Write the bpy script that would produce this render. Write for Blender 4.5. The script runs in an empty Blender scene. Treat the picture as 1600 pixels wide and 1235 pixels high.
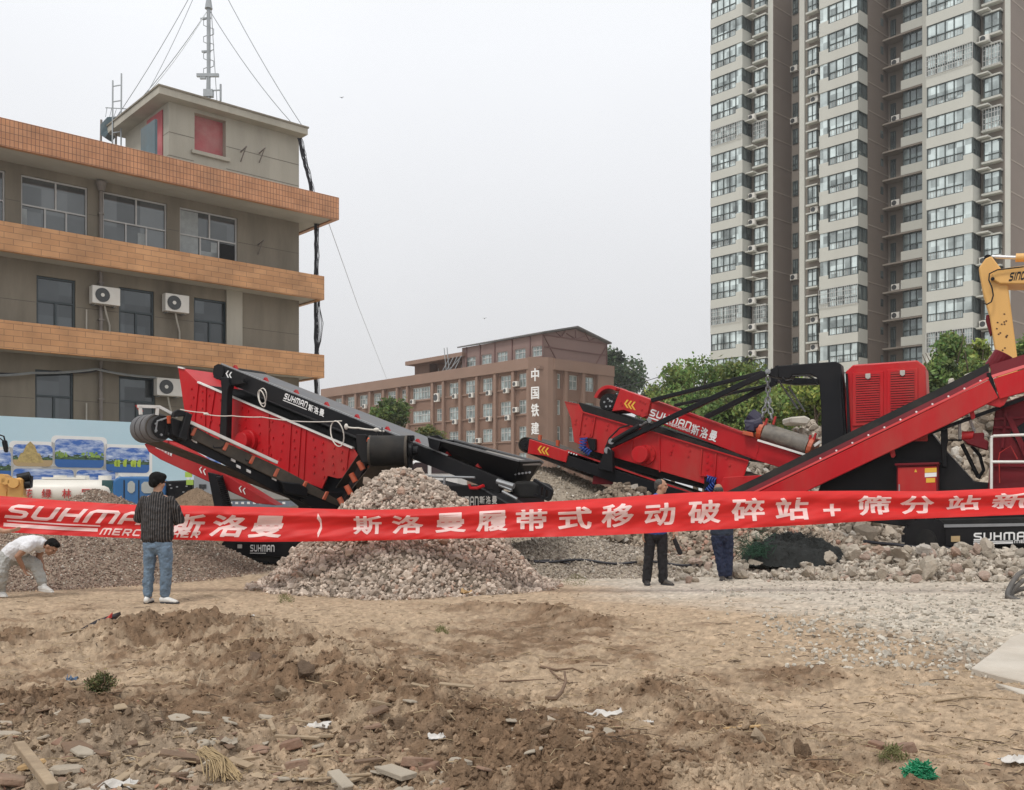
import bpy, bmesh, math, random
import numpy as np
from mathutils import Vector, Matrix

# ------------------------------------------------------------------ camera, sky, sun, exposure
SC = bpy.context.scene
COL = SC.collection
R = math.radians
F, CX, HY, CH = 1500.0, 800.0, 770.0, 1.5      # focal length in photo pixels, centre column, horizon row, eye height
cam = bpy.data.cameras.new("camera")
cam.sensor_width = 36.0
cam.lens = 36.0 * F / 1600.0
cam.shift_y = (HY - 617.5) / 1600.0
cam.clip_start, cam.clip_end = 0.1, 3000.0
camo = bpy.data.objects.new("camera", cam)
camo.location = (0, 0, CH)
camo.rotation_euler = (R(90), 0, 0)
COL.objects.link(camo)
SC.camera = camo
SUN_EL, SUN_AZ = 58.0, -35.0                    # azimuth from the view axis, negative = left, measured behind the camera
world = bpy.data.worlds.new("World")
SC.world = world
world.use_nodes = True
wn, wl = world.node_tree.nodes, world.node_tree.links
bg = wn["Background"]
bg.inputs["Strength"].default_value = 0.93
sky = wn.new("ShaderNodeTexSky")
sky.sky_type = 'NISHITA'
sky.sun_disc = False
sky.sun_elevation = R(SUN_EL)
sky.sun_rotation = R(180 + SUN_AZ)
sky.dust_density, sky.air_density = 6.0, 1.5
skym = wn.new("ShaderNodeVectorMath"); skym.operation = 'SCALE'; skym.inputs[3].default_value = 0.10
wl.new(sky.outputs[0], skym.inputs[0])
tc = wn.new("ShaderNodeTexCoord")
sep = wn.new("ShaderNodeSeparateXYZ"); wl.new(tc.outputs["Generated"], sep.inputs[0])
ramp = wn.new("ShaderNodeValToRGB")
e = ramp.color_ramp.elements
e[0].position, e[0].color = 0.0, (0.70, 0.70, 0.712, 1)
e[1].position, e[1].color = 1.0, (1.05, 1.05, 1.05, 1)
n_ = e.new(0.12); n_.color = (0.745, 0.745, 0.76, 1)
n_ = e.new(0.42); n_.color = (0.94, 0.955, 0.985, 1)
wl.new(sep.outputs[2], ramp.inputs[0])
cl = wn.new("ShaderNodeTexNoise"); cl.inputs["Scale"].default_value = 2.2; cl.inputs["Detail"].default_value = 4
wl.new(tc.outputs["Generated"], cl.inputs[0])
clr = wn.new("ShaderNodeMapRange"); clr.inputs[1].default_value = .3; clr.inputs[2].default_value = .7
clr.inputs[3].default_value = .975; clr.inputs[4].default_value = 1.03
wl.new(cl.outputs[0], clr.inputs[0])
cm = wn.new("ShaderNodeVectorMath"); cm.operation = 'SCALE'
wl.new(ramp.outputs[0], cm.inputs[0]); wl.new(clr.outputs[0], cm.inputs[3])
mx = wn.new("ShaderNodeMix"); mx.data_type = 'RGBA'; mx.inputs[0].default_value = 0.06
wl.new(cm.outputs[0], mx.inputs[6]); wl.new(skym.outputs[0], mx.inputs[7])
wl.new(mx.outputs[2], bg.inputs["Color"])
sunl = bpy.data.lights.new("sun", 'SUN')
sunl.energy, sunl.angle, sunl.color = 1.5, R(14), (1.0, 0.965, 0.91)
suno = bpy.data.objects.new("sun", sunl)
suno.rotation_euler = (R(90 - SUN_EL), 0, R(SUN_AZ))   # light travels forward and down from behind the camera
COL.objects.link(suno)
SC.view_settings.view_transform = 'Standard'
SC.view_settings.look = 'None'
SC.view_settings.exposure = 0.2
SC.view_settings.gamma = 1.0
SC.cycles.use_denoising = True
SC.cycles.denoising_prefilter = 'NONE'

# ------------------------------------------------------------------ helpers
rng = random.Random(7)
nrg = np.random.default_rng(11)

def PX(px, py, Y):
    return Vector(((px - CX) * Y / F, Y, CH - (py - HY) * Y / F))

def hide_none(o): return o

def tag(o, label=None, cat=None, group=None, kind=None):
    if label: o["label"] = label
    if cat: o["category"] = cat
    if group: o["group"] = group
    if kind: o["kind"] = kind
    return o

def empty(name, loc, label, cat, group=None, rz=0):
    o = bpy.data.objects.new(name, None)
    o.empty_display_size = 0.2
    o.location = loc
    o.rotation_euler = (0, 0, rz)
    COL.objects.link(o)
    return tag(o, label, cat, group)

def root_loc(o):
    v = Vector((0, 0, 0))
    while o is not None:
        v += Vector(o.location); o = o.parent
    return v

def link_mesh(name, me, parent=None):
    o = bpy.data.objects.new(name, me)
    COL.objects.link(o)
    if parent: o.parent = parent
    return o

class MB:
    """collects shapes into one mesh"""
    def __init__(s): s.v, s.f, s.m, s.cur = [], [], [], 0
    def mat(s, i): s.cur = i; return s
    def add(s, vs, fs):
        b = len(s.v); s.v += [tuple(p) for p in vs]
        for f in fs: s.f.append([b + i for i in f]); s.m.append(s.cur)
        return s
    def quad(s, a, b, c, d): return s.add([a, b, c, d], [(0, 1, 2, 3)])
    def box(s, x0, x1, y0, y1, z0, z1):
        v = [(x0, y0, z0), (x1, y0, z0), (x1, y1, z0), (x0, y1, z0), (x0, y0, z1), (x1, y0, z1), (x1, y1, z1), (x0, y1, z1)]
        return s.add(v, [(3, 2, 1, 0), (4, 5, 6, 7), (0, 1, 5, 4), (1, 2, 6, 5), (2, 3, 7, 6), (3, 0, 4, 7)])
    def prism(s, pts, vec):
        n = len(pts); vec = Vector(vec)
        a = [Vector(p) for p in pts]; b = [p + vec for p in a]
        fs = [tuple(range(n)), tuple(range(2 * n - 1, n - 1, -1))]
        fs += [(i, n + i, n + (i + 1) % n, (i + 1) % n) for i in range(n)]
        return s.add(a + b, fs)
    def bar(s, p0, p1, w, h, up=(0, 0, 1)):
        p0, p1 = Vector(p0), Vector(p1); d = (p1 - p0).normalized(); up = Vector(up)
        if abs(d.dot(up)) > .98: up = Vector((0, 1, 0))
        a = d.cross(up).normalized() * (w / 2); b = a.cross(d).normalized() * (h / 2)
        v = [p + sa * a + sb * b for p in (p0, p1) for sa, sb in ((-1, -1), (1, -1), (1, 1), (-1, 1))]
        return s.add(v, [(0, 1, 2, 3), (7, 6, 5, 4), (0, 4, 5, 1), (1, 5, 6, 2), (2, 6, 7, 3), (3, 7, 4, 0)])
    def tube(s, pts, r, n=8, r1=None, caps=True):
        pts = [Vector(p) for p in pts]; m = len(pts); rings = []
        t0 = (pts[1] - pts[0]).normalized(); ref = Vector((0, 0, 1)) if abs(t0.z) < .9 else Vector((1, 0, 0))
        a = t0.cross(ref).normalized()
        for i, p in enumerate(pts):
            t = (pts[min(i + 1, m - 1)] - pts[max(i - 1, 0)]).normalized()
            a = (a - t * a.dot(t)).normalized(); b = t.cross(a)
            rr = r if r1 is None else r + (r1 - r) * i / (m - 1)
            rings.append([p + (a * math.cos(q) + b * math.sin(q)) * rr for q in [2 * math.pi * k / n for k in range(n)]])
        vs = [q for g in rings for q in g]; fs = []
        for i in range(m - 1):
            for k in range(n): fs.append((i * n + k, i * n + (k + 1) % n, (i + 1) * n + (k + 1) % n, (i + 1) * n + k))
        if caps: fs += [tuple(range(n - 1, -1, -1)), tuple(range((m - 1) * n, m * n))]
        return s.add(vs, fs)
    def cyl(s, p0, p1, r, n=20, r1=None): return s.tube([p0, p1], r, n, r1)
    def ell(s, c, rx, ry, rz, n=10, m=7, rot=None):
        vs, fs = [], []
        for i in range(m + 1):
            th = math.pi * i / m
            for k in range(n):
                ph = 2 * math.pi * k / n
                p = Vector((rx * math.sin(th) * math.cos(ph), ry * math.sin(th) * math.sin(ph), rz * math.cos(th)))
                if rot: p = rot @ p
                vs.append(Vector(c) + p)
        for i in range(m):
            for k in range(n): fs.append((i * n + k, (i + 1) * n + k, (i + 1) * n + (k + 1) % n, i * n + (k + 1) % n))
        return s.add(vs, fs)
    def build(s, name, mats, parent=None, bevel=0, smooth=False, local=False, solid=0, segs=1):
        off = Vector((0, 0, 0)) if (local or parent is None) else root_loc(parent)
        me = bpy.data.meshes.new(name)
        me.from_pydata([tuple(Vector(p) - off) for p in s.v], [], s.f)
        mats = mats if isinstance(mats, (list, tuple)) else [mats]
        for m in mats: me.materials.append(m)
        me.polygons.foreach_set("material_index", s.m)
        bm = bmesh.new(); bm.from_mesh(me)
        bmesh.ops.recalc_face_normals(bm, faces=bm.faces)
        bm.to_mesh(me); bm.free()
        if smooth:
            me.polygons.foreach_set("use_smooth", [True] * len(me.polygons))
            me.set_sharp_from_angle(angle=R(40))
        me.update()
        o = link_mesh(name, me, parent)
        if solid:
            q = o.modifiers.new("solid", 'SOLIDIFY'); q.thickness = solid; q.offset = 0
        if bevel:
            q = o.modifiers.new("bevel", 'BEVEL'); q.width = bevel; q.segments = segs; q.limit_method = 'ANGLE'; q.angle_limit = R(35)
        return o

class VP:
    """a vertical working plane: through the ray of column px0 at depth Y0, turned by ang degrees from the picture plane"""
    def __init__(s, px0, Y0, ang):
        s.o = Vector(((px0 - CX) * Y0 / F, Y0)); a = R(ang)
        s.d = Vector((math.cos(a), math.sin(a))); s.n2 = Vector((-math.sin(a), math.cos(a)))
        s.n = Vector((s.n2.x, s.n2.y, 0)); s.ax = Vector((s.d.x, s.d.y, 0))
    def at(s, px, py, off=0.0):
        r = Vector(((px - CX) / F, 1.0)); t = (s.o.dot(s.n2) + off) / r.dot(s.n2)
        return Vector((r.x * t, t, CH - (py - HY) * t / F))
    def poly(s, pts, off=0.0): return [s.at(x, y, off) for x, y in pts]
    def prism(s, mb, pts, off0, off1): return mb.prism(s.poly(pts, off0), s.n * (off1 - off0))
    def scale(s, px, off=0): return s.at(px, HY, off).y / F

class Frame:
    """a building's own axes: local x along its front, local y into it"""
    def __init__(s, ox, oy, ang):
        s.o = Vector((ox, oy)); s.ang = R(ang)
        s.X = Vector((math.cos(s.ang), math.sin(s.ang))); s.Y = Vector((-math.sin(s.ang), math.cos(s.ang)))
    def onY(s, px, y):
        r = Vector(((px - CX) / F, 1.0)); t = (y + s.o.dot(s.Y)) / r.dot(s.Y)
        return (r * t - s.o).dot(s.X), t
    def onX(s, px, x):
        r = Vector(((px - CX) / F, 1.0)); t = (x + s.o.dot(s.X)) / r.dot(s.X)
        return (r * t - s.o).dot(s.Y), t
    def x(s, px, y=0): return s.onY(px, y)[0]
    def y(s, px, x): return s.onX(px, x)[0]
    def z(s, px, py, y=0): return CH - (py - HY) * s.onY(px, y)[1] / F
    def zx(s, px, py, x): return CH - (py - HY) * s.onX(px, x)[1] / F
    def W(s, x, y, z): p = s.o + s.X * x + s.Y * y; return Vector((p.x, p.y, z))
    def root(s, name, label, cat, group=None): return empty(name, (s.o.x, s.o.y, 0), label, cat, group, s.ang)

def wallgrid(mb, x0, x1, z0, z1, y, holes, rev=0.15):
    """front wall sheet at local y with rectangular openings and their reveals"""
    xs = sorted({x0, x1, *[min(max(h[0], x0), x1) for h in holes], *[min(max(h[1], x0), x1) for h in holes]})
    zs = sorted({z0, z1, *[min(max(h[2], z0), z1) for h in holes], *[min(max(h[3], z0), z1) for h in holes]})
    for i in range(len(xs) - 1):
        for j in range(len(zs) - 1):
            cx_, cz_ = (xs[i] + xs[i + 1]) / 2, (zs[j] + zs[j + 1]) / 2
            if any(h[0] < cx_ < h[1] and h[2] < cz_ < h[3] for h in holes): continue
            mb.quad((xs[i], y, zs[j]), (xs[i + 1], y, zs[j]), (xs[i + 1], y, zs[j + 1]), (xs[i], y, zs[j + 1]))
    for a, b, c, d in holes:
        mb.quad((a, y, c), (a, y + rev, c), (a, y + rev, d), (a, y, d))
        mb.quad((b, y, c), (b, y, d), (b, y + rev, d), (b, y + rev, c))
        mb.quad((a, y, d), (a, y + rev, d), (b, y + rev, d), (b, y, d))
        mb.quad((a, y, c), (b, y, c), (b, y + rev, c), (a, y + rev, c))

def np_mesh(name, V, T, mat, col=None, parent=None, smooth=False):
    me = bpy.data.meshes.new(name)
    V = np.ascontiguousarray(V, dtype=np.float32); T = np.ascontiguousarray(T, dtype=np.int32)
    k = T.shape[1]
    me.vertices.add(len(V)); me.vertices.foreach_set("co", V.ravel())
    me.loops.add(T.size); me.loops.foreach_set("vertex_index", T.ravel())
    me.polygons.add(len(T))
    me.polygons.foreach_set("loop_start", np.arange(0, T.size, k, dtype=np.int32))
    me.polygons.foreach_set("loop_total", np.full(len(T), k, dtype=np.int32))
    me.polygons.foreach_set("use_smooth", np.full(len(T), smooth, dtype=bool))
    if col is not None:
        at = me.color_attributes.new("Col", 'FLOAT_COLOR', 'POINT')
        c4 = np.ones((len(V), 4), dtype=np.float32); c4[:, :3] = col
        at.data.foreach_set("color", c4.ravel())
    me.materials.append(mat)
    me.update(calc_edges=True); me.validate()
    return link_mesh(name, me, parent)

# value noise on numpy arrays
def _h(ix, iy, s):
    n = (ix.astype(np.int64) * 374761393 + iy.astype(np.int64) * 668265263 + s * 1442695041) & 0xffffffff
    n = ((n ^ (n >> 13)) * 1274126177) & 0xffffffff
    return ((n ^ (n >> 16)) & 0xffff) / 65535.0
def vno(x, y, s=0):
    x0, y0 = np.floor(x), np.floor(y); fx, fy = x - x0, y - y0
    fx, fy = fx * fx * (3 - 2 * fx), fy * fy * (3 - 2 * fy)
    a, b = _h(x0, y0, s), _h(x0 + 1, y0, s); c, d = _h(x0, y0 + 1, s), _h(x0 + 1, y0 + 1, s)
    return (a + (b - a) * fx) + ((c + (d - c) * fx) - (a + (b - a) * fx)) * fy
def fbm(x, y, s=0, o=4, g=.5):
    v, a, t = 0, 1.0, 0
    for i in range(o):
        v = v + a * vno(x * 2 ** i + 17.3 * i, y * 2 ** i - 9.1 * i, s + i); t += a; a *= g
    return v / t

# ------------------------------------------------------------------ materials
def newmat(name):
    m = bpy.data.materials.new(name); m.use_nodes = True
    return m, m.node_tree.nodes, m.node_tree.links, m.node_tree.nodes["Principled BSDF"]

def M(name, col, rough=.6, var=.12, scale=6.0, bump=0.0, metal=0.0, dirt=None, damt=.0, spec=.5, bscale=None, attr=False, stretch=None, rnd=0.0):
    m, n, l, p = newmat(name)
    t = n.new("ShaderNodeTexCoord"); src = t.outputs["Object"]
    if stretch:
        mp = n.new("ShaderNodeMapping"); mp.inputs["Scale"].default_value = stretch; l.new(src, mp.inputs[0]); src = mp.outputs[0]
    nz = n.new("ShaderNodeTexNoise"); nz.inputs["Scale"].default_value = scale; nz.inputs["Detail"].default_value = 6; nz.inputs["Roughness"].default_value = .6
    l.new(src, nz.inputs["Vector"])
    mr = n.new("ShaderNodeMapRange"); mr.inputs[1].default_value = .28; mr.inputs[2].default_value = .72
    mr.inputs[3].default_value = 1 - var; mr.inputs[4].default_value = 1 + var; l.new(nz.outputs[0], mr.inputs[0])
    val = mr.outputs[0]
    if rnd:
        oi = n.new("ShaderNodeObjectInfo"); r2 = n.new("ShaderNodeMapRange"); r2.inputs[3].default_value = 1 - rnd; r2.inputs[4].default_value = 1 + rnd
        l.new(oi.outputs["Random"], r2.inputs[0]); mm = n.new("ShaderNodeMath"); mm.operation = 'MULTIPLY'
        l.new(val, mm.inputs[0]); l.new(r2.outputs[0], mm.inputs[1]); val = mm.outputs[0]
    sc = n.new("ShaderNodeVectorMath"); sc.operation = 'SCALE'; sc.inputs[0].default_value = col[:3]
    if attr:
        a = n.new("ShaderNodeAttribute"); a.attribute_name = "Col"; l.new(a.outputs["Color"], sc.inputs[0])
    l.new(val, sc.inputs[3]); out = sc.outputs[0]
    if dirt is not None:
        n2 = n.new("ShaderNodeTexNoise"); n2.inputs["Scale"].default_value = scale * .37; n2.inputs["Detail"].default_value = 9; n2.inputs["Roughness"].default_value = .68
        l.new(src, n2.inputs["Vector"])
        r3 = n.new("ShaderNodeMapRange"); r3.inputs[1].default_value = .46; r3.inputs[2].default_value = .72; r3.inputs[4].default_value = damt
        l.new(n2.outputs[0], r3.inputs[0])
        x = n.new("ShaderNodeMix"); x.data_type = 'RGBA'; l.new(r3.outputs[0], x.inputs[0]); l.new(out, x.inputs[6])
        x.inputs[7].default_value = (*dirt, 1); out = x.outputs[2]
        rr = n.new("ShaderNodeMapRange"); rr.inputs[3].default_value = rough; rr.inputs[4].default_value = min(1, rough + .35)
        l.new(r3.outputs[0], rr.inputs[0]); l.new(rr.outputs[0], p.inputs["Roughness"])
    else: p.inputs["Roughness"].default_value = rough
    l.new(out, p.inputs["Base Color"])
    p.inputs["Metallic"].default_value = metal
    p.inputs["Specular IOR Level"].default_value = spec
    if bump:
        b = n.new("ShaderNodeBump"); b.inputs["Strength"].default_value = bump; b.inputs["Distance"].default_value = .02
        n3 = n.new("ShaderNodeTexNoise"); n3.inputs["Scale"].default_value = bscale or scale * 6; n3.inputs["Detail"].default_value = 5
        l.new(src, n3.inputs["Vector"]); l.new(n3.outputs[0], b.inputs["Height"]); l.new(b.outputs[0], p.inputs["Normal"])
    return m

DUST = (.36, .30, .23)
m_red = M("red_paint", (.47, .009, .014), .36, .10, 1.3, dirt=(.34, .095, .07), damt=.6, spec=.26, stretch=(1.3, 1.3, .45))
m_redp = M("faded_red_paint", (.40, .016, .020), .45, .12, 1.6, dirt=(.32, .10, .075), damt=.5, spec=.26)
m_dred = M("dark_red_paint", (.135, .006, .012), .5, .16, 1.2, dirt=(.12, .03, .028), damt=.5, spec=.22)
m_black = M("black_paint", (.0065, .007, .009), .45, .2, 1.2, dirt=(.045, .039, .034), damt=.32, spec=.20)
m_rub = M("black_rubber", (.013, .013, .013), .7, .25, 4, dirt=(.07, .06, .05), damt=.45, spec=.25)
m_belt = M("grey_belt", (.115, .118, .125), .62, .12, 3, dirt=(.22, .195, .17), damt=.5)
m_brub = M("dusty_rubber", (.055, .046, .036), .75, .2, 5, dirt=(.15, .12, .09), damt=.6)
m_orange = M("orange_roller", (.50, .085, .030), .5, .15, 5, dirt=DUST, damt=.4)
m_white = M("white_paint", (.74, .73, .70), .5, .06, 4, dirt=(.45, .38, .32), damt=.4)
m_steel = M("grey_steel", (.30, .31, .32), .45, .12, 5, metal=.5)
m_letter = M("white_lettering", (.78, .78, .77), .5, .05, 3)
m_letterg = M("grey_lettering", (.42, .40, .37), .6, .1, 8)
m_yel = M("yellow_marking", (.72, .42, .04), .5, .06, 3)
m_exy = M("excavator_yellow", (.68, .385, .115), .5, .08, 1.1, dirt=(.46, .28, .12), damt=.55, stretch=(1, 1, .25))
m_blue = M("blue_spring_paint", (.02, .06, .30), .4, .1, 4)
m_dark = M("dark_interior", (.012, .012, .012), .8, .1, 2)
# ------------------------------------------------------------------ ground
def gpt(px, py):                                 # a photo point on flat ground
    Y = CH * F / (py - HY); return ((px - CX) * Y / F, Y)
BERMS = []
for h, w, pts in ((.20, .50, [(215, 1000), (300, 992), (370, 1000), (440, 1020), (500, 1062), (585, 1085), (660, 1120), (760, 1170), (900, 1228), (1100, 1290)]),
                  (.13, .34, [(300, 1000), (400, 1035), (500, 1085)]),
                  (.10, .26, [(720, 952), (820, 957), (930, 975)]),
                  (.12, .45, [(0, 1120), (110, 1150), (190, 1150)]),
                  (.08, .35, [(0, 1010), (80, 990), (180, 985)]),
                  (.09, .35, [(1020, 1085), (1080, 1120), (1180, 1170)]),
                  (.07, .30, [(1080, 1205), (1160, 1200), (1290, 1215)]),
                  (.05, .20, [(1260, 1062), (1330, 1058), (1420, 1060)])):
    BERMS.append((h, w, [gpt(*p) for p in pts]))
FEET = [gpt(246, 943), (-.51 * 13.75, 13.75), gpt(1025, 914), gpt(1128, 907)]
def seg_d(x, y, a, b):
    dx, dy = b[0] - a[0], b[1] - a[1]; t = np.clip(((x - a[0]) * dx + (y - a[1]) * dy) / (dx * dx + dy * dy), 0, 1)
    return np.hypot(x - a[0] - t * dx, y - a[1] - t * dy)
def bermv(x, y):
    tot, rough = 0 * x, 0 * x
    xw = x + .5 * (fbm(x * 1.3, y * 1.3, 5) - .5); yw = y + .5 * (fbm(x * 1.3, y * 1.3, 9) - .5)
    for h, w, ps in BERMS:
        d = np.full_like(x, 1e9)
        for a, b in zip(ps, ps[1:]): d = np.minimum(d, seg_d(xw, yw, a, b))
        g = np.exp(-(d / w) ** 2)
        tot = np.maximum(tot, h * g); rough = np.maximum(rough, np.exp(-(d / (w * 1.7)) ** 2) * min(1, h / .12))
    return tot, rough
def GZ(x, y, fine=True):
    x = np.asarray(x, dtype=float); y = np.asarray(y, dtype=float)
    b, r = bermv(x, y)
    near = np.clip((16.5 - y) / 4, 0, 1)
    amp = .25 + .75 * np.clip((13.5 - y) / 3.5, 0, 1)
    z = .10 * (fbm(x * .45, y * .45, 21) - .5) * near + b
    z = z + (.06 + .17 * r) * amp * (fbm(x * 3.1, y * 3.1, 31, 3) - .5)
    if fine:
        bl = 1 - np.abs(2 * fbm(x * 7, y * 7, 41, 2) - 1)
        z = z + (.042 + .115 * r + .05 * np.clip((2.5 - x) / 4, 0, 1) * near + .025 * near) * amp * (fbm(x * 11, y * 11, 51, 5, .66) - .5) + .020 * (bl - .5) * amp
    # rubble shelf under the machines on the right, nothing beyond 40 m
    for fx_, fy_ in FEET:
        z = z * np.clip((np.hypot(x - fx_, y - fy_) - .30) / .5, 0, 1)
    sh = np.clip((y - 19.2) / 2.2, 0, 1) * np.clip((x - 1.5) / 2, 0, 1) * np.clip((40 - y) / 8, 0, 1)
    return z + .14 * sh * (.8 + .5 * fbm(x * 1.2, y * 1.2, 71))
def gz(x, y): return float(GZ(np.array([x]), np.array([y]))[0])

def ground_col(x, y):
    tan_, brown, grey = np.array((.42, .318, .22)), np.array((.185, .122, .077)), np.array((.50, .445, .37))
    _, r = bermv(x, y)
    n1 = fbm(x * .9, y * .9, 81, 4); n2 = fbm(x * 5, y * 5, 91, 4, .6)
    near = np.clip((14.2 - y) / 5, 0, 1)
    wet = np.clip((n1 - .49) * 2.6 * (.25 + near) + r * .78 + (n2 - .5) * 1.5 * (.3 + near) - .02, 0, 1)
    left = np.clip((2.2 - x) / 3.5, 0, 1) * near
    wet = np.clip(wet + (.22 * left + .12 * near) * np.clip((n2 - .36) * 5, 0, 1) + .06 * near, 0, 1)
    c = tan_ + (brown - tan_) * wet[..., None]
    g = np.clip((x * .9 + (y - 9.5) * .55 - 3.2 + 3 * (n1 - .5)) / 2.2, 0, 1) * np.clip((y - 6.5) / 2, 0, 1)
    g = np.maximum(g, np.clip((y - 17) / 3, 0, 1) * .8)
    g2 = np.clip((-x - .6 + 3 * (n1 - .5)) / 1.2, 0, 1) * np.clip((6.3 - y + 2 * (n2 - .5)) / 1.0, 0, 1) * .75   # dusty rubble floor, near left
    c = c + (grey - c) * g[..., None]
    c = c + (np.array((.31, .245, .18)) - c) * g2[..., None]
    n3 = fbm(x * 23, y * 23, 97, 3, .65)  # fine mottling; its dark specks also paint tiny shadows of the soil
    return c * ((.80 + .40 * n2) * (.55 + .90 * n3))[..., None]

ss = np.concatenate([np.linspace(-1.6, -.72, 40, endpoint=False), np.linspace(-.72, .72, 860), np.linspace(.72, 1.6, 40)[1:]])
yy = np.concatenate([np.linspace(1.0, 4.3, 24, endpoint=False), 2250 / np.linspace(2250 / 4.3, 2250 / 21., 460), np.geomspace(21.3, 420, 60)])
SS, YY = np.meshgrid(ss, yy); XX = SS * YY
ZZ = GZ(XX, YY)
V = np.stack([XX, YY, ZZ], -1).reshape(-1, 3)
nr, nc = XX.shape
ii = np.arange((nr - 1) * nc).reshape(nr - 1, nc)[:, :-1].ravel()
T = np.stack([ii, ii + 1, ii + nc + 1, ii + nc], -1)
m_ground = M("earth", (.3, .22, .14), .95, .22, 9, bump=.9, bscale=55, attr=True, spec=.12)
gr = np_mesh("ground", V, T, m_ground, ground_col(XX, YY).reshape(-1, 3), smooth=True)
tag(gr, kind="structure")

# ------------------------------------------------------------------ stones
def ico(sub):
    bm = bmesh.new(); bmesh.ops.create_icosphere(bm, subdivisions=sub, radius=1.0)
    v = np.array([p.co[:] for p in bm.verts]); f = np.array([[q.index for q in g.verts] for g in bm.faces]); bm.free()
    return v, f
OCT = (np.array([(1, 0, 0), (-1, 0, 0), (0, 1, 0), (0, -1, 0), (0, 0, 1), (0, 0, -1)], float),
       np.array([(0, 2, 4), (2, 1, 4), (1, 3, 4), (3, 0, 4), (2, 0, 5), (1, 2, 5), (3, 1, 5), (0, 3, 5)]))
ICO1, ICO2, ICO3 = ico(1), ico(2), ico(3)
def rotm(n):
    q = nrg.normal(size=(n, 4)); q /= np.linalg.norm(q, axis=1)[:, None]
    w, x, y, z = q.T
    return np.stack([np.stack([1 - 2 * (y * y + z * z), 2 * (x * y - z * w), 2 * (x * z + y * w)], -1),
                     np.stack([2 * (x * y + z * w), 1 - 2 * (x * x + z * z), 2 * (y * z - x * w)], -1),
                     np.stack([2 * (x * z - y * w), 2 * (y * z + x * w), 1 - 2 * (x * x + y * y)], -1)], 1)
def stones(P, S, cols, base=ICO1, jit=.22, flat=.65):
    """one triangle soup of angular stones at points P, sizes S (half extents), colours cols"""
    bv, bf = base; n = len(P)
    v = bv[None] * (1 + nrg.uniform(-jit, jit, (n, len(bv), 1)))
    for _ in range(4):                                # knock flat facets into each one
        d = nrg.normal(size=(n, 3)); d /= np.linalg.norm(d, axis=1)[:, None]
        k = nrg.uniform(.45, .85, (n, 1)); h = np.einsum('nij,nj->ni', v, d)
        v = v - np.maximum(h - k, 0)[..., None] * d[:, None]
    v = v * np.stack([np.ones(n), nrg.uniform(.6, 1, n), nrg.uniform(flat * .7, flat * 1.3, n)], -1)[:, None]
    v = np.einsum('nij,nkj->nki', rotm(n), v) * S[:, None, None] + P[:, None]
    f = bf[None] + (np.arange(n) * len(bv))[:, None, None]
    c = np.repeat(cols[:, None], len(bv), 1)
    return v.reshape(-1, 3), f.reshape(-1, bf.shape[1]), c.reshape(-1, 3)
def pal(n, a, b, j=.25, extra=None, pe=.06):
    t = nrg.uniform(0, 1, (n, 1)); c = np.array(a) * (1 - t) + np.array(b) * t
    c = c * nrg.uniform(1 - j, 1 + j, (n, 1))
    if extra is not None:
        k = nrg.uniform(0, 1, n) < pe; c[k] = np.array(extra) * nrg.uniform(.8, 1.2, (k.sum(), 1))
    return c
m_stone = M("crushed_stone", (.3, .27, .23), .92, .20, 16, attr=True, spec=.2, bump=.3, bscale=60)
m_chunk = M("broken_concrete", (.4, .37, .33), .93, .22, 7, attr=True, spec=.2, bump=.8, bscale=34)

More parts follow.
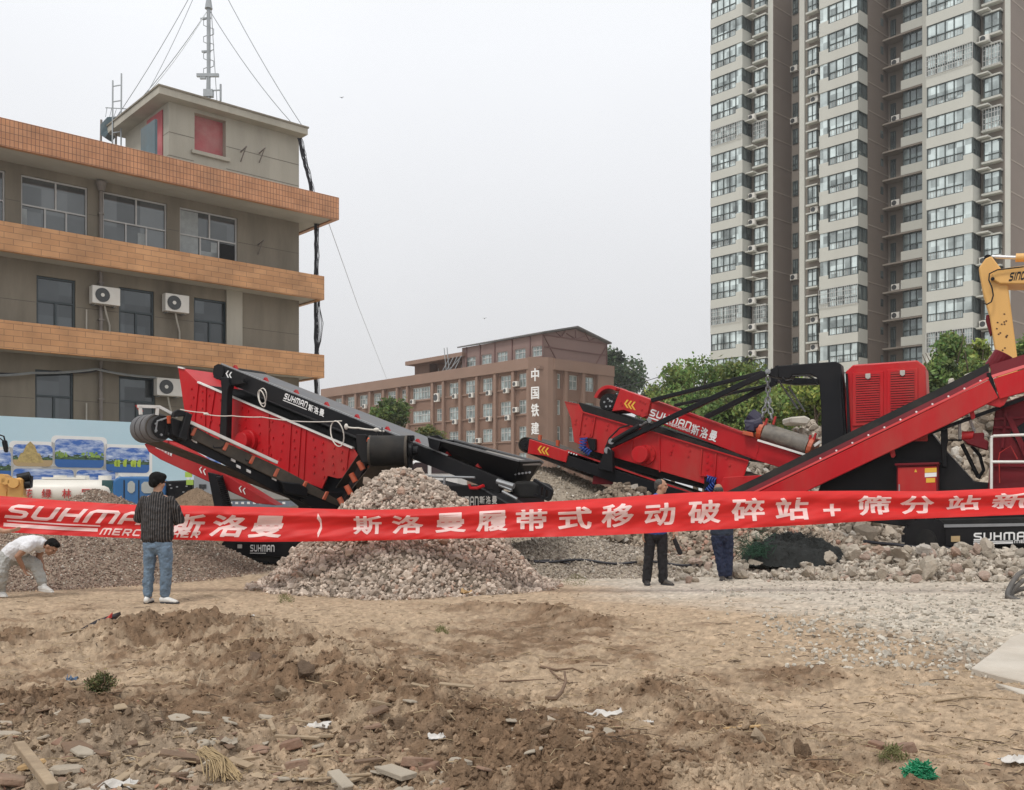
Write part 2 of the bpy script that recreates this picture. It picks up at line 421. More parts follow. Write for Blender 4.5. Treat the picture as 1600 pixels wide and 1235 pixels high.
def pile(name, label, peak, rx, ry, H, size, n, ca, cb, extra=None, pe=.05, seed=0, base=ICO1, cap=.12, core=(.16, .13, .10), fr=True, sizej=(.6, 1.5), rag=.30, zb=0.0):  # default core tone is dark to paint the shade between the stones
    """a heap: rounded-cone core sheet with loose stones all over it"""
    x0, y0 = peak
    def prof(x, y):
        th = np.arctan2((y - y0) / ry, (x - x0) / rx)
        rr = np.hypot((x - x0) / rx, (y - y0) / ry)
        edge = 1 + rag * (fbm(np.cos(th) * 1.7 + seed, np.sin(th) * 1.7 + seed, seed + 3) - .5)
        t = rr / edge
        h = H * (math.sqrt(1 + cap * cap) - np.sqrt(t * t + cap * cap)) / (math.sqrt(1 + cap * cap) - cap)
        h = h + H * .10 * (fbm(x * 1.6 / max(rx, .1) * 2, y * 1.6 / max(ry, .1) * 2, seed + 8) - .5) * np.clip(1.2 - t, 0, 1)
        return h, t
    g = np.linspace(-1.35, 1.35, 120)
    GX, GY = np.meshgrid(x0 + g * rx, y0 + g * ry); h, t = prof(GX, GY)
    base_z = GZ(GX, GY, False) + zb
    Zc = np.where(h > 0, base_z + h, base_z - .12)
    Vc = np.stack([GX, GY, Zc], -1).reshape(-1, 3); m = len(g)
    ii = np.arange((m - 1) * m).reshape(m - 1, m)[:, :-1].ravel()
    Tc = np.stack([ii, ii + 1, ii + m + 1, ii + m], -1); Tc = np.concatenate([Tc[:, [0, 1, 2]], Tc[:, [0, 2, 3]]])
    keep = (t.reshape(-1)[Tc] < 1.12).all(1); Tc = Tc[keep]
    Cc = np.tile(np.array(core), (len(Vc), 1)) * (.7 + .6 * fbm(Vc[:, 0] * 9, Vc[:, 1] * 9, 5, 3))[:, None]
    # stones: more of them on the side towards the camera
    k = int(n * 2.2); a = nrg.uniform(-1.3, 1.3, (k, 2)); X, Y = x0 + a[:, 0] * rx, y0 + a[:, 1] * ry
    h, t = prof(X, Y); w = np.clip((1.14 - t) * 7, 0, 1) * (np.where(Y > y0 + .25 * ry, .25, 1) if fr else 1)
    ok = nrg.uniform(0, 1, k) < w; X, Y, h = X[ok][:n], Y[ok][:n], h[ok][:n]
    S = size * nrg.uniform(*sizej, len(X)) * .5 * np.where(nrg.uniform(0, 1, len(X)) < .04, 1.8, 1)
    Z = GZ(X, Y, False) + zb + np.maximum(h, 0) + S * nrg.uniform(-.5, .9, len(X))
    v, f, c = stones(np.stack([X, Y, Z], -1), S, pal(len(X), ca, cb, .3, extra, pe), base)
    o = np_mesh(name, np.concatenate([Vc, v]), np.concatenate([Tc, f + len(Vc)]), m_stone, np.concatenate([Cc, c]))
    return tag(o, label, "gravel heap" if "gravel" in name else "rubble heap")
# local frames' origins stay at the world origin for the heaps: their meshes are already in place
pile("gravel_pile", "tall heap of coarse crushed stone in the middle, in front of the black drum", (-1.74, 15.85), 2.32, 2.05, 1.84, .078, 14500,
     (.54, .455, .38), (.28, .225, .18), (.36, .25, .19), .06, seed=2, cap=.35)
pile("gravel_pile", "wide heap of fine brown gravel behind the bending man", (-7.9, 18.3), 3.0, 3.5, 1.56, .036, 52000,
     (.37, .28, .225), (.21, .155, .12), (.50, .46, .40), .10, seed=14, base=OCT, core=(.24, .19, .145), cap=.03)
pile("gravel_pile", "light heap of fine gravel behind the black feed hopper", (.75, 24.5), 4.6, 4.5, 2.15, .055, 22000,
     (.42, .365, .295), (.28, .235, .185), (.5, .46, .4), .1, seed=23, base=OCT, core=(.3, .255, .2))
pile("gravel_pile", "low heap of grey gravel behind the two standing men", (1.0, 18.6), 3.6, 1.7, .62, .05, 16000,
     (.42, .37, .31), (.27, .23, .19), (.5, .46, .4), .1, seed=33, base=OCT, core=(.3, .255, .2))
pile("soil_pile", "smooth mound of brown sand beside the blue truck cab", (-7.8, 23.8), 2.6, 2.0, 1.62, .02, 9000,
     (.23, .165, .11), (.18, .13, .085), seed=41, base=OCT, core=(.21, .15, .10), cap=.05, rag=.15)
pile("rubble_pile", "high mound of broken concrete behind the red crusher", (15.5, 31.0), 9.5, 5.0, 4.6, .36, 9000,
     (.40, .345, .28), (.25, .205, .16), (.5, .47, .42), .1, seed=52, core=(.2, .165, .13), cap=.2)
pile("rubble_pile", "heap of broken concrete behind the hanging magnet drum", (8.6, 27.5), 3.4, 3.0, 3.2, .26, 4200,
     (.40, .35, .29), (.25, .21, .17), (.5, .47, .42), .1, seed=61, core=(.2, .165, .13), cap=.2)
pile("rubble_pile", "ridge of mixed rubble between the two men and the red screen box", (4.9, 19.7), 3.3, 1.7, .95, .12, 5200,
     (.40, .335, .265), (.24, .19, .145), (.40, .24, .18), .1, seed=71, core=(.22, .175, .135), cap=.3)
pile("rubble_pile", "heap of brown stones under the lower black conveyor", (2.6, 22.6), 2.4, 2.0, 1.55, .15, 2600,
     (.33, .27, .205), (.19, .15, .115), (.42, .38, .33), .1, seed=81, core=(.16, .13, .10), cap=.15)
pile("rubble_pile", "long low bank of pale concrete rubble in front of the crawler track", (8.4, 17.75), 5.3, 1.5, .40, .085, 15000,
     (.48, .435, .37), (.33, .285, .23), (.38, .29, .235), .06, seed=91, core=(.3, .255, .2), cap=.5, sizej=(.4, 1.9))
# ------------------------------------------------------------------ buildings: shared materials and builders
def tilemat(name, c1, c2, mortar, bw, bh, ms=.006):
    m, n, l, p = newmat(name)
    t = n.new("ShaderNodeTexCoord"); s = n.new("ShaderNodeSeparateXYZ"); l.new(t.outputs["Object"], s.inputs[0])
    ad = n.new("ShaderNodeMath"); ad.operation = 'ADD'; l.new(s.outputs[0], ad.inputs[0]); l.new(s.outputs[1], ad.inputs[1])
    c = n.new("ShaderNodeCombineXYZ"); l.new(ad.outputs[0], c.inputs[0]); l.new(s.outputs[2], c.inputs[1])
    b = n.new("ShaderNodeTexBrick"); b.inputs["Scale"].default_value = 1; b.inputs["Brick Width"].default_value = bw; b.inputs["Row Height"].default_value = bh
    b.inputs["Mortar Size"].default_value = ms; b.inputs["Mortar Smooth"].default_value = .3; b.inputs["Bias"].default_value = 0.1
    b.offset = 0.0 if bw < .3 else .5
    b.inputs["Color1"].default_value = (*c1, 1); b.inputs["Color2"].default_value = (*c2, 1); b.inputs["Mortar"].default_value = (*mortar, 1)
    l.new(c.outputs[0], b.inputs[0])
    nz = n.new("ShaderNodeTexNoise"); nz.inputs["Scale"].default_value = 1.2; nz.inputs["Detail"].default_value = 8; l.new(t.outputs["Object"], nz.inputs[0])
    mr = n.new("ShaderNodeMapRange"); mr.inputs[1].default_value = .3; mr.inputs[2].default_value = .7; mr.inputs[3].default_value = .78; mr.inputs[4].default_value = 1.2; l.new(nz.outputs[0], mr.inputs[0])
    sc = n.new("ShaderNodeVectorMath"); sc.operation = 'SCALE'; l.new(b.outputs[0], sc.inputs[0]); l.new(mr.outputs[0], sc.inputs[3])
    l.new(sc.outputs[0], p.inputs["Base Color"]); p.inputs["Roughness"].default_value = .45
    return m
def glassmat(name, col, var=.3, rough=.06, metal=.25, cell=1.1):
    m, n, l, p = newmat(name)
    t = n.new("ShaderNodeTexCoord"); oi = n.new("ShaderNodeObjectInfo")
    ad = n.new("ShaderNodeVectorMath"); ad.operation = 'ADD'; l.new(t.outputs["Object"], ad.inputs[0]); l.new(oi.outputs["Location"], ad.inputs[1])
    nz = n.new("ShaderNodeTexWhiteNoise"); sn = n.new("ShaderNodeVectorMath"); sn.operation = 'SNAP'; sn.inputs[1].default_value = (cell, cell, cell)
    l.new(ad.outputs[0], sn.inputs[0]); l.new(sn.outputs[0], nz.inputs[0])
    n2 = n.new("ShaderNodeTexNoise"); n2.inputs["Scale"].default_value = .9; n2.inputs["Detail"].default_value = 3; l.new(ad.outputs[0], n2.inputs[0])
    su = n.new("ShaderNodeMath"); su.operation = 'ADD'; l.new(nz.outputs[0], su.inputs[0]); l.new(n2.outputs[0], su.inputs[1])
    mr = n.new("ShaderNodeMapRange"); mr.inputs[1].default_value = .35; mr.inputs[2].default_value = 1.65; mr.inputs[3].default_value = 1 - var; mr.inputs[4].default_value = 1 + var; l.new(su.outputs[0], mr.inputs[0])
    sc = n.new("ShaderNodeVectorMath"); sc.operation = 'SCALE'; sc.inputs[0].default_value = col; l.new(mr.outputs[0], sc.inputs[3])
    l.new(sc.outputs[0], p.inputs["Base Color"]); p.inputs["Roughness"].default_value = rough; p.inputs["Metallic"].default_value = metal
    p.inputs["Specular IOR Level"].default_value = .8
    return m
m_tile1 = tilemat("small_orange_tile", (.53, .26, .13), (.47, .215, .10), (.16, .075, .045), .135, .225, .011)
m_tile2 = tilemat("orange_wall_tile", (.54, .285, .13), (.47, .235, .10), (.24, .125, .065), .60, .21, .010)
m_ostucco = M("taupe_stucco", (.232, .203, .158), .9, .13, 1.1, bump=.15, bscale=30, dirt=(.135, .116, .09), damt=.75, stretch=(1.2, 1.2, .22))
m_pstucco = M("grey_stucco", (.41, .382, .318), .9, .10, 1.1, bump=.15, bscale=30, dirt=(.27, .25, .205), damt=.6, stretch=(1.2, 1.2, .22))
m_soffit = M("painted_soffit", (.45, .425, .37), .9, .08, .7, dirt=(.28, .26, .22), damt=.4)
m_oglass = glassmat("office_glass", (.13, .14, .142), .35, .05, .35, .9)
m_dglass = glassmat("dark_office_glass", (.085, .095, .10), .4, .04, .45, .8)
m_wframe = M("white_window_frame", (.48, .47, .45), .5, .08, 5)
m_dframe = M("dark_window_frame", (.035, .05, .055), .4, .1, 5)
m_pink = M("weathered_pink_boarding", (.40, .095, .105), .8, .18, 1.6, dirt=(.46, .30, .27), damt=.6)
m_bluesheet = M("blue_grey_sheet", (.075, .12, .14), .5, .2, 1.5, dirt=(.16, .15, .13), damt=.5)
m_rustpipe = M("weathered_pipe", (.21, .185, .165), .6, .15, 3)
m_acw = M("ac_casing", (.66, .64, .59), .45, .05, 3, dirt=(.45, .40, .34), damt=.3)
m_acf = M("ac_grille", (.055, .058, .06), .5, .2, 10)
m_cable = M("black_cable", (.02, .02, .026), .6, .1, 4)
m_galv = M("galvanised_steel", (.34, .36, .37), .45, .12, 4, metal=.4)

def window(name, parent, x0, x1, z0, z1, y, mats, cols, rows=(1.0,), fr=.05, depth=.06, local=True, low=None):
    """pane part at local y with a frame sub-part; cols = fractions of vertical bars per row, rows = fractions of height from the bottom"""
    g, fm = mats
    p = MB().box(x0, x1, y, y + .02, z0, z1).build(name, g, parent, local=local)
    b = MB(); yf0, yf1 = y - depth, y - .003
    w, h = x1 - x0, z1 - z0
    b.box(x0, x1, yf0, yf1, z0, z0 + fr).box(x0, x1, yf0, yf1, z1 - fr, z1)
    b.box(x0, x0 + fr, yf0, yf1, z0 + fr, z1 - fr).box(x1 - fr, x1, yf0, yf1, z0 + fr, z1 - fr)
    zb = z0 + fr
    for i, rt in enumerate(rows):
        zt = z0 + h * rt
        if i < len(rows) - 1: b.box(x0 + fr, x1 - fr, yf0, yf1, zt - fr / 2, zt + fr / 2)
        for c in cols[i]:
            xc = x0 + w * c
            b.box(xc - fr / 2, xc + fr / 2, yf0 + .004, yf1, zb, min(zt - fr / 2, z1 - fr))
        zb = zt + fr / 2
    b.build("frame", fm, p, local=True)
    return p

def ac_unit(w=.85, h=.60, d=.34, label="white split air conditioner unit", group=None, detail=True, side=1):
    r = empty("air_conditioner", (0, 0, 0), label, "air conditioner", group)
    MB().box(-w / 2, w / 2, -d, 0, 0, h).build("casing", m_acw, r, bevel=.015, local=True)
    b = MB(); cx_ = -w * .14 * side; rr = h * .40
    b.tube([(cx_, -d - .004, h * .5), (cx_, -d - .02, h * .5)], rr, 20)
    b.build("fan_grille", m_acf, r, local=True)
    if detail:
        b = MB(); b.tube([(cx_, -d - .021, h * .5), (cx_, -d - .034, h * .5)], rr * .26, 14).build("fan_hub", m_acw, r, local=True)
        b = MB(); b.bar((-w * .35, -d * .5, -.02), (-w * .35, .12, -.02), .04, .04).bar((w * .35, -d * .5, -.02), (w * .35, .12, -.02), .04, .04).build("bracket", m_galv, r, local=True)
    return r
def kids(o): return list(o.children)
def copy_tree(o, parent=None):
    c = o.copy(); COL.objects.link(c)
    if parent: c.parent = parent
    for k in kids(o): copy_tree(k, c)
    return c
def put(o, fr, x, y, z): p = fr.W(x, y, z); o.location = p; o.rotation_euler = (0, 0, fr.ang)

# ------------------------------------------------------------------ the office building on the left
O = Frame(-9.32, 42.0, 42.0)
off = O.root("office_building", "taupe office block with three orange tiled bands and a rooftop hut", "building")
XL = -36.0
def bandz(px, t, b, y): return O.z(px, t, y), O.z(px, b, y)
B1, B2 = 1.75, 1.15
xe1, xe2 = O.x(530, -B1), O.x(507, -B2)
zt1, zb1 = bandz(530, 309, 344, -B1)
zt2, zb2 = bandz(507, 432, 469, -B2)
zt3, zb3 = bandz(507, 555, 591, -B2)
rows = {3: (zt2 - .55, O.z(85, 283)), 2: (zt3 - .55, O.z(57, 430)), 1: (O.z(55, 690), O.z(55, 577))}
wpx = {3: [(-105, -60), (-46, 8), (33, 137), (161, 261), (281, 371)], 2: [(-80, -20), (57, 118), (186, 241), (303, 354)], 1: [(-80, -20), (55, 115), (186, 243), (300, 352)]}
holes = [(O.x(a), O.x(b), *rows[r]) for r in rows for a, b in wpx[r]]
mb = MB(); wallgrid(mb, XL, 0, 0, zb1 + .1, 0, holes, .16)
mb.quad((0, 0, 0), (0, 13, 0), (0, 13, zb1), (0, 0, zb1)).quad((XL, 13, 0), (XL, 0, 0), (XL, 0, zb1), (XL, 13, zb1)).quad((0, 13, 0), (XL, 13, 0), (XL, 13, zb1), (0, 13, zb1))
for z in (rows[3][0] + 1.0, rows[2][0] + 1.05, rows[1][0] + 1.0): pass
mb.build("wall", m_ostucco, off, local=True)
# scored render joints: thin dark strips on the wall, groove shadow painted in
g = MB()
for r, k in ((3, .45), (2, .42), (1, .42)):
    zj = rows[r][0] + (rows[r][1] - rows[r][0]) * k + .45
    cuts = sorted([(O.x(a), O.x(b)) for a, b in wpx[r]]); xs = XL
    for a, b in cuts + [(0, 0)]:
        if a - .03 > xs: g.box(xs + .02, a - .03, -.004, .001, zj, zj + .02)
        xs = b
g.build("wall_joint", M("joint_shadow_paint", (.12, .105, .085), .9), off, local=True)
MB().box(XL + .1, -.1, .9, 1.0, 0, zb1).build("dark_backing", m_dark, off, local=True)  # unseen dark backing sheet, added to keep the rooms behind the panes dark
for nm, x1, y0, zt, zb, mt in (("parapet", xe1, -B1, zt1, zb1, m_tile1), ("tiled_band", xe2, -B2, zt2, zb2, m_tile2), ("tiled_band", xe2, -B2, zt3, zb3, m_tile2)):
    f = MB().box(XL - .3, x1, y0, y0 + .20, zb, zt).box(x1 - .2, x1, y0 + .203, 13, zb, zt).build(nm, mt, off, local=True, bevel=.012)
    MB().box(XL - .3, x1 - .203, y0 + .203, -.003, zb + .05, zb + .22).box(-.0, x1 - .203, .0, 12.9, zb + .053, zb + .223).build("soffit", m_soffit, f, local=True)
MB().box(XL, 0, 0, 13, zb1 + .15, zb1 + .4).build("roof", M("roof_felt", (.2, .19, .18), .9), off, local=True)
for r in rows:
    for a, b in wpx[r]:
        x0, x1 = O.x(a), O.x(b)
        if r == 3: window("window", off, x0, x1, *rows[r], .14, (m_oglass, m_wframe), ((.36, .68), (.52,)), (.60, 1.0), .055)
        else: window("window", off, x0, x1, *rows[r], .14, (m_dglass, m_dframe), ((.5,), ()), (.64, 1.0), .075)
m_curt = M("pale_curtain", (.34, .36, .355), .7, .15, 5, dirt=(.24, .25, .25), damt=.6)
for a, b_, u0, u1, v0, v1 in ((281, 371, .03, .33, .03, .97), (281, 371, .37, .66, .03, .40), (281, 371, .55, .66, .03, .56), (161, 261, .55, .70, .03, .50), (33, 137, .03, .10, .03, .55)):
    x0, x1 = O.x(a), O.x(b_); z0, z1 = rows[3]
    MB().box(x0 + (x1 - x0) * u0, x0 + (x1 - x0) * u1, .130, .136, z0 + (z1 - z0) * v0, z0 + (z1 - z0) * v1).build("curtain", m_curt, off, local=True)
MB().box(O.x(281) + (O.x(371) - O.x(281)) * .70, O.x(371) - .08, .128, .136, rows[3][0] + .1, rows[3][0] + (rows[3][1] - rows[3][0]) * .57).build("open_pane_dark", m_dark, off, local=True)  # dark sheet over the glass, painting the unlit room behind an open pane
# drain pipes with their heads
b = MB(); xp = O.x(156)
b.tube([(xp, -.12, .2), (xp, -.12, zb3)], .07, 10).tube([(xp, -.12, zt3 - .5), (xp, -.12, zb2)], .07, 10).tube([(xp, -.12, zt2 - .5), (xp, -.12, zb1 - .35)], .07, 10)
b.tube([(xp, -.16, zb1 - .36), (xp, -.16, zb1 - .02)], .12, 10, .2)
for z in (3, 5, 8, 9.4, 12): b.box(xp - .1, xp + .1, -.2, -.03, z, z + .06)
b.build("drain_pipe", m_rustpipe, off, local=True, smooth=True)
xq = O.x(134)
MB().tube([(xq, -.08, zt3 - .5), (xq, -.08, zt3 + .9)], .03, 6).tube([(xq, -.08, 1), (xq, -.08, zb3 - 1.6)], .03, 6).build("conduit", m_soffit, off, local=True)
xq = O.x(365); MB().box(xq - .35, xq + .35, -.10, -.004, zt3 - .5, zb2 + .05).build("pier", m_pstucco, off, local=True)
# rooftop hut
zh = O.z(467, 212); xh = O.x(264); yd = O.y(196, xh); zr0, zr1 = O.z(481, 211, -.55), O.z(481, 201, -.55)
pw0, pw1 = O.x(304), O.x(353); pz0, pz1 = O.z(353, 247), O.z(304, 176)
mb = MB(); wallgrid(mb, xh, 0, zb1 + .4, zr0 + .02, .002, [(pw0, pw1, pz0, pz1)], .35)
dy0, dy1 = O.y(255, xh), O.y(231, xh); dz = O.zx(255, 172, xh)
mb.quad((xh, .002, zb1), (xh, yd, zb1), (xh, yd, zr0), (xh, .002, zr0)).quad((0, .002, zb1), (0, .002, zr0), (0, yd, zr0), (0, yd, zb1)).quad((xh, yd, zb1), (0, yd, zb1), (0, yd, zr0), (xh, yd, zr0))
mb.build("hut_wall", m_pstucco, off, local=True)
g = MB()
for k in (.33, .62):
    zj = zb1 + .6 + (zr0 - zb1 - .6) * k
    g.box(xh, pw0 - .02, -.004, .0, zj, zj + .03).box(pw1 + .02, 0, -.004, .0, zj, zj + .03).box(xh - .004, xh, 0, yd, zj, zj + .03)
g.build("hut_joint", M("joint_paint", (.2, .185, .155), .9), off, local=True)
rf = MB().box(xh - .62, O.x(481, -.55), -.55, yd + .5, zr0, zr1).build("hut_roof", m_pstucco, off, local=True)
MB().box(xh - .66, O.x(481, -.55) + .04, -.59, yd + .54, zr1 + .002, zr1 + .07).build("roof_edging", m_ostucco, rf, local=True)
MB().box(pw0, pw1, .3, .34, pz0, pz1).build("boarded_window", m_pink, off, local=True)
MB().box(pw0 - .15, pw1 + .15, -.12, .0, pz0 - .16, pz0 - .01).build("window_sill", m_pstucco, off, local=True, bevel=.01)
MB().box(xh - .05, xh - .01, dy0, dy1, zb1, dz).build("hut_door", m_pink, off, local=True)
fy = O.y(250, xh - .9); MB().box(xh - 1.1, xh - 1.0, fy, fy + 1.4, zb1 + .5, O.zx(220, 206, xh - 1)).build("metal_sheet", m_bluesheet, off, local=True)
b = MB()
for px, py in ((376, 238), (405, 240), (403, 383)):
    x, z = O.x(px), O.z(px, py); b.bar((x, 0, z), (x + .03, -.5, z + .12), .04, .04).bar((x, 0, z - .4), (x + .02, -.42, z + .08), .035, .035)
b.build("wall_bracket", m_rustpipe, off, local=True)
# antenna mast on the hut roof
mx_, my_ = O.x(326, 2.2), 2.2
mp = O.W(mx_, my_, zr1); zc = lambda py: CH - (py - HY) * mp.y / F
mast = empty("antenna_mast", mp, "thin grey antenna mast held by guy wires on the hut roof", "antenna mast")
b = MB().tube([(0, 0, -.1), (0, 0, zc(-60) - mp.z)], .085, 8)
b.tube([(0, 0, zc(14) - mp.z), (0, 0, zc(2) - mp.z)], .17, 8, .12); b.build("pole", m_galv, mast, local=True, smooth=True)
b = MB(); zz = lambda py: zc(py) - mp.z
for k, py in enumerate((36, 50, 62, 74, 88, 100, 112)):
    sx = .22 if k % 2 else -.22; b.tube([(0, 0, zz(py) + .2), (sx, 0, zz(py) + .12), (sx, 0, zz(py) - .1), (0, 0, zz(py) - .2)], .02, 5)
b.build("step", m_galv, mast, local=True)
b = MB(); b.box(-.5, .45, -.09, .02, zz(121), zz(116)).box(-.35, -.1, -.12, -.02, zz(125), zz(122)); b.bar((0, 0, zz(142)), (.55, 0, zz(141)), .05, .05).tube([(.52, 0, zz(158)), (.52, 0, zz(132))], .045, 6)
b.box(-.2, .2, -.12, .1, zz(152), zz(141)).bar((-.35, 0, zz(30)), (.1, 0, zz(28)), .07, .07).bar((-.3, 0, zz(81)), (.1, 0, zz(80)), .07, .07)
b.build("antenna", m_galv, mast, local=True)
roofz = zr1 + .08
ends = [(xh - .5, yd + .3), (xh - .4, yd - .6), (xh - .5, 1.3), (xh - .5, 2.0), (-2.2, yd), (-1.6, yd - .3), (O.x(478, -.5) - .6, -.4), (O.x(478, -.5) - .1, -.4)]
tops = [-60, 14, -60, 14, 20, -60, 14, -60]
for (ex, ey), tp in zip(ends, tops):
    q = O.W(ex, ey, roofz) - mp; t = Vector((0, 0, zz(tp)))
    pts = [t + (q - t) * (k / 8) - Vector((0, 0, .25)) * (4 * (k / 8) * (1 - k / 8)) for k in range(9)]
    MB().tube(pts, .016, 4).build("guy_wire", m_galv, mast, local=True)
# ladder and the dark tank behind the hut
lx, ly = O.x(193, yd - .2), yd - .2
lp = O.W(xh - .55, yd - .4, zb1)
lad = empty("roof_ladder", lp, "rusty steel ladder standing up beside the rooftop hut", "ladder")
hz = CH - (115 - HY) * lp.y / F - lp.z
b = MB(); sx = O.X * .0 + Vector((.30, .0))
b.bar((-.16, 0, 0), (-.13, 0, hz - .3), .05, .05).bar((.20, 0, 0), (.24, 0, hz), .05, .05); b.build("rail", m_galv, lad, local=True)
b = MB()
for k in range(9): b.bar((-.15, 0, .3 + k * hz / 9.3), (.22, 0, .36 + k * hz / 9.3), .035, .035)
b.build("rung", m_galv, lad, local=True)
tp = O.W(xh - .9, yd + .6, zb1) + Vector((.75, 0, 0))
tk = empty("roof_scaffold", tp, "dark twisted sheet-metal platform behind the roof ladder", "platform")
hz = CH - (186 - HY) * tp.y / F - tp.z
b = MB()
for x in (-.75, -.1, .5): b.bar((x, 0, 0), (x + .05, .1, hz), .07, .07)
b.build("post", m_rustpipe, tk, local=True)
MB().prism([(-.70, 0, hz - .25), (-.4, 0, hz + .08), (.45, .2, hz + .2), (.5, .2, hz - .3), (-.2, 0, hz - .4), (-.5, 0, hz - .8), (-.68, 0, hz - .7)], (0, .7, .05)).build("sheet", m_bluesheet, tk, local=True)
b = MB()
for k in range(7): b.bar((-.5 + k * .18, .05, hz + .1), (-.45 + k * .2, .1, hz + .55 - .05 * k), .02, .02)
b.bar((-.5, .05, hz + .5), (.75, .1, hz + .45), .03, .03); b.build("railing", m_galv, tk, local=True)
# air conditioners of the office
for (px, py, lab, wpx_, s) in ((166, 476, "white air conditioner above the middle tiled band, left of a window, with black fan", 38, 1), (277, 488, "white air conditioner on the middle storey between two dark windows, white pipe below", 34, 1), (265, 619, "white air conditioner on the lower storey beside the red screen box", 36, 1)):
    x = O.x(px, -.45); sc = O.onY(px, -.45)[1] / F
    a = ac_unit(wpx_ * sc * 1.12, 30 * sc * .92, .36, lab, "air conditioners of the office block")
    put(a, O, x, -.12, O.z(px, py, -.45))
    MB().tube([(0, -.15, 0), (.08, -.1, -.3), (.25, .05, -.7), (.26, .06, -1.6)], .035, 6).build("pipe", m_soffit, a, local=True, smooth=True)
# cables at the end of the office and across its front
def cable(name, label, pts, r, mat=m_cable, sag=0, n=5, cat="cable", group=None, jitter=0):
    P = [Vector(p) for p in pts]; out = []
    for i in range(len(P) - 1):
        for k in range(8 if i < len(P) - 2 else 9):
            t = k / 8; q = P[i].lerp(P[i + 1], t) - Vector((0, 0, sag * 4 * t * (1 - t)))
            if jitter: q = q + Vector((rng.uniform(-jitter, jitter), rng.uniform(-jitter, jitter), 0))
            out.append(q)
    o = MB().tube(out, r, n).build(name, mat, None, smooth=True)
    return tag(o, label, cat, group)
cb = empty("cable_bundle", O.W(.9, -.5, 0), "thick bundle of black cables hanging down the end of the office block", "cable bundle")
def oc(px, py, y=-.45): t = O.onY(px, y)[1]; return PX(px, py, t)
path = [(469, 216), (477, 252), (488, 298), (495, 345), (495, 400), (494, 470), (495, 540), (495, 592), (497, 700)]
for k in range(9):
    pts = []
    for i in range(len(path) - 1):
        for j in range(6):
            t = j / 6; pts.append(oc(path[i][0] + (path[i + 1][0] - path[i][0]) * t, path[i][1] + (path[i + 1][1] - path[i][1]) * t) + Vector((rng.uniform(-.022, .022) + .022 * (k - 4), rng.uniform(-.03, .03), 0)))
    MB().tube(pts, .026 if k < 5 else .012, 5).build("strand", m_cable, cb)
for k in range(5):
    x0 = rng.uniform(496, 500); a = oc(x0, 470); bpt = oc(496, 552); mid = oc(x0 + rng.uniform(-10, 13), 505)
    MB().tube([a, a.lerp(mid, .6), mid, mid.lerp(bpt, .6) + Vector((.05, 0, 0)), bpt], .014, 4).build("loose_strand", m_cable, cb)
cable("overhead_cable", "thin cable running from the roof corner down to the brown building", [oc(514, 350), PX(560, 480, 60), PX(604, 592, 100)], .014, m_galv, .0, 4)
cable("facade_cable", "pale cable sagging across the lower storey of the office block", [O.W(O.x(px, -.3), -.3, O.z(px, py, -.3)) for px, py in ((-40, 586), (50, 583), (150, 577), (240, 590), (275, 594))], .045, m_galv, .05)
cable("facade_cable", "dark cable tacked just under the lowest tiled band", [O.W(O.x(px, -.25), -.25, O.z(px, py, -.25)) for px, py in ((-40, 580), (90, 580), (160, 577), (250, 591))], .03, m_cable, .1)

# ------------------------------------------------------------------ the brown building
A = Vector(((828 - CX) / F * 112, 112))
BL = Frame(A.x, A.y, 132.0 - 180)                # local x runs to the right along the long front, y into the building
BL = Frame(A.x, A.y, -48.0)
brn = BL.root("brown_office_building", "brown office building with pilasters, white windows and a gabled top floor", "building")
m_bwall = M("brown_render", (.20, .122, .088), .88, .07, .35, dirt=(.21, .125, .085), damt=.4)
m_bpar = M("brown_fascia", (.25, .162, .122), .88, .07, .35, dirt=(.24, .16, .12), damt=.4)
m_bpink = M("pinkish_sheet_cladding", (.22, .145, .128), .7, .06, .5)
m_bglass = glassmat("brown_building_glass", (.30, .35, .34), .55, .1, .35, .75)
m_bframe = M("pale_window_frame", (.44, .44, .42), .5, .05, 4)
m_bdark = M("brown_steel", (.07, .05, .045), .6, .1, 3)
xb0 = BL.x(505); zpt, zpb = BL.z(826, 559.5), BL.z(826, 577)
SH = 3.12; sillA = BL.z(760, 611.6); wh = 1.62
cols_ = [(524, 533.5), (543, 554), (562, 574), (584, 595), (606, 618), (628, 634), (645, 672), (682, 690), (702, 716), (727.5, 742), (754, 769), (782, 798), (811, 826)]
hol = [(BL.x(a, .25), BL.x(b, .25), sillA - k * SH, sillA - k * SH + wh) for k in range(4) for a, b in cols_]
mb = MB(); wallgrid(mb, xb0, 0, 0, zpb, .25, hol, .2)
mb.quad((xb0, .25, 0), (xb0, 12, 0), (xb0, 12, zpb), (xb0, .25, zpb))
xw = BL.x(858, -.0)
# right-hand facade is in the plane of local x = const going back
C1 = Vector(((864 - CX) / F * 112.6, 112.6)); xr = (C1 - BL.o).dot(BL.X); yr0 = (C1 - BL.o).dot(BL.Y); yr1 = BL.y(955, xr)
for k in range(5):
    pass
mb.build("wall", m_bwall, brn, local=True)
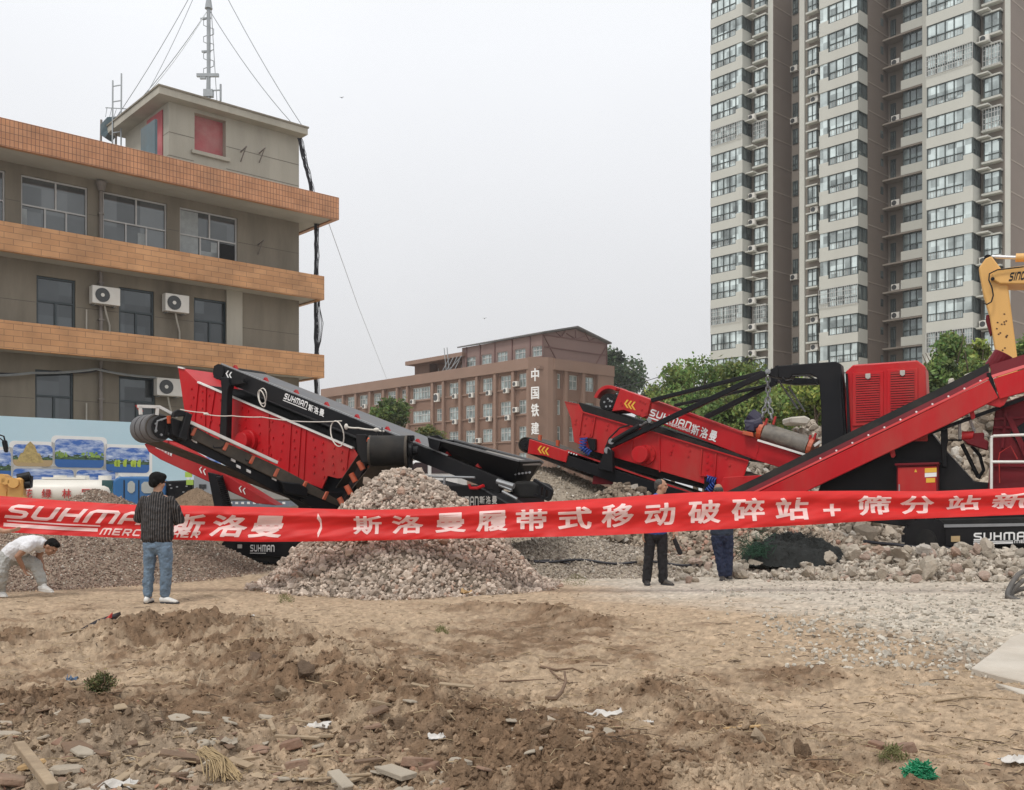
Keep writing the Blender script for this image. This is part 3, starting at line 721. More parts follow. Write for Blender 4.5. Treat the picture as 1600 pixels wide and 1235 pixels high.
# parapet fascia, pilasters and sills
MB().box(xb0 - .3, 0, -.25, .3, zpb, zpt).build("parapet", m_bpar, brn, local=True)
b = MB()
for px in (535, 555, 577, 598, 619.5, 635.5, 674.6, 691.6, 717.7, 744, 772.5, 800.6):
    x = BL.x(px, -.15); b.box(x - .22, x + .22, -.15, .247, 0, zpb - .003)
x = BL.x(826.5); b.box(x - .3, -.003, -.15, .247, 0, zpb - .003)
b.build("pilaster", m_bpar, brn, local=True)
b = MB()
for k in range(4):
    z = sillA - k * SH; b.box(xb0, -.32, .10, .246, z - .22, z - .06)
b.build("sill_course", m_bpar, brn, local=True)
for k in range(4):
    for a, c in cols_:
        x0, x1 = BL.x(a, .25), BL.x(c, .25); z = sillA - k * SH
        wd = x1 - x0; n = 2 if wd < 1.2 else (3 if wd < 2.6 else 6)
        fr = tuple(i / n for i in range(1, n))
        window("window", brn, x0, x1, z, z + wh, .40, (m_bglass, m_bframe), (fr, fr), (.62, 1.0), .09)
# chamfered corner panel with the sign
Pc0, Pc1 = Vector((A.x, A.y)), C1
def WB(p): return Vector(((p - BL.o).dot(BL.X), (p - BL.o).dot(BL.Y)))
p0, p1 = WB(Pc0), WB(Vector(((858.5 - CX) / F * 112.4, 112.4))); p2 = WB(C1)
zct = CH + (770 - 558) / F * 112
mb = MB(); mb.prism([(p0.x, p0.y - .25, 0), (p1.x, p1.y - .25, 0), (p2.x + .02, p2.y, 0), (p2.x - 1, p2.y + 2.5, 0), (p0.x - .6, p0.y + 2, 0)], (0, 0, zct)).build("corner_tower", m_bpar, brn, local=True)
# right-hand facade
def rwall(mbx, z0, z1, holes, x, ya, yb, rev):
    t = MB(); wallgrid(t, ya, yb, z0, z1, 0, holes, rev)
    mbx.add([(x - v[1], v[0], v[2]) for v in t.v], t.f)
rc = [(865.5, 876), (889.5, 902), (915, 928), (940, 950)]
xi = xr - .3
zR = lambda px, py: BL.zx(px, py, xi)
sA = zR(895, 609.5)
rh = [(BL.y(a, xi), BL.y(c, xi), sA - k * SH, sA - k * SH + 1.75) for k in range(4) for a, c in rc]
mb = MB(); rwall(mb, 0, zpb, rh, xi, yr0, yr1, .2); mb.build("wall", m_bwall, brn, local=True)
for k in range(4):
    for a, c in rc:
        ya, yb = BL.y(a, xi), BL.y(c, xi); z = sA - k * SH
        p = MB().box(xi - .2, xi - .18, ya, yb, z, z + 1.75).build("window", m_bglass, brn, local=True)
        b = MB()
        for q in (0, .5, 1): b.box(xi - .178, xi - .12, ya + (yb - ya - .08) * q, ya + (yb - ya - .08) * q + .08, z, z + 1.75)
        for q in (0, .62, 1): b.box(xi - .176, xi - .125, ya, yb, z + 1.67 * q, z + 1.67 * q + .08)
        b.build("frame", m_bframe, p, local=True)
b = MB(); b.box(xi - .2, xr + .2, yr0 + .05, yr1 + .4, zpb, zpt).build("parapet", m_bpar, brn, local=True)
b = MB()
for px in (884, 911.5, 936): y = BL.y(px, xr); b.box(xi - .0, xr + .1, y - .22, y + .22, 0, zpb - .003)
y = BL.y(940, xr); b.box(xi, xr + .12, yr1 - 2.0, yr1 + .35, 0, zpb - .003)
b.build("pilaster", m_bpar, brn, local=True)
MB().box(xb0, xr - .4, .6, yr1 + .2, zpb, zpb + .3).build("roof", m_bpar, brn, local=True)
# gabled top floor: set just behind the parapet, its gable over the right facade
yg0, yg1 = BL.y(858, xr - .6), BL.y(948, xr - .6); xg = xr - .6
zg0 = zpb + .3; zge = BL.zx(857, 523.5, xg); zgr = BL.zx(907, 515.5, xg); ym = (yg0 + yg1) / 2
xgl = BL.x(722, 1.2)
yf = 1.2
ptop = [(xg, yf, zg0), (xg, yg1, zg0), (xg, yg1, zge), (xg, (yf + yg1) / 2, zgr), (xg, yf, zge)]
mb = MB().add(ptop, [(0, 1, 2, 3, 4)])
wp = [(728.5, 743), (752.5, 768), (777, 793), (804.5, 821), (831.5, 848)]
zw0, zw1 = BL.z(840, 557, yf), BL.z(840, 541, yf)
wallgrid(mb, xgl, xg, zg0, zge, yf, [(BL.x(a, yf), BL.x(c, yf), zw0, zw1) for a, c in wp], .2)
mb.quad((xgl, yf, zg0), (xgl, yg1, zg0), (xgl, yg1, zge), (xgl, yf, zge))
mb.build("top_floor_wall", m_bpink, brn, local=True)
mb = MB(); ov = .45; ymid = (yf + yg1) / 2
mb.prism([(xg + ov, yf - ov, zge - .02), (xg + ov, ymid, zgr + .12), (xg + ov, yg1 + ov, zge - .02), (xg + ov, yg1 + ov, zge + .16), (xg + ov, ymid, zgr + .32), (xg + ov, yf - ov, zge + .16)], (xgl - xg - 2 * ov, 0, 0))
mb.build("gable_roof", M("grey_roof_sheet", (.12, .115, .11), .6, .1, 1), brn, local=True)
for a, c in wp: window("window", brn, BL.x(a, yf), BL.x(c, yf), zw0, zw1, yf + .15, (m_bglass, m_bframe), ((.33, .67), (.33, .67)), (.6, 1.0), .09)
b = MB()
xx = xg + .06
Lg = lambda u, z: (xx, yf + (yg1 - yf) * u, z)
hgt = zge - zg0
for (u0, z0, u1, z1) in ((0, zge - .05, 1, zge - .05), (0, zg0 + hgt * .62, 1, zg0 + hgt * .62), (0, zg0 + .08, 1, zg0 + .08), (.02, zge - .1, .27, zg0 + .1), (.98, zge - .5, .75, zg0 + .1), (.5, zge, .5, zgr - .2), (.5, zge, .36, zgr - .7), (.5, zge, .64, zgr - .7), (.28, zge, .2, zge + .5), (.28, zge, .36, zge + 1.0), (.72, zge, .64, zge + 1.0), (.72, zge, .8, zge + .5), (.005, zg0, .005, zge), (.995, zg0, .995, zge)):
    b.bar(Lg(u0, z0), Lg(u1, z1), .10, .10, (1, 0, 0))
for px in (729, 750, 773, 800, 828): x = BL.x(px, yf - .06); b.bar((x, yf - .06, zg0), (x, yf - .06, zge), .12, .12)
b.build("steel_brace", M("brown_brace", (.16, .085, .075), .6), brn, local=True)
# low flat-roofed part on the roof
xs0, xs1 = BL.x(633, .6), BL.x(722, .6)
MB().box(xs0, xs1, .6, 8, BL.z(633, 571.5, .6), BL.z(633, 565.5, .6)).build("flat_roof", m_bpar, brn, local=True)
MB().box(BL.x(648, 2), BL.x(671, 2), 2.0, 7, zg0, BL.z(633, 571.5, .6)).box(BL.x(671, 2) + .01, xs1, 3.2, 7, zg0, BL.z(633, 571.5, .6)).build("roof_room", m_bwall, brn, local=True)
b = MB()
for k in range(6): x = BL.x(676 + 9 * k, 3.15); b.box(x, x + .1, 3.12, 3.19, zg0, zg0 + 2.1)
b.build("roof_room_mullion", m_bframe, brn, local=True)
b = MB()
for k in range(4): b.bar((xs1 - 4.5 + k * .9, 0.2, zg0), (xs1 - 2.2 + k * .8, .3, zg0 + 2.6), .09, .09)
b.bar((xs1 - 2.8, .2, zg0 + .6), (xs1 + .4, .2, zg0 + 2.6), .08, .08).bar((xs1 - 2.6, .2, zg0), (xs1 - 3.2, .2, zg0 + 4.0), .08, .08).bar((xs1 - 2.0, .2, zg0), (xs1 - 2.6, .2, zg0 + 4.0), .08, .08)
b.build("roof_ladder_frame", m_galv, brn, local=True)
# pole aerial on the parapet
MB().tube([PX(585, 592, 138), PX(584, 563, 138)], .07, 5).tube([PX(581, 566, 138), PX(588, 566, 138)], .06, 5).build("roof_aerial", m_galv, brn)
for (px, py, big) in ((737, 619, 0), (764, 615.5, 0), (791, 612, 0), (806, 601.5, 0), (737, 658, 0), (764, 656, 0), (793.5, 654.5, 0), (806, 642, 0), (711, 620.5, 0), (711, 660.5, 0), (683, 625.5, 1), (645, 629, 0), (570, 636, 0), (663, 690, 0), (748, 690, 0)):
    a = ac_unit(.80 if not big else .95, .60 if not big else 1.1, .34, "small white air conditioner on the brown facade below a window", "air conditioners on the brown building", False)
    put(a, BL, BL.x(px, -.1), .05, BL.z(px, py + 2.5, -.2))
def text_pts(s, size=1.0, bold=.0, ext=.02):
    c = bpy.data.curves.new("t", 'FONT'); c.body = s; c.size = size; c.extrude = ext; c.bevel_depth = bold; c.bevel_resolution = 0; c.resolution_u = 3
    o = bpy.data.objects.new("t", c); COL.objects.link(o)
    me = bpy.data.meshes.new_from_object(o.evaluated_get(bpy.context.evaluated_depsgraph_get()))
    v = [Vector(q.co) for q in me.vertices]; f = [list(p.vertices) for p in me.polygons]
    bpy.data.objects.remove(o); bpy.data.curves.remove(c); bpy.data.meshes.remove(me)
    return v, f
def text_fit(s, bold=.03, ext=.01):
    """text scaled so its box is 0..1 in x and y; z keeps its own small thickness"""
    v, f = text_pts(s, 1.0, bold, ext)
    x0, x1 = min(p.x for p in v), max(p.x for p in v); y0, y1 = min(p.y for p in v), max(p.y for p in v)
    return [Vector(((p.x - x0) / (x1 - x0), (p.y - y0) / (y1 - y0), p.z)) for p in v], f
def text_on(mb, s, o, ux, uy, un, bold=.03, ext=.01):
    v, f = text_fit(s, bold, ext); return mb.add([o + ux * p.x + uy * p.y + un * p.z for p in v], f)
pc = (Vector(((843.5 - CX) / F * 111.6, 111.6)))
dch = (p1 - p0).normalized(); chx = (BL.X * dch.x + BL.Y * dch.y); chx = Vector((chx.x, chx.y, 0)).normalized(); chn = chx.cross(Vector((0, 0, 1)))
for ch, py0, py1 in (("中", 577, 597), ("国", 606, 625), ("铁", 632, 652), ("建", 661, 680)):
    Y = 111.75; w = 14.5 * Y / F
    cpt = PX(843.5, py1, Y); b = MB()
    text_on(b, ch, cpt - chx * w / 2 - chn * 0 , chx * w, Vector((0, 0, (py1 - py0) * Y / F)), chn, .012, .06)
    b.build("sign_character", m_letter, brn)
# ------------------------------------------------------------------ the apartment tower on the right
TW = Frame(310 / F * 107, 107, -48.0)
twr = TW.root("apartment_tower", "tall beige and brown apartment tower with rows of balcony windows", "tower block")
m_tl = M("pale_tower_render", (.50, .50, .45), .85, .05, .25, dirt=(.38, .36, .32), damt=.35, stretch=(1, 1, .5))
m_tb = M("brown_tower_render", (.205, .168, .142), .85, .06, .25, dirt=(.22, .18, .15), damt=.3)
m_tr = M("taupe_recess_render", (.225, .195, .165), .85, .08, .3)
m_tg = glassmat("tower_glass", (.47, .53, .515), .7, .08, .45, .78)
m_tgd = glassmat("shaded_tower_glass", (.16, .19, .19), .6, .08, .3, .9)  # darker copy of tower_glass; shade of side and recess panes is in its colour
m_tf = M("dark_green_frame", (.055, .070, .068), .5, .1, 3)
m_bars = M("window_bars", (.48, .48, .46), .5, .1, 3)
HT = 2.84; ZS = TW.z(1112, 389.5); ks = list(range(-9, 10)); ZTOP = ZS + 10 * HT
xA1, xA2 = TW.x(1149.5), TW.x(1160); y1 = TW.y(1174.5, xA2)
xP0, xP1 = TW.x(1200, y1 - .25), TW.x(1208, y1 - .25); y2 = TW.y(1237, xP1)
xq0, xq1 = TW.x(1249, y1 - .25), TW.x(1257, y1 - .25)
xB0, xB1, xB2 = TW.x(1280), TW.x(1294), TW.x(1340.5); yBs = TW.y(1355.5, xB2); y4 = TW.y(1388, xB2)
xD0, xD1 = TW.x(1409, y4 - 1.3), TW.x(1441, y4 - 1.3)
xC0, xC1, xC2 = TW.x(1447), TW.x(1505), TW.x(1520); yCs = TW.y(1532, xC2)
xE0, xE1 = TW.x(1570, y1 - .25), TW.x(1579, y1 - .25); yE = TW.y(1650, xE1)
# body walls
mb = MB()
def fw(m, x0, x1, y, z0=0, z1=ZTOP): m.quad((x0, y, z0), (x1, y, z0), (x1, y, z1), (x0, y, z1))
def sw(m, x, ya, yb, z0=0, z1=ZTOP): m.quad((x, ya, z0), (x, yb, z0), (x, yb, z1), (x, ya, z1))
sw(mb, xP1, y1 - .25, y2 + 3); sw(mb, xB2, yBs, y4); sw(mb, xE1, y1 - .25, yE)
mb.build("side_wall", m_tb, twr, local=True)
mb = MB()
fw(mb, xA2, xP0, y1); fw(mb, xP1, xq0, y2); fw(mb, xq1, xB0 + .6, y1); fw(mb, xB2, xC0 + .3, y4); fw(mb, xC2, xE0, y1)
sw(mb, xq0, y1 - .2, y2); sw(mb, 0, .2, 14); fw(mb, 0, xE1, 14); sw(mb, xC0 + .3, 0.2, y4)
mb.build("recess_wall", m_tr, twr, local=True)
for a, b_, y in ((xP0, xP1, y1), (xq0, xq1, y1), (xE0, xE1, y1)):
    MB().box(a, b_ - .004, y - .25, y + .5, 0, ZTOP).build("pilaster", m_tl, twr, local=True)
MB().box(xD1, xC0 + .29, y4 - 1.3, y4 - .002, 0, ZTOP).build("pilaster", m_tl, twr, local=True)
MB().box(.1, xE1 - .2, 5.5, 13.9, ZTOP - .3, ZTOP).box(.3, xA2 - .3, .5, 13, -.1, ZTOP - .02).box(xB0 + .3, xB2 - .3, .5, 13, -.1, ZTOP - .02).box(xC0 + .4, xC2 - .3, .5, 13, -.1, ZTOP - .02).build("core", m_tr, twr, local=True)
m_wl = M("pale_wall_line", (.30, .255, .215), .85)
def wl():
    for x, ya, yb in ((xP1, y1 - .2, y2), (xB2, yBs + .1, y4), (xE1, y1 - .2, yE)): storeys(MB().box(x - .01, x + .02, ya, yb, -.55, -.42).build("wall_line", m_wl, twr, local=True))
# each bay: spandrels wrap the front and the right-hand side, one ribbon of windows between
WH = 1.86
def storeys(p, dz=0.0):
    for j, k in enumerate(ks): q = p if j == 0 else copy_tree(p, twr); q.location.z = ZS + k * HT + dz
def spandrel(x0, xs, x1, yb, solid_left):
    m = MB(); t = .3; z0, z1 = WH - HT, 0
    m.box(x0, x1, 0, t, z0, z1).box(x1 - t, x1, t + .002, yb, z0, z1 + .38)
    a, c = (x0, xs) if solid_left else (xs, x1)
    m.box(a, c, 0.003, t, z1 + .002, z1 + .40)
    storeys(m.build("spandrel", m_tl, twr, local=True))

wl(); spandrel(0, xA1, xA2, y1, False); spandrel(xB0, xB1, xB2, yBs, True); spandrel(xC0, xC1, xC2, y1, False)
def ribbon(x0, x1, n, low_open, z, xs=None, left=False):
    """pane + frame of one balcony ribbon with its railing behind the lower panes"""
    p = MB().box(x0, x1, .12, .14, 0, WH).build("ribbon_window", m_tg, twr, local=True)
    b = MB(); f = .065
    for i in range(n + 1): xx = x0 + (x1 - x0 - f) * i / n; b.box(xx, xx + f, .02, .117, 0, WH)
    b.box(x0, x1, .03, .115, 0, f).box(x0, x1, .03, .115, WH - f, WH).box(x0, x1, .03, .115, .68, .68 + f)
    b.build("frame", m_tf, p, local=True)
    b = MB(); m_ = int((x1 - x0) / .28)
    for i in range(1, m_): xx = x0 + (x1 - x0) * i / m_; b.box(xx - .014, xx + .014, .085, .113, .09, .66)
    b.build("railing", m_bars, p, local=True)
    p.location.z = z; return p
def corner(x, ya, yb, z):
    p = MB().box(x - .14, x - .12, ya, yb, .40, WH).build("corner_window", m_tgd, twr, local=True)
    b = MB(); f = .085
    for q in (0, .5, 1): yy_ = ya + (yb - ya - f) * q; b.box(x - .117, x - .02, yy_, yy_ + f, .40, WH)
    b.box(x - .115, x - .03, ya, yb, .40, .40 + f).box(x - .115, x - .03, ya, yb, WH - f, WH)
    b.build("frame", m_tf, p, local=True); p.location.z = z; return p
def opaque(x0, x1, z):
    p = MB().box(x0, x1, .10, .13, .405, WH).build("end_pane", m_tg, twr, local=True); b = MB()
    b.box(x1 - .08, x1, .02, .097, .405, WH).build("frame", m_tf, p, local=True); p.location.z = z; return p
def bayw(x0, x1, y, z, d=.55):
    """projecting box window with its sill and head slab"""
    p = MB().box(x0 + .06, x1 - .06, y - d + .06, y, .18, 2.0).build("box_window", m_tg, twr, local=True)
    b = MB(); f = .075
    for q in (0, .5, 1): xx = x0 + .05 + (x1 - x0 - .1 - f) * q; b.box(xx, xx + f, y - d, y - d + .057, .18, 2.0)
    for zz_ in (.18, .72, 1.93): b.box(x0 + .05, x1 - .05, y - d + .003, y - d + .055, zz_, zz_ + f)
    for zz_ in (.18, .72, 1.93): b.box(x1 - .057, x1 - .003, y - d + .06, y, zz_, zz_ + f)
    b.box(x1 - .057, x1 - .004, y - d + .06, y - d + .12, .255, 1.93).build("frame", m_tf, p, local=True)
    MB().box(x0 - .1, x1 + .06, y - d - .12, y - .002, 0, .178).box(x0 - .1, x1 + .06, y - d - .12, y - .002, 2.002, 2.14).build("sill", m_tl, p, local=True)
    p.location.z = z; return p
def dwin(x0, x1, y, z, z0=0., z1=1.6):
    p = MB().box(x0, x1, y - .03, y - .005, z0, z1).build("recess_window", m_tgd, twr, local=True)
    b = MB(); f = .075
    for q in (0, .5, 1): xx = x0 + (x1 - x0 - f) * q; b.box(xx, xx + f, y - .09, y - .033, z0, z1)
    b.box(x0, x1, y - .088, y - .034, z0, z0 + f).box(x0, x1, y - .088, y - .034, z1 - f, z1).box(x0, x1, y - .088, y - .034, z0 + .55, z0 + .55 + f)
    b.build("frame", m_tf, p, local=True); p.location.z = z; return p
protos = [ribbon(.06, xA1, 4, 0, 0), corner(xA2, .16, y1 - .05, 0), opaque(xA1, xA2 - .03, 0),
          bayw(TW.x(1177.5, y1 - .55), TW.x(1196.5, y1 - .55), y1, 0), bayw(TW.x(1261, y1 - .55), TW.x(1277, y1 - .55), y1, 0),
          ribbon(xB1 + .04, xB2 - .04, 4, 0, 0), opaque(xB0 + .05, xB1 - .02, 0), corner(xB2, .16, yBs - .05, 0),
          dwin(TW.x(1239, y2), TW.x(1247.5, y2), y2, 0), dwin(TW.x(1392, y4), TW.x(1400, y4), y4, 0, -.4, 1.7),
          ribbon(xC0 + .06, xC1, 4, 0, 0), opaque(xC1, xC2 - .03, 0), corner(xC2, .16, yCs - .05, 0),
          bayw(TW.x(1536, y1 - .55), TW.x(1563, y1 - .55), y1, 0)]
drop = {3: .45, 4: .35, 8: .4, 9: .6, 13: .45}
bars_k = {0: (-4, 4), 5: (-3, -5, -6), 10: (-6, 1, -5)}
for i, p in enumerate(protos):
    dz = -drop.get(i, 0)
    for j, k in enumerate(ks):
        q = p if j == 0 else copy_tree(p, twr)
        q.location.z = ZS + k * HT + dz
# dark balconies in the deep recess, sheltered by their slabs
storeys(MB().box(xD0 - .1, xD1 - .003, y4 - 1.3, y4 - 1.1, -1.15, -.25).build("balcony_parapet", m_tl, twr, local=True))
storeys(MB().box(xB2 + .02, xD1 - .002, y4 - 1.28, y4 - .003, -1.32, -1.16).build("balcony_slab", m_tr, twr, local=True))
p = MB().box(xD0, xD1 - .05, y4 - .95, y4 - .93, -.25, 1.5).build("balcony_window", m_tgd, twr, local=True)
b = MB()
for q in range(4): xx = xD0 + (xD1 - xD0 - .13) * q / 3; b.box(xx, xx + .08, y4 - 1.05, y4 - .953, -.25, 1.5)
b.box(xD0, xD1 - .05, y4 - 1.04, y4 - .954, .35, .43).box(xD0, xD1 - .05, y4 - 1.04, y4 - .954, 1.42, 1.5); b.build("frame", m_tf, p, local=True)
for j, k in enumerate(ks):
    q = p if j == 0 else copy_tree(p, twr); q.location.z = ZS + k * HT
# small vent windows in the brown wall, burglar bars, AC shelves
b = MB()
vy = TW.y(1378, xB2)
storeys(MB().box(xB2 - .05, xB2 + .012, vy - .28, vy + .28, .25, 1.0).build("vent_window", m_tgd, twr, local=True))
def barcage(x0, x1, y, z0, z1):
    b = MB(); n = int((x1 - x0) / .22)
    for i in range(n + 1): xx = x0 + (x1 - x0) * i / n; b.box(xx - .018, xx + .018, y - .035, y, z0, z1)
    for i in range(5): zz_ = z0 + (z1 - z0) * i / 4; b.box(x0, x1, y - .06, y - .036, zz_ - .02, zz_ + .02)
    return b.build("bar_cage", m_bars, twr, local=True)
for x0, x1, kk in ((0.05, xA2, (4, -3)), (xB0, xB2, (-3,)), (xC0, xC2, (4, -5))):
    for k in kk: barcage(x0, x1, -.06, ZS + k * HT, ZS + k * HT + WH)
for x0, x1, kk in ((TW.x(1536, y1 - .7), TW.x(1563, y1 - .7), (4, 2)), (TW.x(1177, y1 - .7), TW.x(1197, y1 - .7), (4, -3))):
    for k in kk: barcage(x0, x1, y1 - .72, ZS + k * HT - .3, ZS + k * HT + 1.6)
acp = None
for (xx, yy_, kk, dz) in ((xA2 + .55, y1 - .55, ks, -.95), (xC2 + .6, y1 - .5, ks, -.95), (TW.x(1271, y1 - .5), y1 - .05, ks, -1.05), (TW.x(1243, y2), y2 - .05, ks, -1.1), (TW.x(1403.5, y4), y4 - .3, ks, -1.0)):
    for k in kk:
        z = ZS + k * HT + dz
        if xx > xA2 + .5 and abs(yy_ - (y1 - .55)) < .1 or abs(xx - xC2 - .6) < .01: MB().box(xx - .55, xx + .5, yy_ - .75, y1 - .003, z - .14, z - .003).build('shelf', m_tl, twr, local=True)
        if rng.random() < .33:
            if acp is None: acp = ac_unit(.85, .62, .36, "small white air conditioner on a shelf of the apartment tower", "air conditioners on the apartment tower", False); a = acp
            else: a = copy_tree(acp)
            put(a, TW, xx, yy_, z); a.rotation_euler = (0, 0, TW.ang)

# ------------------------------------------------------------------ printed hoarding in front of the office
HO = Frame(0, 0, 42.0)
hp = PX(0, 650, 31.0); HO = Frame(hp.x, hp.y, 42.0)
hr = HO.root("printed_hoarding", "pale blue hoarding with landscape pictures printed on it", "hoarding")
zT = hp.z; xL, xR = HO.x(-120), HO.x(352)
m_hb = M("hoarding_vinyl", (.47, .65, .74), .55, .05, .25, dirt=(.62, .72, .78), damt=.5)
MB().box(xL, xR, 0, .12, 0, zT).build("panel", m_hb, hr, local=True)
b = MB()
for k in range(12): x = xL + (xR - xL) * (k + .5) / 12; b.bar((x, .2, 0), (x, .2, zT - .1), .08, .08)
b.build("post", m_galv, hr, local=True)
def picmat(name, seed, horizon=.4, water=True):
    """a printed landscape: blue sky with clouds, dark tree line, water or sand below"""
    m, n, l, p = newmat(name)
    u = n.new("ShaderNodeUVMap"); s = n.new("ShaderNodeSeparateXYZ"); l.new(u.outputs[0], s.inputs[0])
    mp = n.new("ShaderNodeMapping"); mp.inputs["Location"].default_value = (seed, seed * 2, 0); mp.inputs["Scale"].default_value = (3, 5, 1); l.new(u.outputs[0], mp.inputs[0])
    c = n.new("ShaderNodeTexNoise"); c.inputs["Scale"].default_value = 1.1; c.inputs["Detail"].default_value = 7; c.inputs["Roughness"].default_value = .62; l.new(mp.outputs[0], c.inputs[0])
    r = n.new("ShaderNodeValToRGB"); e = r.color_ramp.elements; e[0].position, e[0].color = .42, (.045, .14, .46, 1); e[1].position, e[1].color = .66, (.62, .70, .82, 1); l.new(c.outputs[0], r.inputs[0])
    t = n.new("ShaderNodeTexNoise"); t.inputs["Scale"].default_value = 3.6; t.inputs["Detail"].default_value = 6; l.new(mp.outputs[0], t.inputs[0])
    ad = n.new("ShaderNodeMath"); ad.operation = 'MULTIPLY_ADD'; ad.inputs[1].default_value = .55; l.new(t.outputs[0], ad.inputs[0]); l.new(s.outputs[1], ad.inputs[2])
    tr = n.new("ShaderNodeMath"); tr.operation = 'LESS_THAN'; tr.inputs[1].default_value = horizon + .31; l.new(ad.outputs[0], tr.inputs[0])
    tcol = n.new("ShaderNodeValToRGB"); e = tcol.color_ramp.elements; e[0].position, e[0].color = .35, (.015, .03, .03, 1); e[1].position, e[1].color = .65, (.10, .19, .07, 1); l.new(t.outputs[0], tcol.inputs[0])
    x = n.new("ShaderNodeMix"); x.data_type = 'RGBA'; l.new(tr.outputs[0], x.inputs[0]); l.new(r.outputs[0], x.inputs[6]); l.new(tcol.outputs[0], x.inputs[7])
    lo = n.new("ShaderNodeMath"); lo.operation = 'LESS_THAN'; lo.inputs[1].default_value = horizon - .12; l.new(s.outputs[1], lo.inputs[0])
    x2 = n.new("ShaderNodeMix"); x2.data_type = 'RGBA'; l.new(lo.outputs[0], x2.inputs[0]); l.new(x.outputs[2], x2.inputs[6]); x2.inputs[7].default_value = (.03, .12, .36, 1) if water else (.42, .31, .17, 1)
    l.new(x2.outputs[2], p.inputs["Base Color"]); p.inputs["Roughness"].default_value = .45
    return m
def picture(px0, px1, py0, py1, mt, cr=.15):
    x0, x1 = HO.x(px0), HO.x(px1); z1, z0 = HO.z((px0 + px1) / 2, py0), HO.z((px0 + px1) / 2, py1)
    def rr(g, y):
        pts = []
        for cx_, cz_, a0 in ((x1 + g - cr, z0 - g + cr, -90), (x1 + g - cr, z1 + g - cr, 0), (x0 - g + cr, z1 + g - cr, 90), (x0 - g + cr, z0 - g + cr, 180)):
            for k in range(5): a = R(a0 + 22.5 * k); pts.append((cx_ + cr * math.cos(a), y, cz_ + cr * math.sin(a)))
        return pts
    b = MB(); pts = rr(.11, -.008); b.prism(pts, (0, .007, 0)); b.build("picture_border", m_letter, hr, local=True)
    pts = rr(0, -.016); me = bpy.data.meshes.new("picture"); me.from_pydata(pts, [], [tuple(range(len(pts)))])
    uv = me.uv_layers.new(name="UVMap")
    for lp in me.loops: q = me.vertices[lp.vertex_index].co; uv.data[lp.index].uv = ((q.x - x0) / (x1 - x0), (q.z - z0) / (z1 - z0))
    me.materials.append(mt); return link_mesh("picture", me, hr), (x0, x1, z0, z1)
pics = [picture(20, 82, 695, 729, picmat("print_sand", 3, .42, False)), picture(85.5, 162, 687, 731, picmat("print_lake", 8, .40)), picture(165.5, 233, 700, 739, picmat("print_park", 15, .45)),
        picture(20, 115, 733, 758, picmat("print_sky", 22, -.6)), picture(119, 180, 735, 760, picmat("print_trees", 29, .1)), picture(-60, 17, 703, 755, picmat("print_wood", 37, .5)), picture(296, 345, 714, 760, picmat("print_blue", 44, -.5))]
(x0, x1, z0, z1) = pics[0][1]; b = MB(); xm = x0 + (x1 - x0) * .43
b.prism([(xm - .42, -.018, z0 + .12), (xm + .42, -.018, z0 + .12), (xm + .30, -.018, z0 + .42), (xm + .22, -.018, z0 + .45), (xm + .14, -.018, z0 + .68), (xm, -.018, z0 + .82), (xm - .13, -.018, z0 + .68), (xm - .22, -.018, z0 + .45), (xm - .3, -.018, z0 + .42)], (0, .001, 0)).build("printed_tower", M("print_ochre", (.42, .32, .13), .5, .4, 9), hr, local=True)
(x0, x1, z0, z1) = pics[2][1]; b = MB()
for k, q in enumerate((.22, .27, .42, .60, .64, .75)): xx = x0 + (x1 - x0) * q; b.prism([(xx - .05, -.019, z0 + .22), (xx + .06, -.019, z0 + .20), (xx + .08, -.019, z0 + .38 + .05 * (k % 3)), (xx, -.019, z0 + .46), (xx - .06, -.019, z0 + .36)], (0, .0015, 0))
b.build("printed_lamp", M("print_lime", (.38, .50, .06), .5, .3, 2), hr, local=True)
(x0, x1, z0, z1) = pics[1][1]; b = MB()
for k in range(60): xx = x0 + (x1 - x0) * rng.choice((rng.uniform(.02, .25), rng.uniform(.5, .98))); zz_ = z0 + (z1 - z0) * rng.uniform(.38, .55); r_ = rng.uniform(.015, .05); b.tube([(xx, -.0190 - k * .0001, zz_), (xx, -.0175, zz_)], r_, 7)
b.build("printed_shrub", M("print_green", (.22, .34, .07), .5, .4, 2), hr, local=True)

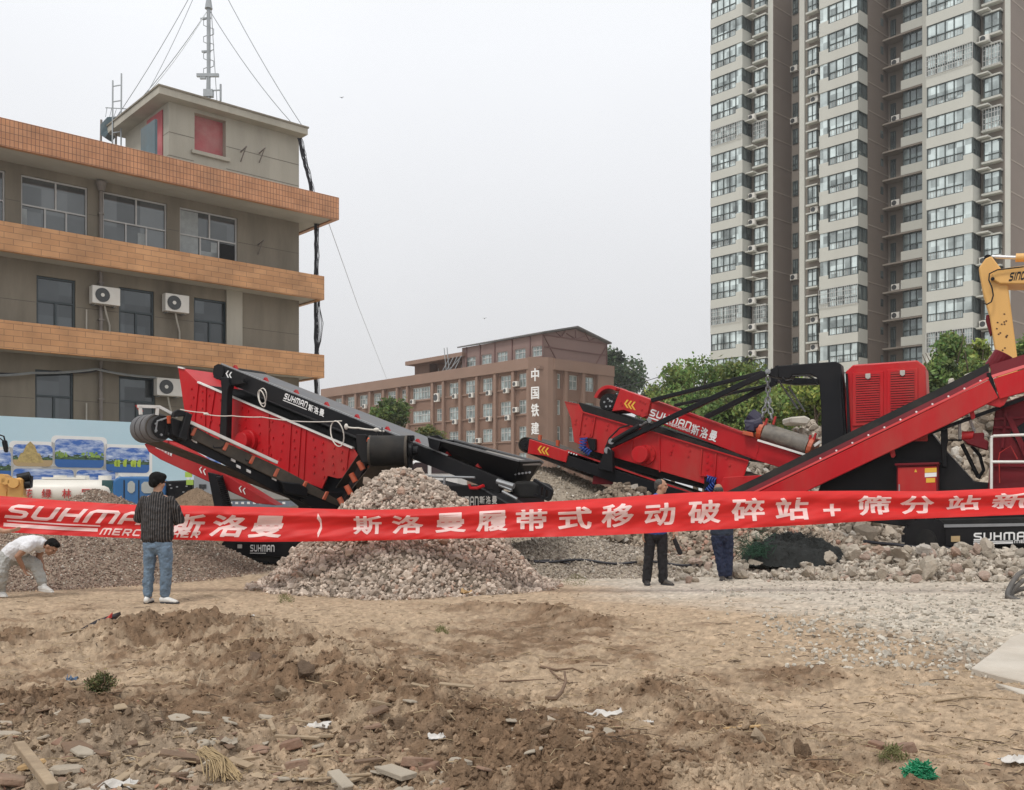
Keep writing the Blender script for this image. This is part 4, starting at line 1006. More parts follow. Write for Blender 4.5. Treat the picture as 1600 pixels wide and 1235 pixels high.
# ------------------------------------------------------------------ trees
m_leaf = M("leaf", (.06, .10, .03), .55, .15, 3, attr=True, spec=.3)
_n, _l = m_leaf.node_tree.nodes, m_leaf.node_tree.links
_t = _n.new("ShaderNodeBsdfTranslucent"); _a = _n.new("ShaderNodeAttribute"); _a.attribute_name = "Col"; _l.new(_a.outputs["Color"], _t.inputs[0])
_x = _n.new("ShaderNodeMixShader"); _x.inputs[0].default_value = .35; _l.new(_n["Principled BSDF"].outputs[0], _x.inputs[1]); _l.new(_t.outputs[0], _x.inputs[2]); _l.new(_x.outputs[0], _n["Material Output"].inputs["Surface"])
m_bark = M("bark", (.12, .09, .065), .9, .25, 6, bump=.4)
def crown(n, rx, rz, seed, leaf, col, lobes=16, cone=0.0):
    g = np.random.default_rng(seed)
    a = g.uniform(0, 2 * np.pi, lobes); u = g.uniform(-.85, 1, lobes); rr_ = np.sqrt(1 - u * u) * g.uniform(.35, .8, lobes)
    C = np.stack([np.cos(a) * rr_ * rx, np.sin(a) * rr_ * rx, u * rz * .75], -1); Rl = g.uniform(.22, .42, lobes) * rx
    sq = 1 - cone * (C[:, 2] / (rz * .75) + .85) / 1.85; C[:, :2] *= sq[:, None]; Rl = Rl * (.55 + .45 * sq)
    k = g.integers(0, lobes, n); d = g.normal(size=(n, 3)); d /= np.linalg.norm(d, axis=1)[:, None]
    rad = Rl[k] * g.uniform(.55, 1.08, n) ** .6
    P = C[k] + d * rad[:, None] * np.array([1, 1, .8])
    P += g.normal(size=P.shape) * .075 * rx
    q = g.normal(size=(n, 3)) * .9 + d; q /= np.linalg.norm(q, axis=1)[:, None]
    t = np.cross(q, g.normal(size=(n, 3))); t /= np.linalg.norm(t, axis=1)[:, None]; b = np.cross(q, t)
    L = leaf * g.uniform(.6, 1.4, (n, 1))
    v = np.stack([P - t * L, P + b * L * .55, P + t * L, P - b * L * .55], 1)
    cc = np.array(col) * g.uniform(.65, 1.5, (n, 1)) * (1 + .42 * np.clip(g.normal(size=(lobes, 1)), -1.3, 1.6)[k])
    cc[:, 0] *= g.uniform(.8, 1.35, n)
    return v.reshape(-1, 3), np.arange(4 * n).reshape(n, 4), np.repeat(np.clip(cc, .008, .5), 4, 0)
def tree(label, px, py_top, py_mid, Y, rx, n, seed, leaf=.16, col=(.075, .125, .035), rz=None, group=None, cat="tree", cone=0.0):
    top = PX(px, py_top, Y); mid = PX(px, py_mid, Y); rz = rz or (top.z - mid.z)
    t = empty("leafy_tree", (mid.x, Y, 0), label, cat, group)
    v, f, c = crown(n, rx, rz, seed, leaf, col, 16 if not cone else 22, cone); v[:, 2] += mid.z
    o = np_mesh("crown", v, f, m_leaf, c, t)
    b = MB(); zc_ = mid.z; b.tube([(0, 0, -.2), (.08, .05, zc_ * .4), (0, 0, zc_), (.1, 0, zc_ + rz * .6)], .14 + .02 * rx, 8, .03)
    for k in range(7):
        a = k * 2.4 + seed; b.tube([(0, 0, zc_ * (.5 + .07 * k)), (math.cos(a) * rx * .35, math.sin(a) * rx * .35, zc_ * (.62 + .07 * k)), (math.cos(a) * rx * .75, math.sin(a) * rx * .75, zc_ * (.75 + .07 * k) + .3)], .06, 6, .015)
    b.build("trunk", m_bark, t, local=True, smooth=True)
    return t
G1, G2, G3 = (.175, .25, .07), (.13, .205, .06), (.23, .31, .07)
tree("dark round tree behind the right end of the brown building", 958, 548, 590, 150, 4.6, 7000, 1, .30, (.055, .09, .042))
tree("small dense tree in front of the brown building, beside the black conveyor", 612, 628, 648, 78, 1.75, 5000, 2, .15, (.10, .155, .045))
tree("low yellow-green bush top just left of the black feed hopper", 673, 667, 684, 70, 1.2, 2600, 3, .13, (.12, .15, .045), cat="bush")
for i, (px, t, m_, Y, rx, n, g, lab) in enumerate(((1050, 566, 618, 62, 2.3, 7000, G1, "leftmost tree of the row below the apartment tower"), (1100, 553, 622, 58, 2.6, 9000, G2, "tall tree behind the two black boom arms"),
        (1152, 558, 625, 55, 2.4, 8000, G1, "tree behind the pivot of the black gantry"), (1085, 625, 665, 48, 2.6, 7000, G2, "low tree filling the space under the black boom arms"), (1178, 610, 655, 46, 2.2, 7000, G1, "low tree behind the hanging chain"),
        (1240, 590, 632, 50, 1.7, 6000, G3, "bright tree seen through the black gantry opening"), (1275, 596, 640, 44, 1.6, 6000, G3, "tree seen beside the upright of the black gantry"), (1018, 606, 640, 70, 1.3, 3000, (.05, .075, .04), "small sparse tree at the left end of the tree row"),
        (1484, 512, 566, 45, 1.25, 6500, G2, "pointed tree between the red power unit and the yellow boom"), (1470, 556, 598, 43, 1.2, 5000, G2, "low tree just right of the red power unit"), (1530, 522, 568, 46, .95, 4200, G3, "light green tree directly left of the yellow boom"), (1520, 560, 600, 42, 1.3, 5200, G1, "low tree behind the long red conveyor"), (1606, 520, 570, 48, 1.2, 3500, G2, "tree at the right edge behind the yellow boom"))):
    tree(lab, px, t, m_, Y, rx * (1.15 if px > 1440 else 1), int(n * (.62 if px > 1440 else .8)), 10 + i, .115 if Y < 60 else .14, tuple(c * .9 for c in g), group="trees below the apartment tower", cone=.75 if px > 1440 else .25)
for k, (ya, yb) in enumerate(((592, 579), (604, 590), (612, 600))):
    cable("overhead_cable", "thin overhead wires in the gap between the brown building and the trees", [PX(960, ya + 14, 90), PX(1060, yb, 80)], .03, m_cable, .15, 4, group="overhead wires beyond the trees")

# ------------------------------------------------------------------ vehicles in the yard behind the heaps
m_tank = M("white_tank_paint", (.72, .70, .64), .4, .05, 1, dirt=(.50, .46, .40), damt=.35)
m_cab = M("blue_cab_paint", (.022, .13, .34), .35, .1, 1.2, dirt=(.10, .17, .28), damt=.4)
m_redtxt = M("red_lettering", (.50, .05, .05), .6, .1, 3)
m_tyre = M("tyre", (.02, .02, .02), .85, .2, 8, dirt=(.14, .12, .1), damt=.5)
TKF = Frame(*PX(186, 770, 27.0).xy, 14.0)
tkr = TKF.root("tanker_truck", "blue truck with a long white water tank, behind the fine gravel", "tanker truck")
tx0, tx1 = TKF.x(20), 0
zt_, zb_ = TKF.z(120, 749), TKF.z(120, 789); rt = (zt_ - zb_) / 2; zc_ = (zt_ + zb_) / 2
b = MB(); prof = [(tx0, .3), (tx0 + .15, .85), (tx0 + .4, 1)] + [(tx1 - .4, 1), (tx1 - .15, .92), (tx1 - .02, .72), (tx1, .5)]
vs = []; fs = []; nn = 28
for (x, s_) in prof:
    for k in range(nn): a = 2 * math.pi * k / nn; vs.append((x, 1.0 + .95 * math.copysign(abs(math.cos(a)) ** .7, math.cos(a)) * s_, zc_ + rt * math.copysign(abs(math.sin(a)) ** .7, math.sin(a)) * s_))
for i in range(len(prof) - 1):
    for k in range(nn): fs.append((i * nn + k, i * nn + (k + 1) % nn, (i + 1) * nn + (k + 1) % nn, (i + 1) * nn + k))
fs += [tuple(range(nn)), tuple(range((len(prof) - 1) * nn, len(prof) * nn))]
b.add(vs, fs).build("tank", m_tank, tkr, local=True, smooth=True)
b = MB(); b.box(tx0 + .6, tx1 - 1, .6, 1.4, zt_ + .0, zt_ + .06)
for k in range(4): b.tube([(tx0 + 1 + k * .6, 1, zt_), (tx0 + 1 + k * .6, 1, zt_ + .12)], .18, 12)
b.build("walkway", m_tank, tkr, local=True)
for ch, px0, px1 in (("绿", 65, 80), ("林", 97, 111), ("园", 128, 142), ("花", 36, 50)):
    b = MB(); x = TKF.x(px0, .03); w = TKF.x(px1, .03) - x
    text_on(b, ch, Vector((x, .035, TKF.z(px0, 779, .03))), Vector((w, 0, 0)), Vector((0, 0, .26)), Vector((0, -1, 0)), .004, .02); b.build("lettering", m_redtxt, tkr, local=True)
cx0, cx1 = TKF.x(191, 0), TKF.x(252, 0); cz1 = TKF.z(215, 745); cz0 = .95
mb = MB(); mb.prism([(cx0 - .25, 0, cz0), (cx1 + .1, 0, cz0), (cx1 + .12, 0, cz0 + .8), (cx1 - .1, 0, cz1 - .05), (cx1 - .3, 0, cz1), (cx0 - .1, 0, cz1), (cx0 - .25, 0, cz1 - .12)], (0, 2.2, 0)).build("cab", m_cab, tkr, bevel=.05, segs=2, local=True)
for a, c, ya, yb, nm in ((199.5, 211, 752, 771, "window"), (221, 248, 753, 771, "window")):
    x0, x1, z0, z1 = TKF.x(a), TKF.x(c), TKF.z(a, yb), TKF.z(a, ya)
    p = MB().prism([(x0 + .07, -.02, z0), (x1 - .07, -.02, z0), (x1, -.02, z0 + .07), (x1, -.02, z1 - .07), (x1 - .07, -.02, z1), (x0 + .07, -.02, z1), (x0, -.02, z1 - .07), (x0, -.02, z0 + .07)], (0, .018, 0)).build(nm, glassmat("cab_glass", (.36, .38, .36), .3, .1, .3, .3), tkr, local=True)
b = MB()
for px in (193, 216): x = TKF.x(px); b.box(x, x + .03, -.012, .0, cz0 + .1, cz1 - .1)
b.build("door_seam", m_dark, tkr, local=True)
MB().box(cx0 - .55, cx0 - .27, .1, 2.0, 1.2, cz1 - .1).build("rear_screen", glassmat("teal_glass", (.05, .13, .14), .3, .1, .3, .4), tkr, local=True)
MB().box(tx0, cx1, .5, 1.5, .7, .94).build("chassis", m_black, tkr, local=True)
for x in (tx0 + 1.2, tx0 + 2.4, cx0 + .8):
    for yy_ in (.05, 1.7):
        MB().tube([(x, yy_, .5), (x, yy_ + .3, .5)], .5, 20).build("wheel", m_tyre, tkr, local=True)
# grey cabinet and dark plant beside the cab
cabf = VP(318, 26.5, 12)
p0 = cabf.at(303, 822); cr_ = empty("grey_cabinet", (p0.x, p0.y, 0), "grey steel cabinet with vents behind the spiral hose", "cabinet")
mb = MB(); q = [cabf.at(303, 743), cabf.at(333, 743)]; q = [Vector((q[0].x, q[0].y, 0)), Vector((q[1].x, q[1].y, 0)), q[1], q[0]]
mb.prism(q, cabf.n * 1.0).build("casing", M("grey_enamel", (.30, .33, .36), .45, .06, 1), cr_, bevel=.02)
b = MB()
for k in range(6): b.prism(cabf.poly([(311 + k * 2, 757), (312.2 + k * 2, 757), (312.2 + k * 2, 764), (311 + k * 2, 764)], -.012), cabf.n * .01)
for y in (771, 775.5): b.prism(cabf.poly([(309, y), (323, y), (323, y + .8), (309, y + .8)], -.012), cabf.n * .01)
b.prism(cabf.poly([(317, 757), (317.8, 757), (317.8, 795), (317, 795)], -.014), cabf.n * .012); b.build("vent", m_dark, cr_)
dp = VP(280, 27.5, 8)
p0 = dp.at(280, 822); dr = empty("dark_machine", (p0.x, p0.y, 0), "black machine with a yellow-green label between the cab and the grey cabinet", "machine")
mb = MB(); dp.prism(mb, [(255, 752), (300, 750), (301, 830), (255, 830)], 0, 1.0); mb.build("body", m_black, dr, bevel=.04)
mb = MB()
for x, y in ((289, 738), (291, 750)): dp.prism(mb, [(x, y), (x + 11, y), (x + 11, y + 8), (x, y + 8)], -.03, -.004)
mb.build("label_plate", M("lime_plate", (.34, .50, .08), .5), dr)
mb = MB()
for x, y in ((264, 757), (266, 762), (275, 760), (285, 768), (290, 759)): dp.prism(mb, [(x, y), (x + 3, y), (x + 3, y + 2), (x, y + 2)], -.02, -.003)
mb.build("gauge", m_steel, dr)
# yellow loader parts and mirror at the left edge
ldp = VP(20, 21, 15)
p0 = ldp.at(-30, 830); ld = empty("wheel_loader", (p0.x, p0.y, 0), "yellow loader arm with a black mirror at the left edge", "loader")
mb = MB(); ldp.prism(mb, [(-330, 640), (-170, 640), (-170, 800), (-330, 800)], .3, 1.6); mb.build("body", m_exy, ld, bevel=.05)
mb = MB(); ldp.prism(mb, [(-25, 743), (14, 745), (18, 757), (12, 770), (13, 830), (-25, 830)], .15, .55); ldp.prism(mb, [(12, 757), (27, 746), (35, 748), (36, 776), (44, 781), (40, 790), (10, 790)], -.1, .25); mb.build("arm", m_exy, ld, bevel=.03)
mb = MB()
for x, y, r_ in ((24, 755, .11), (12, 752, .08), (5, 748, .1)): q = ldp.at(x, y); mb.cyl(q - ldp.n * .22, q + ldp.n * .3, r_, 14)
mb.build("pivot_pin", m_exy, ld, smooth=True)
mb = MB(); mb.cyl(ldp.at(28, 748, .1), ldp.at(47, 744, .1), .10, 12); mb.cyl(ldp.at(36, 758, .1), ldp.at(48, 757, .1), .09, 12); ldp.prism(mb, [(40, 742), (49, 744), (48, 762), (36, 762)], .1, .3); mb.build("hydraulic_cylinder", m_black, ld, smooth=True)
mb = MB(); mb.tube([ldp.at(-20, 681), ldp.at(0, 680), ldp.at(6, 682), ldp.at(8, 690)], .018, 6).tube([ldp.at(-20, 686), ldp.at(0, 685), ldp.at(6, 690)], .015, 6); mb.build("mirror_arm", m_black, ld)
mb = MB(); ldp.prism(mb, [(2, 690), (5, 687), (9, 688), (11.5, 700), (11, 707), (6, 707)], -.08, .06); mb.build("mirror", m_black, ld, bevel=.02)
# white van seen between the drum conveyor and the hopper
vp_ = VP(670, 29, -6); p0 = vp_.at(670, 830); vn = empty("white_van", (p0.x, p0.y, 0), "white van partly hidden behind the black feed conveyor", "van")
mb = MB(); q = [(634, 850), (634, 735), (641, 722), (650, 719), (712, 719), (716, 724), (716, 850)]; vp_.prism(mb, q, 0, 1.8); mb.build("body", M("white_car_paint", (.66, .66, .65), .3, .04, 1), vn, bevel=.06, segs=2)
mb = MB(); vp_.prism(mb, [(643, 737), (644, 727), (649, 723), (668, 723), (668, 740), (643, 740)], -.02, -.003); vp_.prism(mb, [(674, 723), (710, 723), (710, 740), (674, 740)], -.02, -.003); mb.build("window", m_dglass, vn)
mb = MB()
for x in (652, 702): q = vp_.at(x, 832); mb.cyl(Vector((q.x, q.y - .03, .33)), Vector((q.x, q.y + .2, .33)), .33, 18)
mb.build("wheel", m_tyre, vn)
# pale flatbed standing behind the spiral hose
fbp = VP(390, 29, 6); p0 = fbp.at(390, 830); fb_ = empty("flatbed_trailer", (p0.x, p0.y, 0), "pale grey flatbed body with a striped reflector strip, under the left conveyor", "trailer")
mb = MB(); fbp.prism(mb, [(338, 757), (452, 757), (452, 781), (338, 781)], 0, 2.0); mb.build("side_board", M("grey_board", (.30, .29, .27), .7, .15, 2), fb_, bevel=.02)
mb = MB(); fbp.prism(mb, [(338, 783), (452, 783), (452, 792), (338, 792)], -.02, 2.0); mb.build("bed_frame", M("blue_grey_frame", (.16, .19, .24), .6), fb_)
mb = MB()
for k in range(12): fbp.prism(mb, [(340 + 9.2 * k, 784.5), (344.5 + 9.2 * k, 784.5), (344.5 + 9.2 * k, 788), (340 + 9.2 * k, 788)], -.03, -.021)
mb.build("reflector_strip", m_letter, fb_)
mb = MB()
for x in (355, 432): q = fbp.at(x, 815); mb.cyl(Vector((q.x, q.y, .45)), Vector((q.x, q.y + .3, .45)), .45, 18)
mb.build("wheel", m_tyre, fb_)
# ------------------------------------------------------------------ lettering helpers
def stroke(pts, w, closed=False):
    """mitred outline quads of one pen stroke"""
    P = [Vector(p) for p in pts]; n = len(P); L, Rr = [], []
    for i in range(n):
        d0 = (P[i] - P[i - 1]).normalized() if i > 0 else None
        d1 = (P[i + 1] - P[i]).normalized() if i < n - 1 else None
        if d0 is None: d0 = d1
        if d1 is None: d1 = d0
        n0, n1 = Vector((-d0.y, d0.x)), Vector((-d1.y, d1.x)); m = (n0 + n1).normalized(); k = w / 2 / max(.35, m.dot(n0))
        L.append(P[i] + m * k); Rr.append(P[i] - m * k)
    vs = L + Rr; fs = [(i, n + i, n + i + 1, i + 1) for i in range(n - 1)]
    return vs, fs
GL = {'S': (1.0, [[(1, .9), (.22, .9), (.1, .8), (.1, .64), (.22, .54), (.78, .48), (.9, .38), (.9, .2), (.78, .1), (0, .1)]]),
      'U': (1.0, [[(.1, 1), (.1, .22), (.24, .1), (.76, .1), (.9, .22), (.9, 1)]]),
      'H': (1.0, [[(.1, 0), (.1, 1)], [(.9, 0), (.9, 1)], [(.19, .5), (.81, .5)]]),
      'M': (1.4, [[(.1, 0), (.1, .78), (.24, .9), (1.16, .9), (1.3, .78), (1.3, 0)], [(.7, .8), (.7, 0)]]),
      'A': (1.0, [[(.1, 0), (.1, .76), (.26, .9), (.74, .9), (.9, .76), (.9, 0)], [(.19, .4), (.81, .4)]]),
      'N': (1.0, [[(.1, 0), (.1, .9), (.74, .9), (.9, .76), (.9, 0)]]),
      'E': (1.0, [[(1, .9), (.1, .9), (.1, .1), (1, .1)], [(.19, .5), (.9, .5)]]),
      'R': (1.0, [[(.1, 0), (.1, .9), (.76, .9), (.9, .78), (.9, .56), (.76, .44), (.19, .44)], [(.55, .36), (.9, 0)]]),
      'C': (1.0, [[(1, .9), (.22, .9), (.1, .78), (.1, .22), (.22, .1), (1, .1)]]),
      'I': (.3, [[(.15, 0), (.15, 1)]]), 'O': (1.0, [[(.1, .5), (.1, .78), (.24, .9), (.76, .9), (.9, .78), (.9, .22), (.76, .1), (.24, .1), (.1, .22), (.1, .5)]]),
      'T': (1.0, [[(0, .9), (1, .9)], [(.5, .8), (.5, 0)]]), 'K': (1.0, [[(.1, 0), (.1, 1)], [(.19, .45), (.9, 1)], [(.4, .6), (.95, 0)]])}
def word(s, w=.2, gap=.24, slant=0.0):
    """list of (verts, faces) in a box 0..1 high, returned with total width normalised to 1"""
    x = 0; out = []
    for ch in s:
        adv, st = GL[ch]
        for pl in st:
            v, f = stroke(pl, w); out.append(([Vector((p.x + x + slant * p.y, p.y)) for p in v], f))
        x += adv + gap
    tot = x - gap + slant
    return [([Vector((p.x / tot, p.y)) for p in v], f) for v, f in out]
def put_flat(mb, strokes, o, ux, uy, un, lift=0.0):
    for k, (v, f) in enumerate(strokes):
        mb.add([o + ux * p.x + uy * p.y + un * (lift + .0006 * k) for p in v], f)
    return mb
def thick(pts_faces, t): pass
def logo(vp, s, bl, br, tl, off, w=.2, slant=0.0, mb=None):
    mb = mb or MB(); o = vp.at(*bl, off); ux = vp.at(*br, off) - o; uy = vp.at(*tl, off) - o
    return put_flat(mb, word(s, w, slant=slant), o, ux, uy, -vp.n)
def hanzi(vp, s, bl, br, tl, off, bold=.025, mb=None):
    mb = mb or MB(); o = vp.at(*bl, off); ux = vp.at(*br, off) - o; uy = vp.at(*tl, off) - o; n = len(s)
    for i, ch in enumerate(s):
        v, f = text_fit(ch, bold, .004); mb.add([o + ux * ((i + p.x * .86 + .04) / n) + uy * p.y - vp.n * (.004 + p.z * .1) for p in v], f)
    return mb
def chevrons(vp, pts, w, h, off, mt, parent, name="chevron_marking", skew=(0, 0)):
    mb = MB()
    for x, y in pts: vp.prism(mb, [(x + w, y - h / 2 + skew[0]), (x + w * 1.6, y - h / 2 + skew[1]), (x + w * .6, y), (x + w * 1.6, y + h / 2 + skew[1]), (x + w, y + h / 2 + skew[0]), (x, y)], off - .006, off - .001)
    return mb.build(name, mt, parent)
def bolts(vp, pts, off, r=.022, mt=None, parent=None, name="bolt_row"):
    mb = MB()
    for x, y in pts: q = vp.at(x, y, off); mb.cyl(q - vp.n * .022, q + vp.n * .005, r, 7)
    return mb.build(name, mt, parent)
def lerp2(a, b, t): return (a[0] + (b[0] - a[0]) * t, a[1] + (b[1] - a[1]) * t)

# ------------------------------------------------------------------ left machine: mobile screening plant
ML = VP(560, 18.9, -30)
p0 = ML.at(520, 860, .8)
sp = empty("screening_plant", (p0.x, p0.y, 0), "red and black tracked screening plant with a long raised feed conveyor, left", "screening plant")
def P_(vp, name, pts, o0, o1, mt, par, bevel=.012, **k):
    mb = MB(); vp.prism(mb, pts, o0, o1); return mb.build(name, mt, par, bevel=bevel, **k)
# screen box: two side plates, the flared lip, the decks
box_pts = [(284, 610), (310, 598), (552, 701), (566, 724), (553, 746), (527, 748), (512, 744), (503, 764), (430, 735), (330, 690), (291, 665)]
sb_ = P_(ML, "screen_box", [(278, 574), (288, 577), (310, 598), (552, 701), (566, 724), (553, 746), (527, 748), (512, 744), (503, 764), (430, 735), (330, 690), (291, 662)], 0, .04, m_red, sp, .006)
P_(ML, "far_side_plate", [(278, 574), (288, 577), (310, 598), (552, 701), (566, 724), (553, 746), (330, 690), (291, 662)], 1.55, 1.60, m_red, sb_, .006)
mb = MB(); a, b_, c, d = ML.at(279, 575, .05), ML.at(312, 603, .05), ML.at(312, 603, .05) + ML.n * 1.5, ML.at(279, 575, .05) + ML.n * 1.5
mb.prism([a, b_, c, d], (0, 0, -.04)); mb.build("feed_lip", m_red, sb_)
mb = MB(); a, b_ = ML.at(306, 612, .04), ML.at(552, 716, .04); mb.prism([a, b_, b_ + ML.n * 1.5, a + ML.n * 1.5], (0, 0, -.05)); mb.build("screen_deck", m_dark, sb_)
mb = MB()
for t in [i / 60 for i in range(61)]: q = ML.at(*lerp2((308, 600), (552, 704), t), .06); mb.tube([q, q + ML.n * 1.46], .012, 4)
for t in range(9): a, b_ = ML.at(308, 600, .1 + t * .17), ML.at(552, 704, .1 + t * .17); mb.tube([a, b_], .012, 4)
mb.build("screen_mesh", m_black, sb_)
k = 420; tt = nrg.uniform(0, 1, k); of = nrg.uniform(.05, 1.4, k); P = np.array([ML.at(*lerp2((312, 604), (550, 703), float(t)), float(o_)) for t, o_ in zip(tt, of)]); P[:, 2] += .03
v, f, c = stones(P, nrg.uniform(.02, .06, k), pal(k, (.3, .26, .21), (.14, .12, .10)), ICO1); o = np_mesh("loose_stone", v - np.array(root_loc(sb_)), f, m_stone, c, sb_); o["kind"] = "stuff"
mb = MB(); mb.bar(ML.at(310, 597.5, -.01), ML.at(552, 700.5, -.01), .07, .035); mb.bar(ML.at(279, 574, -.01), ML.at(288, 576, -.01), .05, .03); mb.build("top_edge", m_white, sb_)
mb = MB()
for (x0, y0), (x1, y1_) in (((310, 600), (303, 668)), ((322, 604), (320, 676)), ((336, 609), (325, 680)), ((420, 646), (419, 728)), ((455, 661), (450, 744)), ((470, 667), (465, 748)), ((478, 671), (474, 750)), ((545, 700), (540, 746)), ((357, 620), (352, 690))):
    mb.bar(ML.at(x0, y0, -.012), ML.at(x1, y1_, -.012), .028, .026, ML.n)
mb.build("stiffener", m_red, sb_)
bp = []
for x in (300, 315, 329, 345, 376, 386, 407, 424, 440, 462, 490, 505, 520, 535):
    t = (x - 310) / 242; yt = 600 + 103 * max(t, -.02)
    for k in range(5):
        if yt + 12 + k * 13 < 700 + .25 * (x - 310): bp.append((x + rng.uniform(-3, 3), yt + 10 + k * 13))
bolts(ML, bp, 0, .026, m_red, sb_)
q = ML.at(390, 690); mb = MB(); mb.cyl(q - ML.n * .26, q, .18, 24).cyl(q - ML.n * .10, q, .24, 24); mb.build("vibrator_drum", m_red, sb_, bevel=.01)
# long black feed conveyor
fc = P_(ML, "feed_conveyor", [(334, 572), (340, 569), (352, 573), (783, 748), (786, 760), (780, 771), (640, 716), (345, 595), (333, 590)], -.16, -.06, m_black, sp, .008)
P_(ML, "far_frame", [(334, 572), (340, 569), (352, 573), (783, 748), (780, 771), (345, 595)], 1.24, 1.32, m_black, fc, .008)
a, b_ = ML.at(346, 574, -.04), ML.at(700, 714, -.04)
mb = MB(); w = ML.n * 1.28; mb.prism([a, b_, b_ + w, a + w], (0, 0, -.02)); mb.build("belt", m_belt, fc)
mb = MB(); q0 = ML.at(341, 582, -.08); mb.cyl(q0, q0 + ML.n * 1.34, .155, 24); mb.build("head_drum", m_rub, fc, smooth=True)
mb = MB(); q0 = ML.at(341, 581, -.18); mb.cyl(q0, q0 + ML.n * .05, .165, 20); mb.build("bearing_plate", m_black, fc)
mb = MB(); mb.bar(ML.at(346, 568.5, -.15), ML.at(700, 712, -.15), .03, .025); mb.build("edge_rail", m_steel, fc)
mb = MB(); mb.bar(ML.at(346, 568.5, 1.29), ML.at(700, 712, 1.29) + Vector((0, 0, .0)), .03, .025); mb.build("edge_rail", m_steel, fc)
for i in range(9):
    t = .03 + i * .107; x, y = lerp2((340, 566), (783, 746), t)
    mb = MB(); q = ML.at(x + 10, y + 3, -.05); mb.prism([q, q + ML.ax * .10 - Vector((0, 0, .04)), q + ML.ax * .05 + Vector((0, 0, .05))], ML.n * .08); mb.build("idler_bracket", m_redp, fc)
    if i < 8:
        q = ML.at(x + 26, y + 14, 1.22) + Vector((0, 0, .0)); mb = MB(); mb.cyl(q, q + ML.ax * .02 + ML.n * .06 + Vector((0, 0, .10)), .045, 10); mb.build("idler_roller", m_orange, fc)
logo(ML, "SUHMAN", (443, 623), (479, 637.5), (446, 614.5), -.166, .22).build("lettering", m_letter, fc)
mb = MB()
for (a, b_, c, d) in (((442, 624.8), (479, 639.6), (479, 640.9), (442, 626.0)),): ML.prism(mb, [a, b_, c, d], -.170, -.164)
mb.build("logo_line", m_letter, fc)
hanzi(ML, "斯洛曼", (481, 642), (507, 652.5), (482.5, 631), -.166).build("lettering", m_letter, fc)
chevrons(ML, [(352.5, 584), (357.5, 586)], 3.2, 11, -.162, m_letter, fc, skew=(1, 1))
# support post
P_(ML, "support_post", [(344, 590), (355, 590), (358, 602), (355, 612), (353, 692), (342, 692), (346, 612)], -.36, -.20, m_black, sp, .01)
mb = MB(); ML.prism(mb, [(348, 590), (378, 594), (380, 599), (356, 602)], -.30, -.17); mb.bar(ML.at(372, 596, -.25), ML.at(383, 591, -.25), .03, .03); mb.build("post_bracket", m_black, sp)
# hopper
A0, A1 = ML.at(669, 684, -.22), ML.at(812, 722, -.22); ax = ML.n * 1.05 - ML.ax * .12
B0, B1 = A0 + ax, A1 + ax
e1 = ML.at(842, 721, .35); 
dn = Vector((0, 0, -.42)); a0, a1 = ML.at(672, 702, .18), ML.at(800, 757, .18); b0, b1 = a0 + ML.n * .5, a1 + ML.n * .5
e1b = ML.at(826, 754, .5)
mb = MB(); th = Vector((0, .0, .0))
for quad in ((A0, A1, a1, a0), (B1, B0, b0, b1), (B0, A0, a0, b0), (A1, e1, e1b, a1), (e1, B1, b1, e1b)): mb.quad(*quad)
hop = mb.build("hopper", m_black, sp, solid=.03)
mb = MB(); up = Vector((0, 0, .015))
rim = [A0, A1, e1, B1, B0]
for i in range(4): mb.bar(rim[i] + up, rim[i + 1] + up, .07, .03)
mb.build("hopper_rim", m_belt, hop)
mb = MB(); s0, s1 = A0.lerp(B0, .52), A1.lerp(B1, .52)
mb.prism([A0.lerp(A1, .45) + ML.n * .25 - Vector((0, 0, .06)), A1 + ML.n * .12 - Vector((0, 0, .02)), e1 - Vector((0, 0, .03)), B1 - Vector((0, 0, .0)), B0.lerp(B1, .4) - Vector((0, 0, .02))], (0, 0, -.04)); mb.build("hopper_liner", M("worn_steel", (.20, .185, .17), .6, .2, 2, dirt=(.33, .28, .22), damt=.6), hop)
P_(ML, "hopper_wing", [(669, 684), (672, 681), (684, 680), (690, 684), (684, 705), (672, 700)], -.25, -.20, m_black, hop, .006)
bolts(ML, [(806 + 5.5 * i, 741 - .6 * i) for i in range(5)], -.0, .02, m_steel, hop)
# tail under the hopper
mb = MB(); ML.prism(mb, [(796, 758), (806, 752), (826, 752), (842, 756), (849, 766), (846, 779), (812, 779), (800, 772)], -.1, .35); mb.build("tail_skirt", m_rub, sp, bevel=.05, segs=3)
mb = MB()
for (x0, y0), (x1, y1_) in (((835, 750), (862, 767)), ((835, 773), (858, 781)), ((862, 767), (858, 781)), ((846, 757), (844, 777)), ((853, 762), (851, 779))): mb.bar(ML.at(x0, y0, -.2), ML.at(x1, y1_, -.2), .05, .07, ML.n)
mb.build("tail_frame", m_black, sp)
mb = MB(); mb.tube([ML.at(780, 758, -.2), ML.at(800, 766, -.2)], .03, 8).tube([ML.at(785, 768, -.22), ML.at(808, 780, -.22)], .025, 8).tube([ML.at(777, 752, -.2), ML.at(803, 760, -.2)], .05, 8); mb.build("tension_rod", m_steel, sp)
